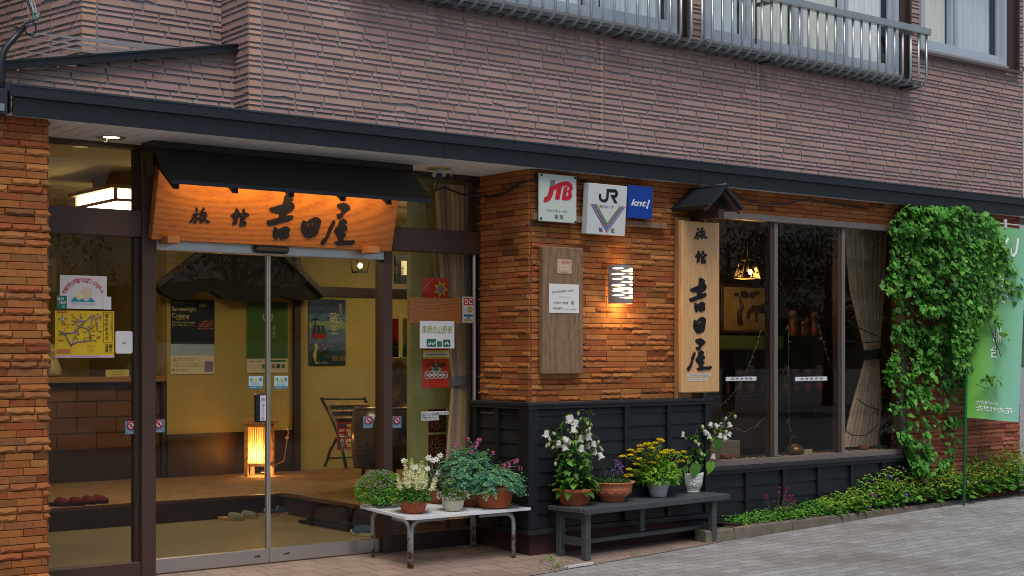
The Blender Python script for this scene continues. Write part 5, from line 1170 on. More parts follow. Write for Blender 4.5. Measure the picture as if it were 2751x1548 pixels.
# ---- agency signs
def panel_sign(name, label, tl, br, Y, th, face, side, lean):
    x0, x1, z0, z1 = rect(*tl, *br, Y); t = thing(name, ((x0 + x1) / 2, Y + th, z0), label, 'sign', 'agency signs on the brick wall')
    MB().bbox(x0, Y, z0, x1, Y + th, z1, side, .003).build('panel', m_cer, t)
    MB().box(x0 + .004, Y - .0012, z0 + .004, x1 - .004, Y - .0004, z1 - .004, face).build('face', m_gloss, t)
    t.rotation_euler = (lean, 0, 0); return t, x0, x1, z0, z1
m_gloss = mk('gloss_print', .16, 0, spec=.5)
def lmap(off, k, W): return lambda pts: [S(off[0] + a / k, off[1] + b / k, W) for a, b in pts]
def unlean(pts, x0, x1, z0, z1, tl, tr_, bl, br):
    """photo pixels inside the quad tl,tr,bl,br -> sign coordinates"""
    out = []
    for u, v in pts:
        fx, fy = .5, .5
        for _ in range(12):
            pu = (1 - fy) * ((1 - fx) * tl[0] + fx * tr_[0]) + fy * ((1 - fx) * bl[0] + fx * br[0]); pv = (1 - fy) * ((1 - fx) * tl[1] + fx * tr_[1]) + fy * ((1 - fx) * bl[1] + fx * br[1])
            fx += (u - pu) / (tr_[0] - tl[0]); fy += (v - pv) / (bl[1] - tl[1])
        out.append((x0 + fx * (x1 - x0), z1 - fy * (z1 - z0)))
    return out
Q = [(1449.5, 464.5), (1551.6, 474), (1445.9, 594), (1546.8, 600.9)]
t, x0, x1, z0, z1 = panel_sign('agency_sign', 'glass sign with slanted red and grey letters at the brick corner', (1448, 464.5), (1549, 601), 8.075, .012, (.50, .56, .50), (.40, .52, .50), 0)
J = lambda pts: unlean(px((1440, 470), 12.083, pts), x0, x1, z0, z1, *Q)
b = MB(); RD = (.50, .012, .03); GY = (.16, .18, .18); y = 8.072
b.shape([J([(485, 158), (635, 172), (610, 310), (440, 395)])], y, GY)
b.shape([J([(440, 400), (540, 355), (620, 318), (720, 270), (850, 225), (1000, 205), (1100, 235), (1170, 300), (1205, 400), (1195, 470), (1135, 545), (1170, 620), (1165, 700), (1120, 780), (1050, 820), (980, 830), (815, 815), (900, 410), (1040, 362), (970, 700), (1010, 690), (1050, 620), (1035, 560), (1005, 535), (1070, 470), (1080, 400), (1040, 355), (970, 350), (850, 380), (745, 808), (595, 798), (665, 460), (575, 495), (530, 660), (470, 780), (400, 850), (320, 890), (220, 895), (255, 735), (330, 700), (375, 640), (400, 540)])], y, RD)
cxs = (x0 + x1) / 2; H_ = z1 - z0; W_ = x1 - x0
b.text('ジェイティービー', x0 + .49 * W_, z0 + .235 * H_, .058 * H_, y, (.10, .115, .115), .58 * W_, .02); b.text('協 定', x0 + .52 * W_, z0 + .115 * H_, .095 * H_, y, (.10, .115, .115), .25 * W_, .02); b.build('lettering', m_print, t)
for fx, fz in ((.06, .96), (.95, .965), (.05, .06), (.96, .03)): b = MB(); b.tube([(x0 + fx * W_, 8.069, z0 + fz * H_), (x0 + fx * W_, 8.15, z0 + fz * H_)], .009, (.02, .02, .02), 10); b.build('stud', m_black, t)
Q = [(1580.5, 488.7), (1684.3, 498.3), (1573.3, 626.7), (1677, 632.8)]
t, x0, x1, z0, z1 = panel_sign('agency_sign', 'white box sign with black letters over a coloured striped chevron', (1575.5, 490), (1679, 633), 8.05, .06, (.58, .62, .62), (.55, .57, .57), R(4.5))
J = lambda pts: unlean(px((1570, 480), 9.0625, pts), x0, x1, z0, z1, *Q)
b = MB(); y = 8.047; BK_ = (.012, .012, .014); W_, H_ = x1 - x0, z1 - z0
b.shape([J([(328, 350), (385, 355), (385, 460), (405, 482), (440, 490), (480, 475), (505, 440), (515, 228), (740, 238), (780, 280), (795, 340), (775, 420), (715, 455), (780, 578), (705, 575), (600, 372), (700, 378), (725, 355), (720, 318), (570, 312), (560, 470), (530, 530), (470, 560), (400, 550), (345, 505), (325, 450)])], y, BK_)
def chev(l0, r0, bot, c, w_):
    b.shape([J([(l0, 600), (l0 + w_, 602), (527, bot - w_ * 1.75), (r0 - w_, 655), (r0, 658), (520, bot)])], y, c)
chev(118, 980, 1310, (.42, .03, .06), 18); chev(150, 950, 1262, (.08, .28, .55), 32); chev(182, 918, 1212, (.03, .14, .36), 22); chev(212, 888, 1168, (.42, .05, .03), 14); chev(228, 872, 1140, (.58, .30, .08), 12); chev(245, 858, 1118, (.04, .26, .06), 30)
b.text('JRグループ', x0 + .47 * W_, z1 - .445 * H_, .068 * H_, y, BK_, .37 * W_, .015); b.text('協', x0 + .35 * W_, z0 + .095 * H_, .09 * H_, y, BK_, .1 * W_, .015); b.text('定', x0 + .665 * W_, z0 + .095 * H_, .09 * H_, y, BK_, .1 * W_, .015); b.build('lettering', m_print, t)
t, x0, x1, z0, z1 = panel_sign('agency_sign', 'small glossy blue sign with slanted white letters right of the chevron sign', (1686, 496), (1752, 589), 8.06, .05, (.008, .05, .32), (.01, .05, .28), R(3))
b = MB(); y = 8.057; W_, H_ = x1 - x0, z1 - z0
b.text('knt', x0 + .42 * W_, z0 + .475 * H_, .20 * H_, y, (.62, .68, .72), .62 * W_, .03, .25); b.shape([[(x0 + .76 * W_, z0 + .41 * H_), (x0 + .815 * W_, z0 + .41 * H_), (x0 + .885 * W_, z0 + .585 * H_), (x0 + .81 * W_, z0 + .60 * H_)]], y, (.62, .68, .72)); b.ball((x0 + .765 * W_, y, z0 + .355 * H_), .028 * W_ * 1.7, (.62, .68, .72), 12, 6, sy=.05); b.text('近畿日本ツーリスト', x0 + .45 * W_, z0 + .365 * H_, .025 * H_, y, (.05, .25, .55), .5 * W_); b.build('lettering', m_print, t)
# batten behind the signs
p, q = S(1429, 583, 8.12), S(1787, 616, 8.12); t = thing('wooden_batten', ((p[0] + q[0]) / 2, 8.12, p[1]), 'weathered thin wooden batten running behind the agency signs', 'batten')
MB().bbox(p[0], 8.098, p[1] - .02, q[0], 8.128, p[1] + .025, WHITE, .003).build('batten', m_weather, t)
# ---- weathered plank and its notices
x0, x1, z0, z1 = rect(1459, 661, 1567.5, 1004.5, 8.085); t = thing('weathered_plank', ((x0 + x1) / 2, 8.12, z0), 'grey weathered vertical plank on the brick wall carrying two notices', 'plank')
MB().bbox(x0, 8.085, z0, x1, 8.135, z1, WHITE, .006).build('plank', m_weather, t)
x0, x1, z0, z1 = rect(1476, 762, 1555.5, 842, 8.08)
note('paper_notice', 'white square paper notice taped on the weathered plank', 'notice', x0, x1, z0, z1, 8.081, (.68, .68, .66), [('蔵王温泉開湯 1900年', .45, .75, .075, INK, {'wid': .7, 'rot': R(5)}), ('サンキュープラン', .53, .55, .05, INK, {'wid': .4}), ('日帰り休憩', .4, .35, .085, INK, {'wid': .46}), ('♨', .78, .37, .13, INK), ('1900円', .27, .155, .085, INK, {'wid': .32}), ('タオル、浴衣付き', .7, .13, .045, INK, {'wid': .42})])
x0, x1, z0, z1 = rect(1498, 696, 1536, 736, 8.08)
note('small_sticker', 'small pink and orange sticker near the top of the weathered plank', 'sticker', x0, x1, z0, z1, 8.081, (.52, .34, .24), [('蔵王温泉', .6, .8, .16, (.5, .03, .03), {'wid': .6}), ('1900サンキュー', .5, .52, .17, (.7, .66, .6), {'wid': .85}), ('プラン実施館', .5, .32, .16, (.7, .66, .6), {'wid': .75}), ('山形蔵王', .5, .1, .1, (.08, .2, .05), {'wid': .5})])
# ---- wall sconce
x0, x1, z0, z1 = rect(1650, 711, 1706, 817, 8.05); scx = (x0 + x1) / 2; hw = (x1 - x0) / 2 * .86
t = thing('wall_sconce', (scx, 8.14, z0), 'lit metal wall sconce with horizontal slots on the brick wall', 'lamp')
m_sconce = mk('rusty_metal', .55, .3, 14, .4, 90, .2); b = MB(); n = 20; D = .115
arc = [(scx - hw * math.cos(math.pi * k / n), 8.135 - .02 - D * math.sin(math.pi * k / n)) for k in range(n + 1)]
arc = [(scx - hw, 8.135)] + arc + [(scx + hw, 8.135)]; V = []
for zz in (z0, z1): V += [(a, c, zz) for a, c in arc]
m_ = len(arc); b.add(V, [(k, k + 1, m_ + k + 1, m_ + k) for k in range(m_ - 1)], (.30, .27, .25), True); b.build('shell', m_sconce, t)
b = MB(); r_ = random.Random(12)
rows = [(.905, 0), (.84, 1), (.765, 0), (.69, 1), (.625, 0), (.555, 1), (.485, 0), (.40, 2), (.33, 0), (.275, 1), (.205, 0), (.15, 1)]
lens = []
for f, kind in rows:
    segs = {0: [(12, 66), (90, 130)], 1: [(48, 138)], 2: [(12, 140)]}[kind] if True else 0
    for (a0, a1) in segs:
        hh = (z1 - z0) * .025 * r_.uniform(.75, 1.3); zc = z0 + f * (z1 - z0) + r_.uniform(-.004, .004); V = []; k_ = 10
        a0 += r_.uniform(-6, 6); a1 += r_.uniform(-6, 6)
        for i in range(k_ + 1):
            a = R(180 - (a0 + (a1 - a0) * i / k_)); h = hh * math.sin(math.pi * i / k_) ** .6 if 0 < i < k_ else .0005
            # angle measured on the shell from its left edge
            al = R(a0 + (a1 - a0) * i / k_); X_, Y_ = scx - (hw + .0015) * math.cos(al), 8.115 - (D + .0015) * math.sin(al)
            V += [(X_, Y_, zc - h), (X_, Y_, zc + h)]
        b.add(V, [(2 * i, 2 * i + 2, 2 * i + 3, 2 * i + 1) for i in range(k_)], WHITE)
b.build('slot', emitmat('sconce_glow', (1, .70, .36), 3.0), t)
lamp('sconce_light', 'POINT', (scx, 8.06, z0 - .03), 3.2, (1, .62, .25), .035, t); lamp('sconce_light_up', 'POINT', (scx, 8.06, z1 + .03), .3, (1, .62, .25), .03, t)
# ---- things on the glass of the left window
GY_ = 8.778
x0, x1, z0, z1 = rect(160.8, 738.6, 287, 831, GY_)
def passport(b, x0, x1, z0, z1, Y):
    W_, H_ = x1 - x0, z1 - z0; s_ = 'やまがた子育て応援パスポート'; n = len(s_)
    for i, ch in enumerate(s_):
        a = R(164 - i * 148 / (n - 1)); b.text(ch, x0 + .5 * W_ + .42 * W_ * math.cos(a), z0 + .36 * H_ + .50 * H_ * math.sin(a), .032, Y - .001, (.55, .06, .08), None, .015, 0, a - R(90), em=True)
    b.ball((x0 + .56 * W_, Y, z0 + .47 * H_), .12 * W_, (.72, .55, .42), 18, 8, sy=.01); b.ball((x0 + .41 * W_, Y - .0006, z0 + .38 * H_), .078 * W_, (.72, .72, .4), 18, 8, sy=.01)
    b.shape([[(x0 + f * W_, z0 + g * H_) for f, g in ((.22, .215), (.31, .36), (.345, .30), (.40, .245), (.46, .31), (.53, .25), (.58, .24), (.62, .29), (.66, .345), (.70, .29), (.745, .215))]], Y - .002, (.01, .30, .42))
    b.text('子育てするなら山形県', x0 + .5 * W_, z0 + .14 * H_, .07 * H_, Y - .001, (.25, .42, .55), .5 * W_)
note('window_poster', 'white sheet with red arched lettering and blue mountains on left window', 'poster', x0, x1, z0, z1, GY_, (.70, .72, .76), [], passport, th=.002)
x0, x1, z0, z1 = rect(152.5, 794.5, 179.5, 830, GY_ - .006)
note('green_sticker', 'small green sticker with white lettering at the white sheet corner', 'sticker', x0, x1, z0, z1, GY_ - .006, (.005, .22, .16), [('ほの', .38, .76, .24, (.7, .72, .7), {'bold': .03}), ('ほの', .6, .48, .24, (.7, .72, .7), {'bold': .03}), ('店', .66, .2, .2, (.7, .72, .7))], th=.002)
x0, x1, z0, z1 = rect(278, 797, 299, 832, GY_ - .004)
note('blank_slip', 'small blank white slip overlapping the lower right of the white sheet', 'paper', x0, x1, z0, z1, GY_ - .003, (.72, .73, .75), [], th=.002)
x0, x1, z0, z1 = rect(147.5, 834, 306.5, 961, GY_)
def mapfn(b, x0, x1, z0, z1, Y):
    W_, H_ = x1 - x0, z1 - z0; X = lambda f: x0 + f * W_; Z = lambda f: z0 + f * H_; rd = (.16, .13, .38); rd2 = (.30, .22, .32); y = Y - .001
    for pts, c, r in (([(.07, .57), (.18, .46), (.27, .24)], rd, .007), ([(.27, .27), (.38, .34), (.50, .35), (.63, .38)], rd, .007), ([(.16, .52), (.27, .52), (.36, .57), (.40, .68), (.50, .77), (.61, .90)], rd, .007), ([(.28, .70), (.38, .76), (.50, .80)], rd2, .007), ([(.33, .86), (.40, .79), (.45, .80)], rd2, .006), ([(.42, .93), (.45, .85)], rd2, .006), ([(.61, .92), (.62, .80), (.60, .68), (.52, .63), (.42, .66)], rd2, .007), ([(.61, .90), (.68, .85), (.78, .92)], rd2, .006), ([(.67, .85), (.70, .75), (.71, .58)], rd2, .007), ([(.52, .62), (.56, .56), (.60, .50), (.60, .36)], rd2, .007), ([(.36, .56), (.33, .45), (.30, .36), (.28, .26)], rd2, .006), ([(.38, .62), (.39, .48)], rd2, .006)):
        b.tube([(X(f), y, Z(g)) for f, g in pts], r * .55, c, 5)
    for k in range(60): f, g = rnd.uniform(.05, .75), rnd.uniform(.3, .93); b.box(X(f), y - .002, Z(g), X(f) + rnd.uniform(.008, .022), y - .001, Z(g) + .004, (.10, .08, .02))
    for k in range(16): a = R(k * 22.5); L = .03 if k % 2 == 0 else .018; b.tube([(X(.125), y, Z(.82)), (X(.125) + L * math.cos(a), y, Z(.82) + L * math.sin(a))], .0014, (.7, .68, .6) if k % 4 else INK, 4)
    b.box(X(.04), y - .001, Z(.955), X(.19), y, Z(.998), (.5, .05, .02)); b.text('蔵王温泉街', X(.115), Z(.976), .025 * H_, y - .002, (.75, .7, .3), .12 * W_)
    for a, c in ((.81, .82), (.965, .975)): b.box(X(a), y - .001, Z(.33), X(c - .005), y, Z(.975), INK)
    for g in (.33, .97): b.box(X(.81), y - .0012, Z(g), X(.97), y - .0002, Z(g + .006), INK)
    b.text('湯の町あるき', X(.87), Z(.90), .088 * H_, y, INK, None, .01, vert=True); b.text('ケータイで見て温泉街スポット', X(.945), Z(.94), .033 * H_, y, INK, vert=True)
    b.text('蔵王', X(.94), Z(.245), .085 * H_, y, INK, None, .01, vert=True); b.text('温泉', X(.87), Z(.245), .085 * H_, y, INK, None, .01, vert=True)
    b.box(X(0), y - .001, Z(0), X(1), y, Z(.055), (.62, .42, .55)); b.text('Tel / Fax for information', X(.5), Z(.028), .02 * H_, y - .002, (.3, .2, .3), .5 * W_)
    for k in range(4): b.box(X(.03), y - .001, Z(.10 + k * .022), X(.27), y, Z(.115 + k * .022), (.62, .2, .08))
    b.text('●観光地点', X(.60), Z(.255), .03 * H_, y, (.6, .04, .02), .12 * W_)
    for k in range(4): b.text('なまこの湯めぐり', X(.6), Z(.21 - k * .028), .02 * H_, y, (.55, .12, .03), .13 * W_)
note('map_poster', 'yellow hot spring town map poster on the left window', 'poster', x0, x1, z0, z1, GY_ - .001, (.70, .49, .02), [], mapfn, th=.002)
x0, x1, z0, z1 = rect(310.5, 889.5, 356, 950, GY_); t = thing('white_card', ((x0 + x1) / 2, GY_, z0), 'plain white rounded card with tiny mark beside the yellow map', 'card')
b = MB(); r = .012; lp = [(x0 + r + r * math.cos(R(a)), z0 + r + r * math.sin(R(a))) for a in (180, 210, 240, 270)] + [(x1 - r + r * math.cos(R(a)), z0 + r + r * math.sin(R(a))) for a in (270, 300, 330, 360)] + [(x1 - r + r * math.cos(R(a)), z1 - r + r * math.sin(R(a))) for a in (0, 30, 60, 90)] + [(x0 + r + r * math.cos(R(a)), z1 - r + r * math.sin(R(a))) for a in (90, 120, 150, 180)]
b.shape([lp], GY_, (.72, .74, .78), .003); b.build('sheet', m_print, t); b = MB(); b.box((x0 + x1) / 2 - .004, GY_ - .003, (z0 + z1) / 2, (x0 + x1) / 2 + .014, GY_ - .002, (z0 + z1) / 2 + .003, INK); b.box((x0 + x1) / 2 - .012, GY_ - .003, (z0 + z1) / 2 - .007, (x0 + x1) / 2 + .008, GY_ - .002, (z0 + z1) / 2 - .004, INK); b.build('mark', m_print, t)
BL = (.10, .21, .30)
def no_touch(b, x0, x1, z0, z1, Y):
    W_, H_ = x1 - x0, z1 - z0; cx, cz = x0 + .5 * W_, z0 + .65 * H_; r = .30 * W_; y = Y - .001
    b.ball((cx, y, cz), r, (.62, .62, .66), 20, 8, sy=.02); b.tube([(cx + r * math.cos(R(k * 20)), y - .001, cz + r * math.sin(R(k * 20))) for k in range(18)], .0045, (.45, .02, .05), 6, closed=True); b.tube([(cx - r * .7, y - .002, cz + r * .7), (cx + r * .7, y - .002, cz - r * .7)], .0045, (.45, .02, .05), 6); b.tube([(cx - r * .3, y - .0015, cz - r * .2), (cx, y - .0015, cz + r * .3), (cx + r * .3, y - .0015, cz + r * .1)], .004, (.15, .15, .2), 5)
    b.text('うごくドアに', cx, z0 + .25 * H_, .1 * H_, y, (.7, .72, .74), .75 * W_); b.text('ふれない', cx, z0 + .1 * H_, .1 * H_, y, (.7, .72, .74), .6 * W_)
for (u0, v0, u1, v1, lb) in ((336, 1131.5, 367.5, 1166, 'blue do not touch sticker at the right edge of the left window'), (411, 1127.5, 442.5, 1161.5, 'blue do not touch sticker at the left edge of the glass door'), (975.5, 1119, 1001.5, 1149.5, 'blue do not touch sticker at the right edge of the glass door'), (1053, 1118.5, 1078.5, 1149.5, 'blue do not touch sticker on the sidelight right of the door')):
    x0, x1, z0, z1 = rect(u0, v0, u1, v1, 8.79); note('door_sticker', lb, 'sticker', x0, x1, z0, z1, 8.79, BL, [], no_touch, 'do not touch stickers', th=.002)
def caution(b, x0, x1, z0, z1, Y):
    W_, H_ = x1 - x0, z1 - z0; y = Y - .001; NV = (.05, .14, .2)
    b.text('注', x0 + .18 * W_, z0 + .73 * H_, .3 * H_, y, NV, .24 * W_, .01); b.text('意', x0 + .82 * W_, z0 + .73 * H_, .3 * H_, y, NV, .24 * W_, .01)
    b.shape([[(x0 + .35 * W_, z0 + .57 * H_), (x0 + .65 * W_, z0 + .57 * H_), (x0 + .5 * W_, z0 + .9 * H_)]], y, (.68, .55, .01)); b.box(x0 + .49 * W_, y - .002, z0 + .62 * H_, x0 + .51 * W_, y - .001, z0 + .77 * H_, INK)
    b.text('かけこまない', x0 + .5 * W_, z0 + .46 * H_, .1 * H_, y, NV, .62 * W_); b.text('たちどまらない', x0 + .5 * W_, z0 + .32 * H_, .1 * H_, y, NV, .7 * W_); b.box(x0, y - .0005, z0, x1, y, z0 + .22 * H_, (.05, .2, .3)); b.text('◀ 自動ドア ▶', x0 + .5 * W_, z0 + .11 * H_, .12 * H_, y - .002, (.6, .66, .7), .85 * W_)
for (u0, v0, u1, v1, lb) in ((668.5, 1011, 706, 1044, 'pale blue caution sticker left of the door meeting stile'), (737, 1010.5, 774, 1044, 'pale blue caution sticker right of the door meeting stile')):
    x0, x1, z0, z1 = rect(u0, v0, u1, v1, 8.792); note('caution_sticker', lb, 'sticker', x0, x1, z0, z1, 8.792, (.42, .60, .66), [], caution, 'caution stickers', th=.002)
x0, x1, z0, z1 = rect(694, 1058, 715.5, 1135, 8.76); t = thing('touch_switch', ((x0 + x1) / 2, 8.79, z0), 'tall black and white push switch on the left door leaf', 'switch')
b = MB(); b.bbox(x0 - .012, 8.76, z0, x1, 8.803, z1, (.012, .014, .02), .008); b.build('housing', m_black, t)
b = MB(); b.box(x0 + .012, 8.757, z0 + .012, x1 - .004, 8.7595, z1 - .012, (.58, .60, .66)); b.text('自動', (x0 + x1) / 2 + .004, z1 - .04, .018, 8.756, (.05, .08, .2)); b.text('押して下さい', (x0 + x1) / 2 + .004, z1 - .08, .02, 8.756, (.1, .14, .28), vert=True); b.text('PUSH', (x0 + x1) / 2 + .004, z0 + .024, .009, 8.756, (.1, .14, .28)); b.build('label', m_print, t)
# ---- sidelight items
x0, x1, z0, z1 = rect(1135, 746, 1206, 1041, 8.815)
def fest(b, x0, x1, z0, z1, Y):
    W_, H_ = x1 - x0, z1 - z0; X = lambda f: x0 + f * W_; Z = lambda f: z0 + f * H_; y = Y - .001
    def orn(cx, cz, s, cs):
        for i, c in enumerate(cs):
            for k in range(7): a = R(k * 360 / 7 + i * 20); q = s * (1 - i * .26); b.leaf((X(cx), y - i * .001, Z(cz)), (math.cos(a), 0, math.sin(a)), (0, -1, 0), q, q * .42, c, 0)
    orn(.68, .90, .07, [(.5, .35, .02), (.06, .2, .08), (.3, .1, .3)]); orn(.5, .75, .075, [(.45, .3, .03), (.03, .06, .03), (.5, .2, .02)]); orn(.5, .46, .09, [(.35, .35, .4), (.1, .25, .12), (.4, .05, .02)]); orn(.5, .17, .06, [(.55, .4, .03), (.1, .2, .35), (.03, .1, .2)])
    b.box(X(0), y - .004, Z(.265), X(1), y - .003, Z(.345), (.55, .42, .02)); b.box(X(.02), y - .0055, Z(.28), X(.98), y - .0045, Z(.33), (.6, .56, .42)); b.text('zaoryugansai.com', X(.5), Z(.303), .02 * H_, y - .007, (.06, .02, .02), .82 * W_, .01)
    b.text('ZAO DRAGON ROCK FESTIVAL', X(.5), Z(.365), .008 * H_, y - .003, (.6, .3, .05), .7 * W_); b.text('入場 無料', X(.5), Z(.21), .05 * H_, y - .006, (.05, .02, .01), .75 * W_, .02)
    for k in range(5): b.tube([(X(.18 + k * .16) + .026 * math.cos(R(a * 30)), y - .003, Z(.115) + .026 * math.sin(R(a * 30))) for a in range(12)], .0035, (.62, .6, .55), 5, closed=True); b.ball((X(.18 + k * .16), y - .003, Z(.115)), .011, (.62, .6, .55), 8, 4, sy=.1)
note('festival_poster', 'long red festival poster with white web address strip on the sidelight', 'poster', x0, x1, z0, z1, 8.815, (.48, .03, .012), [], fest, th=.002)
x0, x1, z0, z1 = rect(1101, 798.5, 1239, 871, 8.70); t = thing('hanging_board', ((x0 + x1) / 2, 8.72, z0), 'blank varnished brown board hanging by a chain before the sidelight', 'board')
hbm = woodmat('varnished_wood', (.34, .125, .03), (.15, .045, .012), (1.2, 5, 6), 5, 6, .3, .5, .15, .45, .2)
MB().bbox(x0, 8.70, z0, x1, 8.725, z1, WHITE, .004).build('board', hbm, t)
b = MB(); ap = (Xat(1170, 8.71), 8.712, Zat(1170, 743, 8.71))
def chain(b, p, q):
    p, q = Vector(p), Vector(q); n = int((q - p).length / .014)
    for k in range(n):
        a, c = p.lerp(q, k / n), p.lerp(q, (k + .9) / n); o = Vector((.0045, 0, 0)) if k % 2 else Vector((0, .0045, 0)); b.tube([a, (a + c) / 2 + o, c, (a + c) / 2 - o], .0012, (.35, .36, .38), 4, closed=True)
chain(b, (x0 + .06, 8.712, z1), ap); chain(b, (x1 - .06, 8.712, z1), ap); chain(b, ap, (ap[0], 8.735, 2.20)); b.build('chain', m_alu, t)
for f in (.23, .78): b = MB(); b.ball((x0 + f * (x1 - x0), 8.698, z1 - .03), .008, (.4, .3, .25), 8, 6); b.build('screw', m_alu, t)
x0, x1, z0, z1 = rect(1128, 862, 1220.5, 936, 8.685); t = note('seasonal_sheet', 'laminated white sheet with green brush lettering below the hanging board', 'notice', x0, x1, z0, z1, 8.685, (.66, .69, .72), [('季節の山野草', .5, .68, .3, (.28, .36, .02), {'wid': .88, 'bold': .005, 'shear': .15})], lambda b, x0, x1, z0, z1, Y: [b.box(x0 + f * (x1 - x0), Y - .0015, z0 + .06 * (z1 - z0), x0 + g * (x1 - x0), Y - .0005, z0 + h * (z1 - z0), c) for f, g, h, c in ((.19, .46, .34, (.02, .14, .09)), (.49, .63, .26, (.03, .18, .09)), (.67, .88, .32, (.02, .12, .06)))] + [b.leaf((x0 + f * (x1 - x0), Y - .003, z0 + g * (z1 - z0)), (rnd.uniform(-.5, .5), 0, 1), (0, -1, 0), .025, .014, (.6, .64, .62), 0) for f, g in ((.25, .1), (.3, .12), (.37, .1), (.42, .14), (.72, .12), (.78, .15), (.83, .11))], th=.002)
x0, x1, z0, z1 = rect(1243.5, 797, 1273.5, 867, 8.75)
def cards(b, x0, x1, z0, z1, Y):
    W_, H_ = x1 - x0, z1 - z0; X = lambda f: x0 + f * W_; Z = lambda f: z0 + f * H_; y = Y - .001
    b.box(X(.1), y - .0005, Z(.68), X(.92), y, Z(.95), (.55, .02, .03)); b.text('DC', X(.51), Z(.815), .2 * H_, y - .002, (.68, .66, .66), .66 * W_, .03); b.box(X(.1), y - .0005, Z(.33), X(.92), y, Z(.66), (.50, .55, .62))
    b.ball((X(.37), y, Z(.5)), .24 * W_, (.45, .16, .03), 16, 8, sy=.01); b.ball((X(.65), y - .0005, Z(.5)), .24 * W_, (.42, .26, .04), 16, 8, sy=.01); b.text('MasterCard', X(.51), Z(.5), .05 * H_, y - .005, (.68, .66, .62), .68 * W_, .01)
    b.box(X(.12), y - .0005, Z(.235), X(.9), y, Z(.305), (.01, .05, .2)); b.box(X(.12), y - .0005, Z(.13), X(.9), y, Z(.232), (.45, .55, .62)); b.text('VISA', X(.51), Z(.182), .075 * H_, y - .002, (.03, .05, .12), .4 * W_, .02, .2); b.box(X(.12), y - .0005, Z(.05), X(.9), y, Z(.125), (.38, .26, .06))
note('card_plate', 'narrow white plate with credit card logos right of the hanging board', 'sign', x0, x1, z0, z1, 8.755, (.55, .56, .52), [], cards, th=.006)
for i, (v0, v1, u1, tx) in enumerate(((1106.5, 1114, 1205, '館内ロビーにも蔵王温泉の古い写真を'), (1115, 1121.5, 1179, '展示しておりますので、'), (1122, 1129, 1179, 'お気軽にご覧ください。'))):
    x0, x1, z0, z1 = rect(1132, v0, u1, v1, 8.79); note('text_strip', ['topmost and longest of the three white text strips on the sidelight', 'middle white text strip on the sidelight', 'lowest white text strip on the sidelight'][i], 'paper strip', x0, x1, z0, z1, 8.79, (.66, .68, .68), [(tx, .5, .5, .7, INK, {'wid': .94})], group='text strips on the sidelight', th=.002)
# ---- fittings under the eave
for (u, v, lit, lb) in ((299, 369, True, 'lit round recessed downlight in the white soffit at the left'),):
    x, y_ = HZ(u, v, 2.772); t = thing('downlight', (x, y_, 2.772), lb, 'lamp'); b = MB(); b.lathe([(.05, -.002), (.085, -.005), (.09, -.001)], (x, y_, 2.772), (.55, .55, .5), 24); b.build('ring', m_alu, t); b = MB(); b.disc((x, y_, 2.7712), .05, WHITE, 20, False); b.build('bulb', emitmat('downlight_glow', (1, .78, .4), 5), t)
    b = MB(); b.tube([(x - .02, y_ + .02, 2.768), (x - .02, y_ + .02, 2.75), (x - .03, y_ + .02, 2.738), (x - .04, y_ + .02, 2.748)], .003, (.3, .3, .3), 5); b.build('hook', m_alu, t)
    lamp('downlight_light', 'SPOT', (x, y_, 2.76), 4, (1, .8, .5), .03, t)
x, y_ = HZ(1178, 452, 2.772); t = thing('sensor_lamp', (x, y_, 2.77), 'small grey security lamp on a round plate under the soffit', 'lamp')
b = MB(); b.lathe([(0, -.006), (.085, -.006), (.09, 0)], (x, y_, 2.771), (.40, .30, .10), 24); b.build('plate', m_cer, t); b = MB(); b.bbox(x - .03, y_ - .04, 2.71, x + .04, y_ + .04, 2.764, (.4, .42, .45), .006); b.tube([(x - .01, y_ - .02, 2.715), (x - .03, y_ - .06, 2.69)], .025, (.03, .03, .035), 10); b.build('housing', m_matte, t)
b = MB(); pts = [(x - .03, y_ - .05, 2.69), (x - .05, y_ - .03, 2.6), (Xat(1190, 8.6), 8.6, Zat(1190, 502, 8.6)), (Xat(1240, 8.6), 8.6, Zat(1240, 522, 8.6)), (Xat(1296, 8.68), 8.68, Zat(1296, 527, 8.68)), (6.452, 8.6, Zat(1310, 527, 8.6)), (6.442, 8.4, Zat(1370, 517, 8.4)), (6.436, 8.22, Zat(1415, 490, 8.2)), (6.5, 8.11, Zat(1432, 481, 8.11)), (7.0, 8.13, 2.72)]
b.tube(pts, .008, (.012, .012, .014), 6); b.build('cable', m_black, t)
for (x, y_, lb) in ((HZ(1214, 456, 2.77)[0], HZ(1214, 456, 2.77)[1], 'tiny white hook screwed into the soffit beside the security lamp'),):
    t = thing('hook', (x, y_, 2.77), lb, 'hook'); b = MB(); b.tube([(x, y_, 2.772), (x, y_, 2.755), (x + .008, y_, 2.735), (x - .004, y_, 2.722), (x - .016, y_, 2.732)], .0035, (.5, .5, .5), 6); b.build('hook', m_alu, t)
t = thing('loose_cable', (9.6, 8.1, 2.7), 'loose thin black cable sagging along the brick band above the show window', 'cable'); b = MB(); b.tube([(S(u, v, 8.12)[0], 8.12, S(u, v, 8.12)[1]) for u, v in ((1968, 515), (2000, 535), (2050, 548), (2110, 549), (2150, 538), (2180, 537), (2240, 548), (2330, 560))], .006, (.012, .012, .014), 6); b.build('cable', m_black, t)
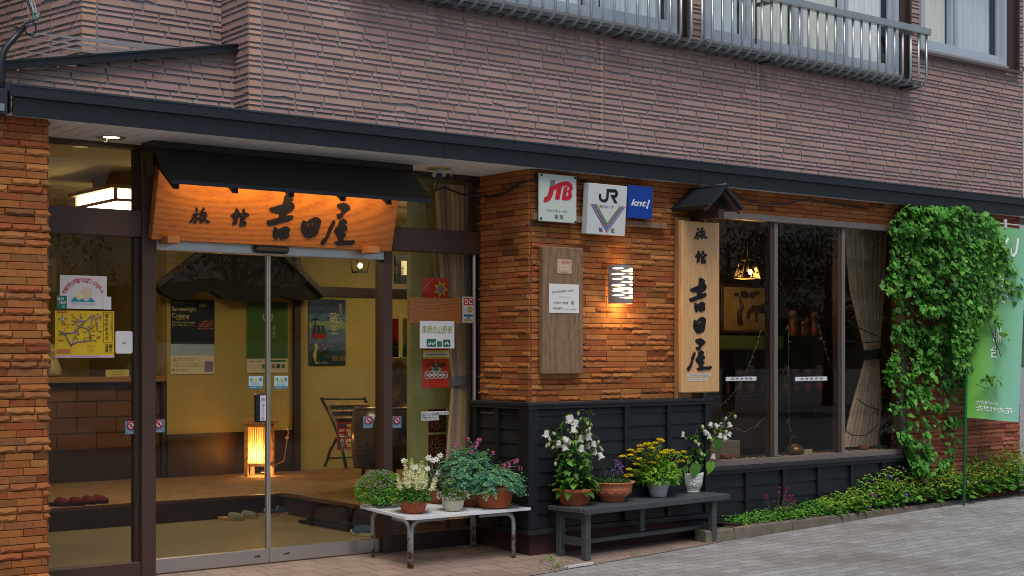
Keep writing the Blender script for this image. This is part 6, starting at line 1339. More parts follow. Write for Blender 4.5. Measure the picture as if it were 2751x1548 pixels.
# cable riser at the left corner
t = thing('cable_riser', (2.75, 8.15, 3.0), 'black cable conduit with tangled loose wires at the upper left corner', 'cable'); b = MB(); c3 = lambda u, v, Y=8.13: (S(u, v, Y)[0], Y, S(u, v, Y)[1])
b.tube([c3(4, 262), c3(5, 215), c3(2, 190), c3(3, 160), c3(13, 132), c3(30, 112), c3(66, 72)], [.02, .02, .024, .022, .017, .017, .015], (.012, .015, .02), 10); b.build('conduit', m_black, t)
b = MB(); r_ = random.Random(2)
for k in range(9):
    c = r_.choice([(.02, .02, .025), (.02, .02, .025), (.3, .3, .32), (.02, .2, .12), (.3, .16, .1)]); b.tube([c3(67 + r_.uniform(-4, 4), 72), c3(75 + r_.uniform(-22, 22), 62 + r_.uniform(-8, 8), 8.1), c3(90 + r_.uniform(-20, 18), 45 + r_.uniform(-14, 14), 8.08), c3(84 + r_.uniform(-14, 14), 22 + r_.uniform(-8, 8), 8.1), c3(78 + r_.uniform(-6, 8), -10), c3(80 + r_.uniform(-6, 6), -60)], .0045, c, 5)
b.tube([c3(30, 71), c3(45, 73), c3(55, 82), c3(66, 73)], .006, (.012, .015, .02), 5); b.tube([c3(66, 80), c3(72, 92), c3(85, 97), c3(97, 86), c3(95, 66), c3(85, 58)], .005, (.012, .015, .02), 5); b.build('loose_wires', m_black, t)
t = thing('junction_box', (2.62, 8.08, 2.8), 'dark metal junction box at the left end of the eave', 'box'); b = MB(); p = c3(0, 300, 8.0); b.bbox(2.50, 8.0, p[2] - .01, 2.665, 8.12, p[2] + .13, (.02, .022, .028), .004); b.build('box', m_black, t); b = MB(); b.box(2.56, 7.996, p[2] + .005, 2.645, 7.999, p[2] + .045, (.3, .32, .34)); b.build('cover', m_alu, t)
# drainpipe at the right end
t = thing('drainpipe', (12.62, 8.08, 2.95), 'pale blue grey drainpipe at the right end of the stone siding', 'pipe'); b = MB(); b.tube([(12.615, 8.06, 2.94), (12.615, 8.06, 5.6)], .036, (.42, .52, .55), 12); b.build('pipe', m_cer, t)
b = MB(); b.box(12.56, 8.02, 4.2, 12.66, 8.11, 4.23, (.3, .36, .38)); b.build('bracket', m_alu, t)
# ================================================================ TABLE AND BENCH
rp = random.Random(21)
def rot2(x, y, a): return x * math.cos(a) - y * math.sin(a), x * math.sin(a) + y * math.cos(a)
# white slatted table
TX0, TX1, TYF, TYB = 5.36, 6.44, 8.07, 8.72
def tz(y): return .333 + (y - TYF) * .05
t = thing('low_table', ((TX0 + TX1) / 2, (TYF + TYB) / 2, ground(5.9, 8.4)), 'low white slatted table with rusty bent grey legs carrying flower pots', 'table')
b = MB(); n = 30; WT = (.66, .68, .72)
def tpt(x, y, dz=0): return (x, y, tz(y) + dz)
r = .035
out = [(TX0 + r, TYF), (TX1 - r, TYF), (TX1, TYF + r), (TX1, TYB - r), (TX1 - r, TYB), (TX0 + r, TYB), (TX0, TYB - r), (TX0, TYF + r)]
for i in range(n):
    x0 = TX0 + .045 + i * (TX1 - TX0 - .09) / n; x1 = x0 + (TX1 - TX0 - .09) / n - .006
    b.add([tpt(x0, TYF + .03), tpt(x1, TYF + .03), tpt(x1, TYB - .03), tpt(x0, TYB - .03), tpt(x0, TYF + .03, -.012), tpt(x1, TYF + .03, -.012), tpt(x1, TYB - .03, -.012), tpt(x0, TYB - .03, -.012)], [(0, 1, 2, 3), (7, 6, 5, 4), (0, 4, 5, 1), (1, 5, 6, 2), (3, 2, 6, 7), (0, 3, 7, 4)], WT)
inn_ = [(x + (.028 if x < 5.9 else -.028), y + (.028 if y < 8.4 else -.028)) for x, y in out]
V = [tpt(x, y, .002) for x, y in out] + [tpt(x, y, .002) for x, y in inn_] + [tpt(x, y, -.016) for x, y in out]
b.add(V, [(k, (k + 1) % 8, 8 + (k + 1) % 8, 8 + k) for k in range(8)] + [(16 + k, 16 + (k + 1) % 8, (k + 1) % 8, k) for k in range(8)], WT)
b.build('tabletop', m_cer, t)
m_rust = bpy.data.materials.new('rusty_leg'); m_rust.use_nodes = True
def rust_nodes():
    N, L = m_rust.node_tree.nodes, m_rust.node_tree.links; p = N['Principled BSDF']; p.inputs['Roughness'].default_value = .55; p.inputs['Metallic'].default_value = .2
    tc = N.new('ShaderNodeTexCoord'); nz = N.new('ShaderNodeTexNoise'); nz.inputs['Scale'].default_value = 26; nz.inputs['Detail'].default_value = 6; L.new(tc.outputs['Object'], nz.inputs['Vector'])
    sx = N.new('ShaderNodeSeparateXYZ'); L.new(tc.outputs['Object'], sx.inputs[0])
    mr = N.new('ShaderNodeMapRange'); mr.inputs[1].default_value = 0; mr.inputs[2].default_value = .34; mr.inputs[3].default_value = .10; mr.inputs[4].default_value = -.2; L.new(sx.outputs['Z'], mr.inputs[0])
    ad = N.new('ShaderNodeMath'); L.new(nz.outputs[0], ad.inputs[0]); L.new(mr.outputs[0], ad.inputs[1])
    cr = N.new('ShaderNodeValToRGB'); e = cr.color_ramp.elements; e[0].position = .5; e[0].color = (.30, .32, .33, 1); e[1].position = .6; e[1].color = (.15, .055, .018, 1); L.new(ad.outputs[0], cr.inputs[0]); L.new(cr.outputs[0], p.inputs['Base Color'])
rust_nodes()
for (x, y, sx, sy) in ((5.42, 8.14, 1, 1), (5.44, 8.66, 1, -1), (6.30, 8.12, -1, 1), (6.33, 8.66, -1, -1)):
    b = MB(); zg = ground(x, y) + .006; zt = tz(y) - .03
    for dx, dy in ((sx, 0), (0, sy)):
        ox, oy = dx * .012, dy * .012
        pts = [(x + ox, y + oy, zg), (x + ox, y + oy, zt - .075)] + [(x + ox + dx * .07 * (1 - math.cos(R(a))), y + oy + dy * .07 * (1 - math.cos(R(a))), zt - .075 + .07 * math.sin(R(a))) for a in (20, 40, 60, 78, 90)] + [(x + ox + dx * .3, y + oy + dy * .2, zt - .004)]
        b.tube(pts, .0135, WHITE, 8)
    b.build('leg', m_rust, t)
# bench
BA = R(5.2); bx, by = 7.375, 7.965; BZ = .342; BLn, BDp = 1.66, .37
t = thing('bench', (bx, by, ground(bx, by)), 'long dark grey slatted wooden bench carrying four flower pots', 'bench')
m_bench = mk('grey_painted_wood', .5, 0, 7, .22, 60, .2, spec=.4, stretch=(1, 6, 6))
GB = (.055, .064, .066)
def bb2(mb, x0, y0, z0, x1, y1, z1, c=GB, bev=.004):
    q = MB(); q.bbox(x0, y0, z0, x1, y1, z1, c, bev); mb.add([(bx + rot2(v[0], v[1], BA)[0], by + rot2(v[0], v[1], BA)[1], v[2]) for v in q.v], q.f, jit(c, .12))
hl, hd = BLn / 2, BDp / 2
for i in range(4):
    y0 = -hd + .022 + i * (BDp - .022) / 4; b = MB(); bb2(b, -hl + .03, y0, BZ - .034, hl, y0 + (BDp - .022) / 4 - .008, BZ); b.build('seat_slat', m_bench, t)
b = MB(); bb2(b, -hl + .045, -hd, BZ - .045, hl + .01, -hd + .0215, BZ - .002); 
for x in (-hl + .055, hl): b.tube([(bx + rot2(x, -hd - .001, BA)[0], by + rot2(x, -hd - .001, BA)[1], BZ - .026), (bx + rot2(x, -hd + .002, BA)[0], by + rot2(x, -hd + .002, BA)[1], BZ - .026)], .004, (.01, .01, .01), 6)
b.build('apron', m_bench, t)
for (x, y, w_) in ((-hl + .085, -hd + .03, .052), (-hl + .085, hd - .085, .052), (hl - .17, -hd + .03, .052), (hl - .17, hd - .085, .052)):
    gx, gy_ = bx + rot2(x, y, BA)[0], by + rot2(x, y, BA)[1]; b = MB(); bb2(b, x, y, ground(gx, gy_) + .008, x + w_, y + .052, BZ - .036)
    for zz in (.11, .075): q = (x + w_ * .6, y - .001); b.tube([(bx + rot2(q[0], q[1], BA)[0], by + rot2(q[0], q[1], BA)[1], zz), (bx + rot2(q[0], q[1] + .004, BA)[0], by + rot2(q[0], q[1] + .004, BA)[1], zz)], .005, (.008, .008, .008), 6)
    b.build('leg', m_bench, t)
b = MB(); bb2(b, -.02, -.02, .10, .03, .03, BZ - .036); b.build('middle_post', m_bench, t)
b = MB(); bb2(b, -hl + .13, -.03, .065, hl - .16, .02, .098); b.build('stretcher', m_bench, t)
for x in (-hl + .09, hl - .165): b = MB(); bb2(b, x + .005, -hd + .083, .065, x + .045, hd - .086, .125); b.build('side_rail', m_bench, t); b = MB(); bb2(b, x + .005, -hd + .083, BZ - .085, x + .045, hd - .086, BZ - .04); b.build('seat_support', m_bench, t)
p = HZ(1560, 1521, -.035); t = thing('white_shim', (p[0], p[1], ground(*p)), 'white plastic shim lying under the front left bench leg', 'shim')
b = MB(); x0, y0 = p; b.obox((x0 - .13, y0 - .02, ground(x0, y0) + .0055), (.26, .035, 0), (-.005, .05, 0), (0, 0, .009), (.62, .62, .6)); b.obox((x0 - .13, y0 - .02, ground(x0, y0) + .015), (.26, .035, 0), (-.001, .012, 0), (0, 0, .006), (.66, .66, .64)); b.build('shim', m_cer, t)

# ================================================================ POTS AND PLANTS
TCa, TCb, TCc = (.40, .115, .055), (.34, .085, .035), (.50, .17, .085)
def dirv(az, el): return Vector((math.cos(az) * math.cos(el), math.sin(az) * math.cos(el), math.sin(el)))
def pot(parent, x, y, z, prof, c, mat, soil_r, soil_z, holes=0):
    b = MB(); b.lathe(prof, (x, y, z), c, 40); o = b.build('pot', mat, parent)
    b = MB(); b.disc((x, y, z + soil_z), soil_r, (.03, .022, .015)); b.build('soil', m_soil, parent); return o
def mound(b, c, rx, ry, rz, n, L, W, cols, r, lo=-.1, droop=0, bend=.2, fill=.55):
    for i in range(n):
        az = r.uniform(0, 6.283); el = math.asin(r.uniform(lo, 1)); d = dirv(az, el); k = r.uniform(fill, 1) ** .6
        p = Vector((c[0] + d.x * rx * k, c[1] + d.y * ry * k, c[2] + d.z * rz * k)); dd = (d + Vector((r.gauss(0, .5), r.gauss(0, .5), r.gauss(0, .5) - droop))).normalized(); l = L * r.uniform(.6, 1.2)
        b.leaf(p, dd, (d + Vector((0, 0, .6)) + Vector((r.gauss(0, .3), r.gauss(0, .3), 0))), l, W * l / L, jit(r.choice(cols), .22, r), bend)
def stemline(p, d, L, r, lean=.2, n=5):
    pts = [Vector(p)]; d = Vector(d).normalized(); cur = Vector((r.gauss(0, lean), r.gauss(0, lean), 0))
    for i in range(n): d = (d + cur / n).normalized(); pts.append(pts[-1] + d * (L / n))
    return pts, d
def basepot(u, v, z, rb): 
    x, y = HZ(u, v, z); d = Vector((_s, _c)); return x + d.x * rb * .95, y + d.y * rb * .95
GRN = [(.085, .24, .03), (.13, .33, .04), (.06, .18, .027), (.18, .41, .05)]
DKG = [(.035, .10, .022), (.05, .14, .025), (.07, .18, .03)]
BLG = [(.09, .29, .18), (.13, .36, .21), (.07, .22, .15), (.20, .42, .17)]
LIM = [(.20, .42, .03), (.28, .48, .045), (.15, .34, .03)]
# --- table pots
tzz = lambda y: tz(y) + .003
def tab(u, v, rb):
    x, y = HZ(u, v, .345); 
    for _ in range(6): x, y = HZ(u, v, tzz(y))
    return x + _s * rb * .95, y + _c * rb * .95
# A thyme
x, y = tab(1022, 1361, .085); z = tzz(y); t = thing('thyme_pot', (x, y, z), 'blue pot overgrown by a round thyme with tiny lilac flowers on the table', 'potted plant')
pot(t, x, y, z, [(0, 0), (.07, 0), (.085, .10), (.088, .10), (.08, .09)], (.04, .10, .14), m_cer, .08, .092); r = random.Random(1)
b = MB(); mound(b, (x - .01, y - .0, z + .10), .18, .17, .145, 3600, .017, .010, [(.13, .32, .03), (.17, .40, .04), (.09, .24, .02), (.20, .42, .05)], r, -.55, .2, .1, .7); mound(b, (x - .02, y - .11, z + .05), .12, .06, .06, 500, .016, .009, GRN, r, -.6, .6); b.build('foliage', m_leaf, t)
b = MB()
for i in range(190):
    az, el = r.uniform(0, 6.28), math.asin(r.uniform(.25, 1)); d = dirv(az, el); p = Vector((x - .01 + d.x * .172, y + d.y * .165, z + .10 + d.z * .145))
    for k in range(3): b.leaf(p, d + Vector((r.gauss(0, .8), r.gauss(0, .8), r.gauss(0, .5))), d, .011, .009, jit((.42, .22, .52), .2, r), 0)
tag(b.build('flowers', m_petal, t), kind='stuff')
# B astilbe
x, y = tab(1108, 1381, .075); z = tzz(y); t = thing('astilbe_pot', (x, y, z), 'terracotta pot with dark leaves and cream feathery astilbe plumes at the table front', 'potted plant')
pot(t, x, y, z, [(0, 0), (.072, 0), (.076, .006), (.098, .064), (.108, .066), (.112, .092), (.104, .092), (.1, .075)], TCb, m_terra, .1, .076); r = random.Random(2)
b = MB(); mound(b, (x, y, z + .09), .115, .115, .06, 800, .036, .015, DKG + GRN[:2], r, -.1, .1); b.build('foliage', m_leaf, t)
for (dx, dy, h, s) in ((-.05, -.02, .16, .8), (-.01, .0, .21, 1), (.03, -.01, .18, .9), (.065, .02, .19, .9), (-.03, .03, .20, .9), (.10, .03, .12, .7), (-.08, .02, .13, .6), (.0, -.05, .13, .7), (.12, -.02, .10, .7)):
    b = MB(); c = Vector((x + dx, y + dy, z + .085)); top = c + Vector((dx * .4, dy * .4, h * 1.3 + .015))
    b.tube([c, top], .0018, (.1, .2, .05), 4)
    for k in range(300):
        f = r.uniform(.3, 1) ** .8; q = c.lerp(top, f); w_ = .042 * s * (1.08 - f) + .004; cc = jit(r.choice([(.82, .80, .50), (.88, .86, .62), (.72, .74, .38)]), .12, r) if f < .88 else jit((.50, .62, .15), .15, r)
        b.leaf(q + Vector((r.gauss(0, w_ * .4), r.gauss(0, w_ * .4), 0)), Vector((r.gauss(0, 1), r.gauss(0, 1), .9)), (r.gauss(0, 1), -1, .6), w_ * r.uniform(.35, .8), .011, cc, 0)
    b.build('plume', m_petal, t)
# C edelweiss
x, y = tab(1168, 1353, .07); z = tzz(y); t = thing('edelweiss_pot', (x, y, z), 'terracotta pot of tall white edelweiss stars behind the cream pot', 'potted plant')
pot(t, x, y, z, [(0, 0), (.068, 0), (.085, .06), (.095, .062), (.098, .085), (.09, .085)], TCb, m_terra, .09, .07); r = random.Random(3)
fl0 = None
def star(c, nrm, s, r, cols):
    b = MB(); n_ = Vector(nrm).normalized(); u_ = n_.cross(Vector((0, 0, 1))); u_ = u_.normalized() if u_.length > .01 else Vector((1, 0, 0)); w_ = n_.cross(u_)
    for k in range(9):
        a = 2 * math.pi * k / 9 + r.uniform(-.15, .15); b.leaf((0, 0, 0), u_ * math.cos(a) + w_ * math.sin(a) + n_ * .12, n_, s * r.uniform(.75, 1.15), s * .36, jit(cols, .06, r), .05)
    for k in range(6): a = r.uniform(0, 6.28); q = s * .14 * r.random(); b.ball(u_ * math.cos(a) * q + w_ * math.sin(a) * q + n_ * .003, s * .1, (.50, .42, .18), 6, 4)
    return b
heads = [(1085, 1238), (1114, 1255), (1151, 1230), (1163, 1237), (1183, 1224), (1149, 1259), (1178, 1271), (1188, 1273), (1204, 1249), (1213, 1240), (1224, 1238), (1217, 1270), (1238, 1290), (1206, 1262), (1172, 1234), (1170, 1290), (1132, 1275)]
sb_ = MB(); lb_ = MB()
for i, (u, v) in enumerate(heads):
    Yh = y + r.uniform(-.13, .02); hx, hz = S(u, v, Yh); c0 = Vector((x + r.uniform(-.05, .05), y + r.uniform(-.05, .05), z + .07)); c1 = Vector((hx, Yh, hz)); md = c0.lerp(c1, .55) + Vector((r.gauss(0, .012), 0, .02)); sb_.tube([c0, c0.lerp(md, .5) + Vector((r.gauss(0, .006), 0, 0)), md, c1], .0022, (.26, .32, .22), 5)
    for k in range(5): f = r.uniform(.1, .85); q = c0.lerp(md, min(1, f * 1.6)) if f < .6 else md.lerp(c1, (f - .6) / .4); lb_.leaf(q, (r.gauss(0, 1), r.gauss(0, .8), .6), (0, 0, 1), .045, .008, jit((.20, .28, .17), .2, r), .3)
    o = star((0, 0, 0), (-.45 + r.gauss(0, .25), -.75, .55), .031, r, (.72, .74, .72)); o.v = [(a + hx, c + Yh, d + hz) for a, c, d in o.v]; o.build('flower', m_petal, t)
sb_.build('stems', m_leaf, t)
mound(lb_, (x, y, z + .09), .1, .1, .09, 320, .05, .010, [(.10, .19, .09), (.16, .25, .13)], r, 0); lb_.build('foliage', m_leaf, t)
# D cream pot
x, y = tab(1216, 1374.5, .066); z = tzz(y); t = thing('cream_pot', (x, y, z), 'ribbed cream pot with mossy green plant and tiny pale flowers at the table middle', 'potted plant')
pot(t, x, y, z, [(0, 0), (.064, 0), (.066, .02), (.07, .022), (.071, .034), (.074, .036), (.075, .05), (.077, .052), (.078, .066), (.08, .068), (.081, .084), (.085, .086), (.084, .098), (.078, .098)], (.56, .54, .40), m_cer, .078, .088); r = random.Random(4)
b = MB(); mound(b, (x, y, z + .09), .105, .10, .06, 1900, .013, .006, [(.07, .17, .03), (.10, .22, .04), (.05, .12, .02)], r, -.25, .1, .1, .7); b.build('foliage', m_leaf, t)
b = MB()
for i in range(110):
    az, el = r.uniform(0, 6.28), math.asin(r.uniform(-.3, .8)); d = dirv(az, el)
    if r.random() < .5: d = dirv(r.gauss(math.pi, .5) if r.random() < .5 else r.gauss(0, .5), r.uniform(-.2, .6))
    p = Vector((x + d.x * .115, y + d.y * .11, z + .09 + d.z * .07))
    for k in range(3): b.leaf(p, d + Vector((r.gauss(0, .8), r.gauss(0, .8), r.gauss(0, .5))), d, .010, .008, jit((.62, .42, .40) if r.random() < .4 else (.68, .66, .6), .1, r), 0)
tag(b.build('flowers', m_petal, t), kind='stuff')
# bleeding hearts
def ferny(b, c, rx, ry, rz, n, r, lo=-.35):
    for i in range(n):
        az = r.uniform(0, 6.283); el = math.asin(r.uniform(lo, 1)); d = dirv(az, el); k = r.uniform(.55, 1) ** .5; p = Vector((c[0] + d.x * rx * k, c[1] + d.y * ry * k, c[2] + d.z * rz * k))
        a = (Vector((d.x, d.y, d.z * .3)) + Vector((r.gauss(0, .5), r.gauss(0, .5), r.gauss(0, .25) - .3))).normalized(); up = (d + Vector((0, 0, .9))).normalized(); sd = a.cross(up).normalized(); cc = r.choice(BLG); L = r.uniform(.045, .075)
        for j in range(5):
            f = j / 4; q = p + a * L * f - up * L * .3 * f * f
            for sg in (-1, 1): 
                ll = .026 * (1.05 - .55 * f) * r.uniform(.8, 1.2); b.leaf(q, a * .55 + sd * sg, up, ll, ll * .5, jit(cc, .18, r), .15)
                if r.random() < .5: b.leaf(q + (a * .3 + sd * sg).normalized() * ll * .5, a * 1.1 + sd * sg * .3, up, ll * .7, ll * .32, jit(cc, .18, r), .1)
        b.leaf(p + a * L, a - up * .3, up, .022, .011, jit(cc, .15, r), .1)
PK = (.58, .10, .33)
def heart(t, pos, r):
    b = MB(); q = Vector(pos)
    for sg in (-1, 1): b.ball(q + Vector((sg * .0055, 0, -.004)), .0075, jit(PK, .15, r), 8, 6, sx=.85, sz=1.5); b.leaf(q + Vector((sg * .005, 0, -.012)), (sg * .8, -.2, -.5), (0, -1, .3), .013, .006, (.66, .3, .45), .2)
    b.leaf(q + Vector((0, 0, -.01)), (0, 0, -1), (0, -1, 0), .012, .005, (.7, .5, .55), 0); b.build('flower', m_petal, t)
x, y = tab(1326, 1368, .115); z = tzz(y); t = thing('bleeding_heart_pot', (x, y, z), 'large terracotta bowl of ferny blue green bleeding heart at the right table end', 'potted plant'); EX, EY, EZ = x, y, z
pot(t, x, y, z, [(0, 0), (.11, 0), (.118, .01), (.145, .12), (.150, .135), (.150, .15), (.14, .15), (.135, .13)], (.33, .085, .03), m_terra, .138, .132); r = random.Random(5)
b = MB(); ferny(b, (x + .01, y, z + .16), .20, .18, .125, 400, r); b.build('foliage', m_leaf, t); st_ = MB()
for (u, v) in ((1356, 1250), (1383, 1240), (1390, 1236), (1397, 1257), (1404, 1256), (1355, 1262), (1347, 1275), (1379, 1310), (1368, 1247)):
    Yh = y - r.uniform(.02, .15); hx, hz = S(u, v, Yh); heart(t, (hx, Yh, hz), r); c0 = Vector((x + r.uniform(-.05, .05), y, z + .2)); st_.tube([c0, c0.lerp(Vector((hx, Yh, hz + .03)), .6) + Vector((0, 0, .02)), (hx, Yh, hz + .012), (hx, Yh, hz)], .0016, (.25, .16, .08), 4)
st_.build('stems', m_leaf, t)
x, y = EX - .12, EY + .13; z = tzz(y); t = thing('bleeding_heart_pot', (x, y, z), 'tall ferny bleeding heart in a brown pot at the back of the table', 'potted plant')
pot(t, x, y, z, [(0, 0), (.075, 0), (.1, .13), (.105, .15), (.098, .15)], (.20, .065, .03), m_terra, .095, .135); r = random.Random(6)
b = MB(); ferny(b, (x, y + .02, z + .235), .185, .15, .175, 440, r, -.6); ferny(b, (x + .10, y + .0, z + .16), .09, .1, .09, 60, r); b.build('foliage', m_leaf, t); st_ = MB()
for (u, v) in ((1203, 1215), (1224, 1193), (1258, 1178), (1284, 1181), (1290, 1180), (1277, 1200), (1283, 1191), (1256, 1219), (1268, 1213), (1325, 1215), (1285, 1245), (1290, 1240), (1283, 1250)):
    Yh = y - r.uniform(-.02, .1); hx, hz = S(u, v, Yh); heart(t, (hx, Yh, hz), r); c0 = Vector((x + r.uniform(-.08, .08), y, z + .3)); st_.tube([c0, c0.lerp(Vector((hx, Yh, hz + .03)), .6) + Vector((0, 0, .02)), (hx, Yh, hz + .012), (hx, Yh, hz)], .0016, (.25, .16, .08), 4)
st_.build('stems', m_leaf, t)
# --- bench pots
def heartleaf(b, p, d, up, L, c, r): b.leaf2(p, d, up, L, L * .8, jit(c, .2, r), .3)
def bell(t, pos, s, r, open_=True, tilt_=.0):
    b = MB(); n = 10
    pr_ = [(.004, 0), (.30, -.05), (.40, -.3), (.43, -.75), (.56, -1.0)] if open_ else [(.004, 0), (.26, -.08), (.34, -.4), (.26, -.75), (.01, -.95)]
    b.lathe([(q * s, zz * s) for q, zz in pr_], (0, 0, 0), (.70, .70, .66) if open_ else (.55, .62, .36), n, True)
    for k in range(5):
        a = R(72 * k)
        b.leaf((0, 0, .002), (math.cos(a), math.sin(a), -.4), (0, 0, 1), s * .5, s * .2, (.14, .30, .03), .1)
        if open_: b.leaf((.5 * s * math.cos(a), .5 * s * math.sin(a), -.95 * s), (math.cos(a), math.sin(a), -.7), (math.cos(a), math.sin(a), .4), s * .28, s * .4, (.72, .72, .7), .2)
    o = b.build('flower', m_petal, t, base=(0, 0, 0)); o.location = Vector(pos) - BASE[t.name]; o.rotation_euler = (r.gauss(tilt_, .3), r.gauss(0, .3), r.uniform(0, 6)); return o
# P1
x, y = basepot(1545, 1360, BZ, .105); z = BZ + .002; t = thing('bellflower_pot', (x, y, z), 'terracotta pot of tall white bellflowers at the left end of the bench', 'potted plant')
pot(t, x, y, z, [(0, 0), (.098, 0), (.10, .004), (.134, .088), (.14, .09), (.146, .12), (.136, .12), (.132, .1)], (.36, .105, .04), m_terra, .135, .105); r = random.Random(7); BX_, BY_, BZ_ = x, y, z
kc = 4.265; pxl = lambda a, c: (1430 + a / kc, 1060 + c / kc)
bl = [(400, 275), (515, 325), (470, 400), (625, 430), (650, 480), (560, 500), (170, 445), (300, 565), (350, 525), (390, 530), (365, 605), (570, 610), (640, 585), (705, 565), (705, 650), (765, 700), (440, 265), (465, 300)]
bud = [(525, 225), (555, 290), (635, 335), (675, 355), (410, 410), (230, 460), (190, 525), (175, 595), (250, 615), (405, 605), (445, 705), (765, 550), (770, 615), (790, 640), (660, 400), (265, 800), (500, 430), (185, 575)]
lf = MB(); st_ = MB()
tips = []
for k_ in range(11):
    a = 2 * math.pi * k_ / 11 + r.uniform(-.2, .2); rr = r.uniform(.02, .09); c0 = Vector((x + rr * math.cos(a), y + rr * math.sin(a), z + .1)); H_ = r.uniform(.30, .52) * (1.1 if rr < .05 else .85); L_, d_ = stemline(c0, (math.cos(a) * rr * 3.2, math.sin(a) * rr * 2.5, 1), H_, r, .12, 7); st_.tube(L_, [.0035, .0034, .0032, .003, .0027, .0024, .002, .0015], (.16, .17, .06), 5); tips.append(L_)
    for i in range(1, 8):
        for q in range(2): az = r.uniform(0, 6.28); heartleaf(lf, L_[i], (math.cos(az), math.sin(az), r.uniform(-.3, .4)), (0, 0, 1), r.uniform(.055, .1) * (1.1 - .09 * i), r.choice(DKG + GRN[:2] if i < 5 else GRN), r)
mound(lf, (x, y, z + .26), .13, .1, .15, 150, .06, .036, GRN[:3] + DKG[1:], r, -.6, .2)
for i in range(80): az = r.uniform(0, 6.28); q = r.uniform(.03, .13); heartleaf(lf, (x + q * math.cos(az), y + q * math.sin(az), z + r.uniform(.10, .2)), (math.cos(az), math.sin(az), r.uniform(-.55, .45)), (0, 0, 1), r.uniform(.07, .11), r.choice(GRN), r)
def hang(t, u, v, op, s):
    Yh = y + r.uniform(-.10, .08); hx, hz = S(u, v, Yh); bell(t, (hx, Yh, hz + s * .5), s, r, op); near = min((p_ for L_ in tips for p_ in L_), key=lambda p_: (p_ - Vector((hx, Yh, hz + .03))).length); st_.tube([near, near.lerp(Vector((hx, Yh, hz + s * .8)), .6) + Vector((0, 0, .02)), (hx, Yh, hz + s * .75), (hx, Yh, hz + s * .5)], .0016, (.16, .22, .05), 4)
    for k in range(2): lf.leaf(near, (hx - near.x, Yh - near.y, .3 + r.gauss(0, .2)), (0, 0, 1), .05, .026, jit(r.choice(GRN + LIM[:1]), .2, r), .2)
for a, c in bl: hang(t, *pxl(a, c), True, .045)
for a, c in bud: hang(t, *pxl(a, c), False, .032)
lf.build('foliage', m_leaf, t); st_.build('stems', m_leaf, t)
# P2 shallow bowl
x, y = basepot(1647, 1350.5, BZ, .09); t = thing('violet_bowl', (x, y, z), 'orange decorated shallow bowl with thin violet flower stalks on the bench', 'potted plant')
pot(t, x, y, z, [(0, 0), (.092, 0), (.094, .03), (.10, .034), (.125, .05), (.142, .08), (.148, .105), (.146, .108), (.150, .112), (.147, .116), (.151, .12), (.148, .124), (.168, .138), (.172, .146), (.166, .148), (.15, .13)], TCc, m_terra, .152, .13); r = random.Random(8)
b = MB()
for k in range(46): a = 2 * math.pi * k / 46; b.ball((x + .1335 * math.cos(a), y + .1335 * math.sin(a), z + .076 + .009 * math.sin(k * 1.7)), .010, jit(TCc, .06, r), 8, 5, sz=.8)
b.build('relief', m_terra, t)
b = MB(); mound(b, (x, y, z + .132), .15, .15, .025, 520, .03, .008, DKG, r, .1, 0, .2); b.build('foliage', m_leaf, t); st_ = MB(); fb_ = MB()
for i, (a, c) in enumerate(((960, 760), (985, 770), (1010, 800), (1030, 810), (970, 800), (925, 850), (860, 880), (945, 910), (980, 880), (1040, 870), (895, 990), (1000, 830), (955, 740), (830, 810), (800, 830), (775, 840), (905, 830))):
    u, v = pxl(a, c); Yh = y + r.uniform(-.06, .08); hx, hz = S(u, v, Yh); c0 = Vector((x + (hx - x) * .8, y + (Yh - y) * .8, z + .13)); st_.tube([c0, c0.lerp(Vector((hx, Yh, hz)), .5) + Vector((r.gauss(0, .006), 0, 0)), (hx, Yh, hz)], .0016, (.09, .14, .05), 4)
    if i < 13:
        fb1 = MB()
        for k in range(6): aa = r.uniform(0, 6.28); fb1.leaf((hx + r.gauss(0, .004), Yh, hz - k * .004), (math.cos(aa), math.sin(aa), r.uniform(-.6, .3)), (0, 0, 1), .03, .010, jit((.26, .13, .52), .25, r), .1)
        fb1.build('flower', m_petal, t)
    else:
        for k in range(5): aa = r.uniform(0, 6.28); st_.leaf((hx, Yh, hz - k * .012), (math.cos(aa), math.sin(aa), .4), (0, 0, 1), .012, .006, (.1, .13, .07), 0)
st_.build('stems', m_leaf, t)
# P3 wavy white pot with yellow sedum
x, y = basepot(1770.5, 1336.5, BZ, .062); t = thing('yellow_sedum_pot', (x, y, z), 'pale blue grey wavy rimmed pot full of bright yellow sedum on the bench', 'potted plant')
b = MB(); b.lathe([(0, 0), (.062, 0), (.065, .004), (.075, .06), (.086, .10), (.098, .122), (.092, .120), (.08, .1)], (x, y, z), (.50, .54, .58), 40, True, lambda a, zz: 1 + (.05 * math.sin(2 * a + 2.2) * (zz / .12) ** 2)); 
b.build('pot', m_cer, t); b = MB(); b.disc((x, y, z + .105), .08, (.03, .02, .015)); b.build('soil', m_soil, t); r = random.Random(9)
b = MB()
for k in range(60): a = r.uniform(0, 6.28); zz = r.uniform(.05, .085); rr = .0735 + (zz - .06) * .28; b.ball((x + rr * math.cos(a), y + rr * math.sin(a), z + zz), r.uniform(.003, .006), (.50, .54, .58), 7, 5)
b.build('relief', m_cer, t)
lf = MB(); st_ = MB()
yl = [(1460, 510), (1410, 555), (1325, 560), (1300, 570), (1345, 575), (1240, 585), (1120, 635), (1130, 690), (1035, 705), (1205, 650), (1240, 625), (1500, 660), (1540, 640), (1515, 670), (1350, 690), (1425, 715), (1365, 775), (1190, 795), (1515, 755), (1335, 825), (1105, 855), (1200, 880), (1100, 920), (1070, 940), (1735, 655), (1650, 665), (1605, 640), (1760, 720), (1700, 760), (1365, 610), (1480, 530), (1220, 740)]
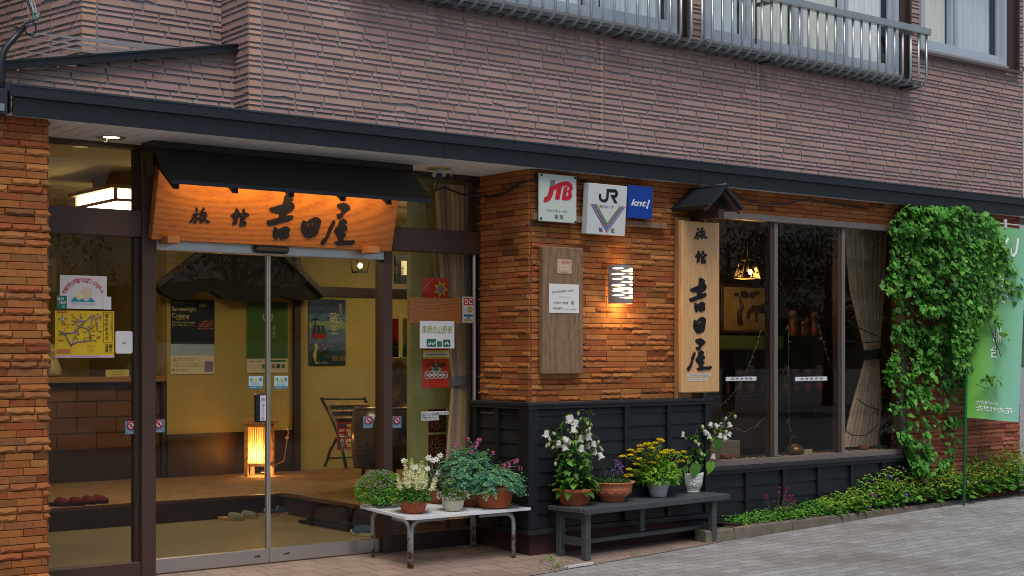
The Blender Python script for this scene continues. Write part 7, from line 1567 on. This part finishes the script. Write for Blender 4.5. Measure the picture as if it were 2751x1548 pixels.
for i, (a, c) in enumerate(yl):
    u, v = pxl(a, c); Yh = y + r.uniform(-.11, .09); hx, hz = S(u, v, Yh); c0 = Vector((x + r.gauss(0, .03), y + r.gauss(0, .03), z + .11)); h = Vector((hx, Yh, hz)); md = c0.lerp(h, .5) + Vector((0, 0, .02)); P_ = [c0, c0.lerp(md, .5) + Vector((0, 0, .012)), md, md.lerp(h, .5), h]; st_.tube(P_, .0024, (.22, .32, .06), 5)
    for k in range(11):
        f = r.uniform(.1, 1); q = c0.lerp(h, f) + Vector((0, 0, .03 * f * (1 - f) * 4 * .5)); aa = r.uniform(0, 6.28); lf.leaf(q, (math.cos(aa), math.sin(aa), r.uniform(-.1, .8)), (0, 0, 1), r.uniform(.03, .055), .022, jit(r.choice(LIM), .2, r), .25)
    fb1 = MB(); rad = r.uniform(.019, .031)
    for k in range(34): aa = r.uniform(0, 6.28); q = rad * math.sqrt(r.random()); fb1.leaf((hx + q * math.cos(aa), Yh + q * math.sin(aa), hz + r.uniform(-.004, .008) - q * .3), (math.cos(aa), math.sin(aa), .9), (0, 0, 1), .011, .009, jit((.78, .58, .01), .15, r), 0)
    for k in range(14): aa = r.uniform(0, 6.28); q = rad * math.sqrt(r.random()); fb1.ball((hx + q * math.cos(aa), Yh + q * math.sin(aa), hz + .004 - q * .3), .0065, jit((.80, .60, .01), .15, r), 6, 4)
    fb1.build('flower_head', m_petal, t)
mound(lf, (x, y, z + .13), .17, .16, .14, 900, .045, .022, LIM + [(.09, .22, .02)], r, -.15, 0); lf.build('foliage', m_leaf, t); st_.build('stems', m_leaf, t)
# P4 white pot with drooping bellflower
x, y = basepot(1861, 1325, BZ, .058); t = thing('bellflower_pot', (x, y, z), 'white pot with grape relief and drooping bellflowers at the right bench end', 'potted plant')
pot(t, x, y, z, [(0, 0), (.06, 0), (.062, .012), (.056, .016), (.072, .035), (.084, .07), (.088, .11), (.092, .135), (.093, .155), (.087, .155), (.083, .13)], (.60, .63, .58), m_cer, .084, .14); r = random.Random(10)
b = MB()
for k in range(34):
    a = R(-115) + r.gauss(0, .28); zz = r.uniform(.05, .12); rr = .084 + (zz - .07) * .1; b.ball((x + rr * math.cos(a), y + rr * math.sin(a), z + zz), .0065, (.60, .63, .58), 8, 5)
b.build('relief', m_cer, t)
lf = MB(); st_ = MB(); tips = []
for (a, c) in ((1950, 350), (1730, 420), (1840, 440), (1890, 420), (2290, 240), (2230, 330), (2150, 440), (2080, 560)):
    u, v = pxl(a, c); Yh = y + r.uniform(-.05, .05); hx, hz = S(u, v, Yh); c0 = Vector((x + r.gauss(0, .02), y + r.gauss(0, .02), z + .14)); h = Vector((hx, Yh, hz + .02)); md = c0.lerp(h, .5) + Vector((-.02 if hx > x + .1 else 0, 0, .04)); L_ = [c0, c0.lerp(md, .6) + Vector((0, 0, .02)), md, md.lerp(h, .5) + Vector((0, 0, .012)), h]; st_.tube(L_, .0026, (.13, .13, .05), 5); tips.append(L_)
    for k in range(13): f = r.uniform(.1, .95); q = L_[int(f * 4)]; aa = r.uniform(0, 6.28); heartleaf(lf, q, (math.cos(aa), math.sin(aa), r.uniform(-.5, .3)), (0, 0, 1), r.uniform(.04, .07), r.choice(GRN), r)
for a, c in ((1945, 375), (1730, 450), (1880, 460), (1895, 430), (1845, 480), (1955, 510), (2020, 470), (1860, 545), (1905, 575), (1935, 555), (1965, 600), (1930, 685), (2320, 255), (2225, 280), (2250, 340), (2155, 350), (2085, 360), (2050, 345), (2160, 465), (2270, 450), (2220, 430), (2190, 500), (2080, 700), (1965, 430), (1870, 520), (2215, 470)):
    u, v = pxl(a, c); Yh = y + r.uniform(-.08, .06); hx, hz = S(u, v, Yh); bell(t, (hx, Yh, hz + .018), .038, r, r.random() < .75); near = min((p_ for L_ in tips for p_ in L_), key=lambda p_: (p_ - Vector((hx, Yh, hz + .03))).length); st_.tube([near, near.lerp(Vector((hx, Yh, hz + .03)), .6) + Vector((0, 0, .018)), (hx, Yh, hz + .018)], .0015, (.16, .2, .05), 4)
mound(lf, (x + .0, y, z + .25), .085, .08, .11, 60, .05, .035, GRN + DKG[:1], r, -.6, .2)
for (a, c, L_) in ((2040, 850, .10), (1870, 870, .11), (1830, 900, .09), (1740, 900, .07), (2110, 590, .1)):
    u, v = pxl(a, c); hx, hz = S(u, v, y - .08); heartleaf(lf, (hx, y - .08, hz + .05), (r.gauss(0, .3), -.25, -1), (-.3, -1, .2), L_, r.choice(GRN), r)
lf.build('foliage', m_leaf, t); st_.build('stems', m_leaf, t)

# ================================================================ PLANTING BED, CURB, LID
def curb_y(x): return 7.86 + (x - 8.3) * .049
m_curb = mk('curb_stone', .9, 0, 10, .35, 60, .6, spec=.2, fine=.3)
ck = thing('stone_curb', (9.5, 7.95, 0), 'weathered brown stone curb edging the flower bed along the road', 'curb')
xs_ = [7.985, 8.29, 9.0, 9.95, 10.9, 11.6]
for i in range(5):
    a, c = xs_[i], xs_[i + 1] - .006; b = MB(); ya, yc = (curb_y(a) + (.03 if i == 0 else 0), curb_y(c)); zt = .074 if i else .066
    V = [(a, ya, ground(a, ya) - .03), (c, yc, ground(c, yc) - .03), (c, yc + .012, zt - .012), (a, ya + .012, zt - .012), (c, yc + .03, zt), (a, ya + .03, zt), (c, yc + .13, zt), (a, ya + .13, zt), (a, ya + .13, -.05), (c, yc + .13, -.05)]
    b.add(V, [(0, 1, 2, 3), (3, 2, 4, 5), (5, 4, 6, 7), (0, 3, 5, 7, 8), (1, 9, 6, 4, 2)], jit((.15, .125, .10), .12)); b.build('curb_stone', m_curb, ck)
so_ = MB(); V = []; n = 30
for i in range(n + 1): xx = 7.95 + i * (13.5 - 7.95) / n; V += [(xx, min(curb_y(xx) + .1, 8.03), .055 + .022 * max(0, xx - 9.5)), (xx, 8.17, .06 + .022 * max(0, xx - 9.5))]
so_.add(V, [(2 * i, 2 * i + 2, 2 * i + 3, 2 * i + 1) for i in range(n)], (.055, .038, .025)); tag(so_.build('bed_soil', m_soil), kind='structure')
lp = [HZ(u, v, .088) for u, v in ((1905, 1392), (1905, 1402), (1977, 1410.5), (2028, 1400), (2005, 1390), (1950, 1386))]
t = thing('drain_lid', (lp[0][0], lp[0][1], .08), 'rusty dark metal lid lying on the curb beside the bench', 'lid'); b = MB(); n = len(lp); b.add([(x, y, .078) for x, y in lp] + [(x, y, .088) for x, y in lp], [tuple(range(n, 2 * n))] + [(k, (k + 1) % n, n + (k + 1) % n, n + k) for k in range(n)], (.035, .022, .022)); b.build('plate', mk('rusty_plate', .5, .3, 20, .5, 50, .3), t)
r = random.Random(31); b = MB(); fl_ = MB()
def hprof(x):
    P_ = [(8.3, .06), (8.6, .10), (9.1, .13), (9.5, .17), (9.9, .24), (10.2, .34), (10.8, .38), (11.3, .40), (12, .48), (12.6, .56), (13.6, .62)]
    for i in range(len(P_) - 1):
        if x <= P_[i + 1][0]: f = (x - P_[i][0]) / (P_[i + 1][0] - P_[i][0]); return P_[i][1] + f * (P_[i + 1][1] - P_[i][1])
    return .5
def front(x): return curb_y(x) + .03 if x < 10.5 else curb_y(10.5) + .03 - (x - 10.5) * .05
for i in range(6200):
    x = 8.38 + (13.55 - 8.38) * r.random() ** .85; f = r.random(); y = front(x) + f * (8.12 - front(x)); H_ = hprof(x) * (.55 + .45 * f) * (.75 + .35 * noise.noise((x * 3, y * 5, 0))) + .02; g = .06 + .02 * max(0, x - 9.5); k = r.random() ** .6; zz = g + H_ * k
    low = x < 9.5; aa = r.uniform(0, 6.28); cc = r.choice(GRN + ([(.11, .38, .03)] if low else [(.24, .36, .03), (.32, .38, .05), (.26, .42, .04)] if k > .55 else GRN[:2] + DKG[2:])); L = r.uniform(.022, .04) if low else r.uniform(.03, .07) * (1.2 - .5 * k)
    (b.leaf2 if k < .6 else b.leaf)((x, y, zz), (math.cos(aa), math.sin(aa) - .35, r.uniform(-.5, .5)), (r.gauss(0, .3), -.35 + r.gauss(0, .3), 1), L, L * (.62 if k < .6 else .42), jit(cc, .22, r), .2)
    if r.random() < .006 and not low: 
        for q in range(4): fl_.leaf((x, y - .03, zz), (r.gauss(0, .3), r.gauss(0, .3), -1), (0, -1, 0), .04, .018, jit((.25, .10, .42), .25, r), .1)
    if r.random() < .05 and k > .7 and not low:
        for q in range(3): fl_.leaf((x + r.gauss(0, .01), y - .01, zz + .01), (r.gauss(0, .6), r.gauss(0, .6), .6), (0, -1, 0), .02, .009, jit((.36, .36, .05), .25, r), .1)
tag(b.build('bed_plants', m_leaf), 'dense mixed green bed plants along the black wall foot', 'bed plants', kind='stuff')
tag(fl_.build('bed_flowers', m_petal), 'small purple and yellow flowers scattered over the bed plants', 'bed flowers', kind='stuff')
q = S(2090, 1395, 8.0); t = thing('magenta_flower_plant', (q[0], 8.0, .06), 'slender plant with bright magenta flowers at the left end of the bed', 'flowering plant'); st_ = MB(); fi = 0
for (u, v) in ((2062, 1332), (2070, 1346), (2052, 1336), (2100, 1312), (2115, 1313), (2117, 1322), (2107, 1333), (2130, 1333), (2132, 1341), (2128, 1346), (2135, 1350), (2115, 1342), (2120, 1334), (2092, 1323), (2054, 1368), (2060, 1388), (2048, 1337)):
    hx, hz = S(u, v, 7.98 + r.uniform(-.04, .04)); st_.tube([(q[0] + (hx - q[0]) * .4 + r.gauss(0, .02), 8.0, .07), (q[0] + (hx - q[0]) * .7, 7.99, .07 + (hz - .07) * .6), (hx, 7.98, hz)], .0018, (.16, .14, .07), 4); fb1 = MB()
    for k in range(9): aa = r.uniform(0, 6.28); fb1.leaf((hx, 7.98, hz), (math.cos(aa), math.sin(aa), r.uniform(-.3, .9)), (0, 0, 1), .017, .012, jit((.58, .02, .33), .25, r), .1)
    fb1.build('flower', m_petal, t)
for k in range(40): aa = r.uniform(0, 6.28); st_.leaf((q[0] + r.gauss(0, .07), 7.99, .07 + r.random() * .1), (math.cos(aa), math.sin(aa), .5), (0, 0, 1), .05, .024, jit(r.choice(GRN), .2, r), .2)
st_.build('stems', m_leaf, t)
for i, (u, v, n, lb) in enumerate(((1475, 1512, 16, 'low green weed in the paving joints before the bench'), (1497, 1528, 10, 'small weed at the broken paver near the white shim'), (1700, 1497, 4, 'tiny weed sprig in the paving under the bench'))):
    wx, wy = HZ(u, v, -.04); g = ground(wx, wy) + .006; t = thing('weed', (wx, wy, g), lb, 'weed'); b = MB()
    for k in range(n * 3): aa = r.uniform(0, 6.28); q_ = r.uniform(0, .07) * (1 + n / 10); b.leaf((wx + q_ * math.cos(aa), wy + q_ * math.sin(aa) * .6, g + r.uniform(0, .02)), (math.cos(aa), math.sin(aa), .3), (0, 0, 1), .022, .014, jit(r.choice(GRN + LIM[:1]), .2, r), .1)
    b.build('leaves', m_leaf, t)
lt_ = MB()
for i in range(46): 
    wx, wy = HZ(r.uniform(1700, 2700), r.uniform(1380, 1545), -.02); g = ground(wx, wy) + .004; aa = r.uniform(0, 6.28); lt_.leaf((wx, wy, g), (math.cos(aa), math.sin(aa), .05), (0, 0, 1), r.uniform(.008, .022), .008, jit((.03, .022, .016), .3, r), .1)
tag(lt_.build('leaf_litter', m_matte), 'scattered tiny dark leaf scraps on the grey road blocks', 'leaf litter', kind='stuff')

# ================================================================ CLIMBING VINE AND BANNER
LBD = [(560, 2425), (600, 2398), (650, 2390), (700, 2392), (760, 2368), (790, 2378), (800, 2400), (850, 2402), (900, 2402), (950, 2398), (1000, 2378), (1040, 2396), (1100, 2392), (1150, 2402), (1200, 2425), (1270, 2450)]
RBD = [(560, 2600), (580, 2650), (600, 2680), (650, 2700), (700, 2712), (760, 2712), (800, 2690), (850, 2640), (900, 2625), (950, 2612), (1000, 2606), (1050, 2600), (1100, 2592), (1150, 2585), (1200, 2570), (1270, 2535)]
def interp(T, v):
    for i in range(len(T) - 1):
        if v <= T[i + 1][0]: f = max(0, (v - T[i][0]) / (T[i + 1][0] - T[i][0])); return T[i][1] + f * (T[i + 1][1] - T[i][1])
    return T[-1][1]
vn = thing('climbing_vine', (11.1, 8.15, .05), 'lush green climbing vine covering the brick wall right of the show window', 'vine'); lf = MB(); r = random.Random(44); cnt = 0
def vine_leaf(u, v, Y, L, c):
    px_, pz_ = S(u, v, Y); aa = r.gauss(-math.pi / 2, .9); lf.leaf2((px_, Y, pz_), (math.cos(aa) * .9, -.45 + r.gauss(0, .25), math.sin(aa) * .8 + .1), (r.gauss(-.1, .35), -.75, .75 + r.gauss(0, .3)), L, L * .86, jit(c, .2, r), .25)
for i in range(10500):
    v = 556 + (1275 - 556) * r.random() ** 1.15; l, rr = interp(LBD, v) + 16 * noise.noise((v * .035, 3.3, 0)), interp(RBD, v) + 26 * noise.noise((v * .03, 9.1, 0)); u = l + (rr - l) * r.random(); e = min(u - l, rr - u) / (rr - l) * 2
    dn = noise.noise((u * .018, v * .018, 1.7)) + .18 + (.25 if v < 800 else 0) - (.55 if v > 1040 else 0) * min(1, (v - 1040) / 90 + .3) * (0 if v <= 1040 else 1)
    if v > 1000 and u > l + .35 * (rr - l) and r.random() < .25: continue
    if v > 1000 and noise.noise((u * .03, v * .03, 8.8)) < -.2: continue
    if dn < -.08 and r.random() < .85: continue
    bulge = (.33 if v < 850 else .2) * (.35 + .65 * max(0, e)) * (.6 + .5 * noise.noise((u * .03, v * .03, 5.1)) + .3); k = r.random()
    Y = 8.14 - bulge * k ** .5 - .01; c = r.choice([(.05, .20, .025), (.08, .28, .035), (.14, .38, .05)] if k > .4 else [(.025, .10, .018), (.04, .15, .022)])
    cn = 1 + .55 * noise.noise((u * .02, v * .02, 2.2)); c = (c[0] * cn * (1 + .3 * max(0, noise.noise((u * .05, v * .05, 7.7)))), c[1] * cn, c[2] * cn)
    if u > 2560 and v < 1000 and k > .3: Y = 7.88 - .1 * r.random()
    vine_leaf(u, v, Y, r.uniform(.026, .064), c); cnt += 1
for (u0, v0, u1, v1, n) in ((2690, 640, 2740, 780, 40), (2700, 760, 2745, 800, 20), (2640, 800, 2700, 910, 26), (2395, 760, 2372, 785, 10), (2640, 1010, 2690, 1030, 22), (2640, 840, 2690, 850, 16)):
    for k in range(n): f = r.random(); vine_leaf(u0 + (u1 - u0) * f + r.gauss(0, 8), v0 + (v1 - v0) * f + r.gauss(0, 7), 7.78, r.uniform(.035, .06), r.choice(GRN))
lf.build('foliage', m_leaf, vn); st_ = MB()
for pts in (((2520, 1280), (2515, 1150), (2530, 1000), (2500, 850), (2520, 700), (2560, 600)), ((2510, 1280), (2490, 1120), (2470, 950), (2460, 800), (2480, 640)), ((2560, 1200), (2580, 1050), (2590, 900), (2600, 750), (2640, 640)), ((2640, 800), (2660, 880), (2690, 960)), ((2650, 780), (2672, 850), (2678, 960)), ((2520, 1150), (2524, 1100), (2521, 1050)), ((2602, 1045), (2622, 1030), (2650, 1026))): st_.tube([(S(u, v, 8.0 if u < 2610 else 7.79)[0], 8.12 if u < 2600 else 7.79, S(u, v, 8.0)[1]) for u, v in pts], .0032, (.05, .03, .018), 6)
st_.build('stems', m_dwood, vn)
bt = thing('vertical_banner', (11.3, 7.98, .05), 'translucent green vertical banner on a green pole seen from behind', 'banner')
PXb, PXt = S(2589, 1264, 7.93), S(2604, 575, 7.93); b = MB(); b.tube([(PXb[0], 7.93, .02), (PXt[0], 7.93, PXt[1])], .014, (.005, .22, .06), 10); b.tube([(PXt[0] - .01, 7.93, PXt[1] - .06), (PXt[0] + .75, 7.75, PXt[1] - .09)], .007, (.5, .52, .5), 8); b.build('pole', m_cer, bt)
nb_, nh = 22, 24; V = []; C = []
TLp, TRp, BLp, BRp = (2622, 600), (2762, 618), (2598, 1122), (2729, 1134)
def bpos(fx, fy, off=0):
    u = (1 - fy) * ((1 - fx) * TLp[0] + fx * TRp[0]) + fy * ((1 - fx) * BLp[0] + fx * BRp[0]); v = (1 - fy) * ((1 - fx) * TLp[1] + fx * TRp[1]) + fy * ((1 - fx) * BLp[1] + fx * BRp[1])
    Y = 7.92 - .16 * fx + .022 * math.sin(fx * 9 + fy * 2) * (.3 + fy) - off; x_, z_ = S(u, v, 7.92 - .16 * fx); return (x_, Y, z_)
for j in range(nh + 1):
    for i in range(nb_ + 1): V.append(bpos(i / nb_, j / nh))
F = []
for j in range(nh):
    for i in range(nb_):
        F.append((j * (nb_ + 1) + i, (j + 1) * (nb_ + 1) + i, (j + 1) * (nb_ + 1) + i + 1, j * (nb_ + 1) + i + 1)); f = i / nb_; g = j / nh; a = max(0, min(1, f * 1.25 - .35 + .25 * g)); C.append((.26 * (1 - a) + .36 * a, .70 * (1 - a) + .82 * a, .12 * (1 - a) + .62 * a))
b = MB(); b.add(V, F, C, True); b.build('cloth', mk('banner_cloth', .8, 0, 90, .05, spec=.1, transl=.4), bt)
b = MB()
def btext(s_, fx, fy, h, wx=None, col_=(.85, .9, .86)):
    me = textmesh(s_, .012, 0); xs2 = [v.co.x for v in me.vertices]; ys2 = [v.co.y for v in me.vertices]; x0, x1, y0, y1 = min(xs2), max(xs2), min(ys2), max(ys2); k = h / (y1 - y0); kx = (wx / (x1 - x0)) if wx else k * 2.9
    b.add([bpos(fx - (v.co.x - (x0 + x1) / 2) * kx, fy - (v.co.y - (y0 + y1) / 2) * k, .006) for v in me.vertices], [tuple(p_.vertices) for p_ in me.polygons], col_)
for s_, fx, fy, h in (('い', .68, .10, .10), ('ば', .52, .29, .085), ('山', .25, .405, .045), ('つ', .60, .37, .05), ('能', .50, .56, .075), ('台', .44, .65, .065)): btext(s_, fx, fy, h)
btext('花のやまがた', .52, .945, .032, .75); btext('めぐみのやまがた', .4, .915, .018, .5)
for k in range(3): btext('美しい花と湯の里', .86, .28 + k * .1, .02, .02) if False else None
b.build('lettering', m_print, bt)
for fx in (.05, .55, .97): p_ = bpos(fx, -.012); b = MB(); b.box(p_[0] - .016, p_[1] - .008, p_[2] - .035, p_[0] + .016, p_[1] + .008, p_[2] + .05, (.6, .6, .58)); b.build('clip', m_cer, bt)

# ================================================================ ACROSS THE STREET (seen as reflections in the glass)
def tree(x, y, h, rad, seed, lb):
    r = random.Random(seed); t = thing('tree', (x, y, ground(x, y)), lb, 'tree', 'trees across the street'); g = ground(x, y) - .05; b = MB()
    b.tube([(x, y, g), (x + .05, y, g + h * .3), (x - .1, y + .1, g + h * .55), (x, y, g + h * .85)], [.2, .16, .11, .04], (.06, .045, .03), 10)
    for k in range(9): a = r.uniform(0, 6.28); z_ = g + h * r.uniform(.25, .6); b.tube([(x, y, z_), (x + math.cos(a) * rad * .5, y + math.sin(a) * rad * .5, z_ + h * .12), (x + math.cos(a) * rad * .9, y + math.sin(a) * rad * .9, z_ + h * .1)], [.07, .045, .015], (.06, .045, .03), 6)
    b.build('trunk', m_dwood, t); b = MB(); cl = [(x + r.gauss(0, rad * .5), y + r.gauss(0, rad * .5), g + h * r.uniform(.3, 1), r.uniform(.4, .9)) for k in range(60)]
    for i in range(5200):
        c = r.choice(cl); d = Vector((r.gauss(0, 1), r.gauss(0, 1), r.gauss(0, .7))).normalized() * c[3] * r.random() ** .4; b.leaf((c[0] + d.x, c[1] + d.y, c[2] + d.z), (r.gauss(0, 1), r.gauss(0, 1), -.4), (0, 0, 1), r.uniform(.12, .24), .07, jit(r.choice([(.02, .06, .015), (.03, .085, .018)]), .3, r), .1)
    b.build('crown', m_leaf, t)
for i, (x, y, h, rad) in enumerate(((9.5, -11.5, 5.2, 2.2), (15.5, -13, 5.6, 2.4), (21.5, -12, 5.2, 2.4), (28.5, -11, 5.5, 2.5), (35, -13, 5.4, 2.6))): tree(x, y, h, rad, 70 + i, ['broad leafy tree across the street opposite the entrance', 'tallest leafy tree across the street', 'leafy tree across the street opposite the flower pots', 'leafy tree across the street opposite the show window', 'leafy tree at the far end across the street'][i])
VX, VY_ = 12.6, -9.0; g = ground(VX, VY_); t = thing('parked_van', (VX, VY_, g), 'white van parked across the street and mirrored in the door glass', 'van'); b = MB()
P_ = [(-2.2, .35), (-2.2, .9), (-2.05, 1.05), (-1.35, 1.2), (-.75, 1.85), (-.5, 1.92), (2.0, 1.92), (2.15, 1.75), (2.2, .9), (2.2, .35)]
b.shape([[(VX + a, g + c) for a, c in P_]], VY_ - .8, (.62, .64, .66), 1.6, .03); b.build('body', m_cer, t)
for (a0, a1, z0, z1) in ((-1.0, .0, 1.2, 1.75), (.08, 1.0, 1.2, 1.78), (1.08, 2.0, 1.2, 1.78)):
    b = MB(); b.box(VX + a0 + (.3 if a0 < -.9 else 0), VY_ + .835, g + z0, VX + a1, VY_ + .845, g + z1, (.02, .025, .03)); b.build('window', m_gloss, t)
for a in (-1.45, 1.4):
    for yy in (VY_ + .72, VY_ - .9):
        b = MB(); b.tube([(VX + a, yy, g + .33), (VX + a, yy + .2, g + .33)], .33, (.02, .02, .02), 24); w_ = b.build('wheel', m_matte, t); b = MB(); b.tube([(VX + a, yy + .15, g + .33), (VX + a, yy + .21, g + .33)], .2, (.35, .36, .38), 18); b.build('rim', m_alu, w_)
for yy in (VY_ + .5, VY_ - .75): b = MB(); b.bbox(VX - 2.24, yy, g + .72, VX - 2.1, yy + .28, g + .92, (.6, .6, .58), .02); b.build('headlight', m_gloss, t)
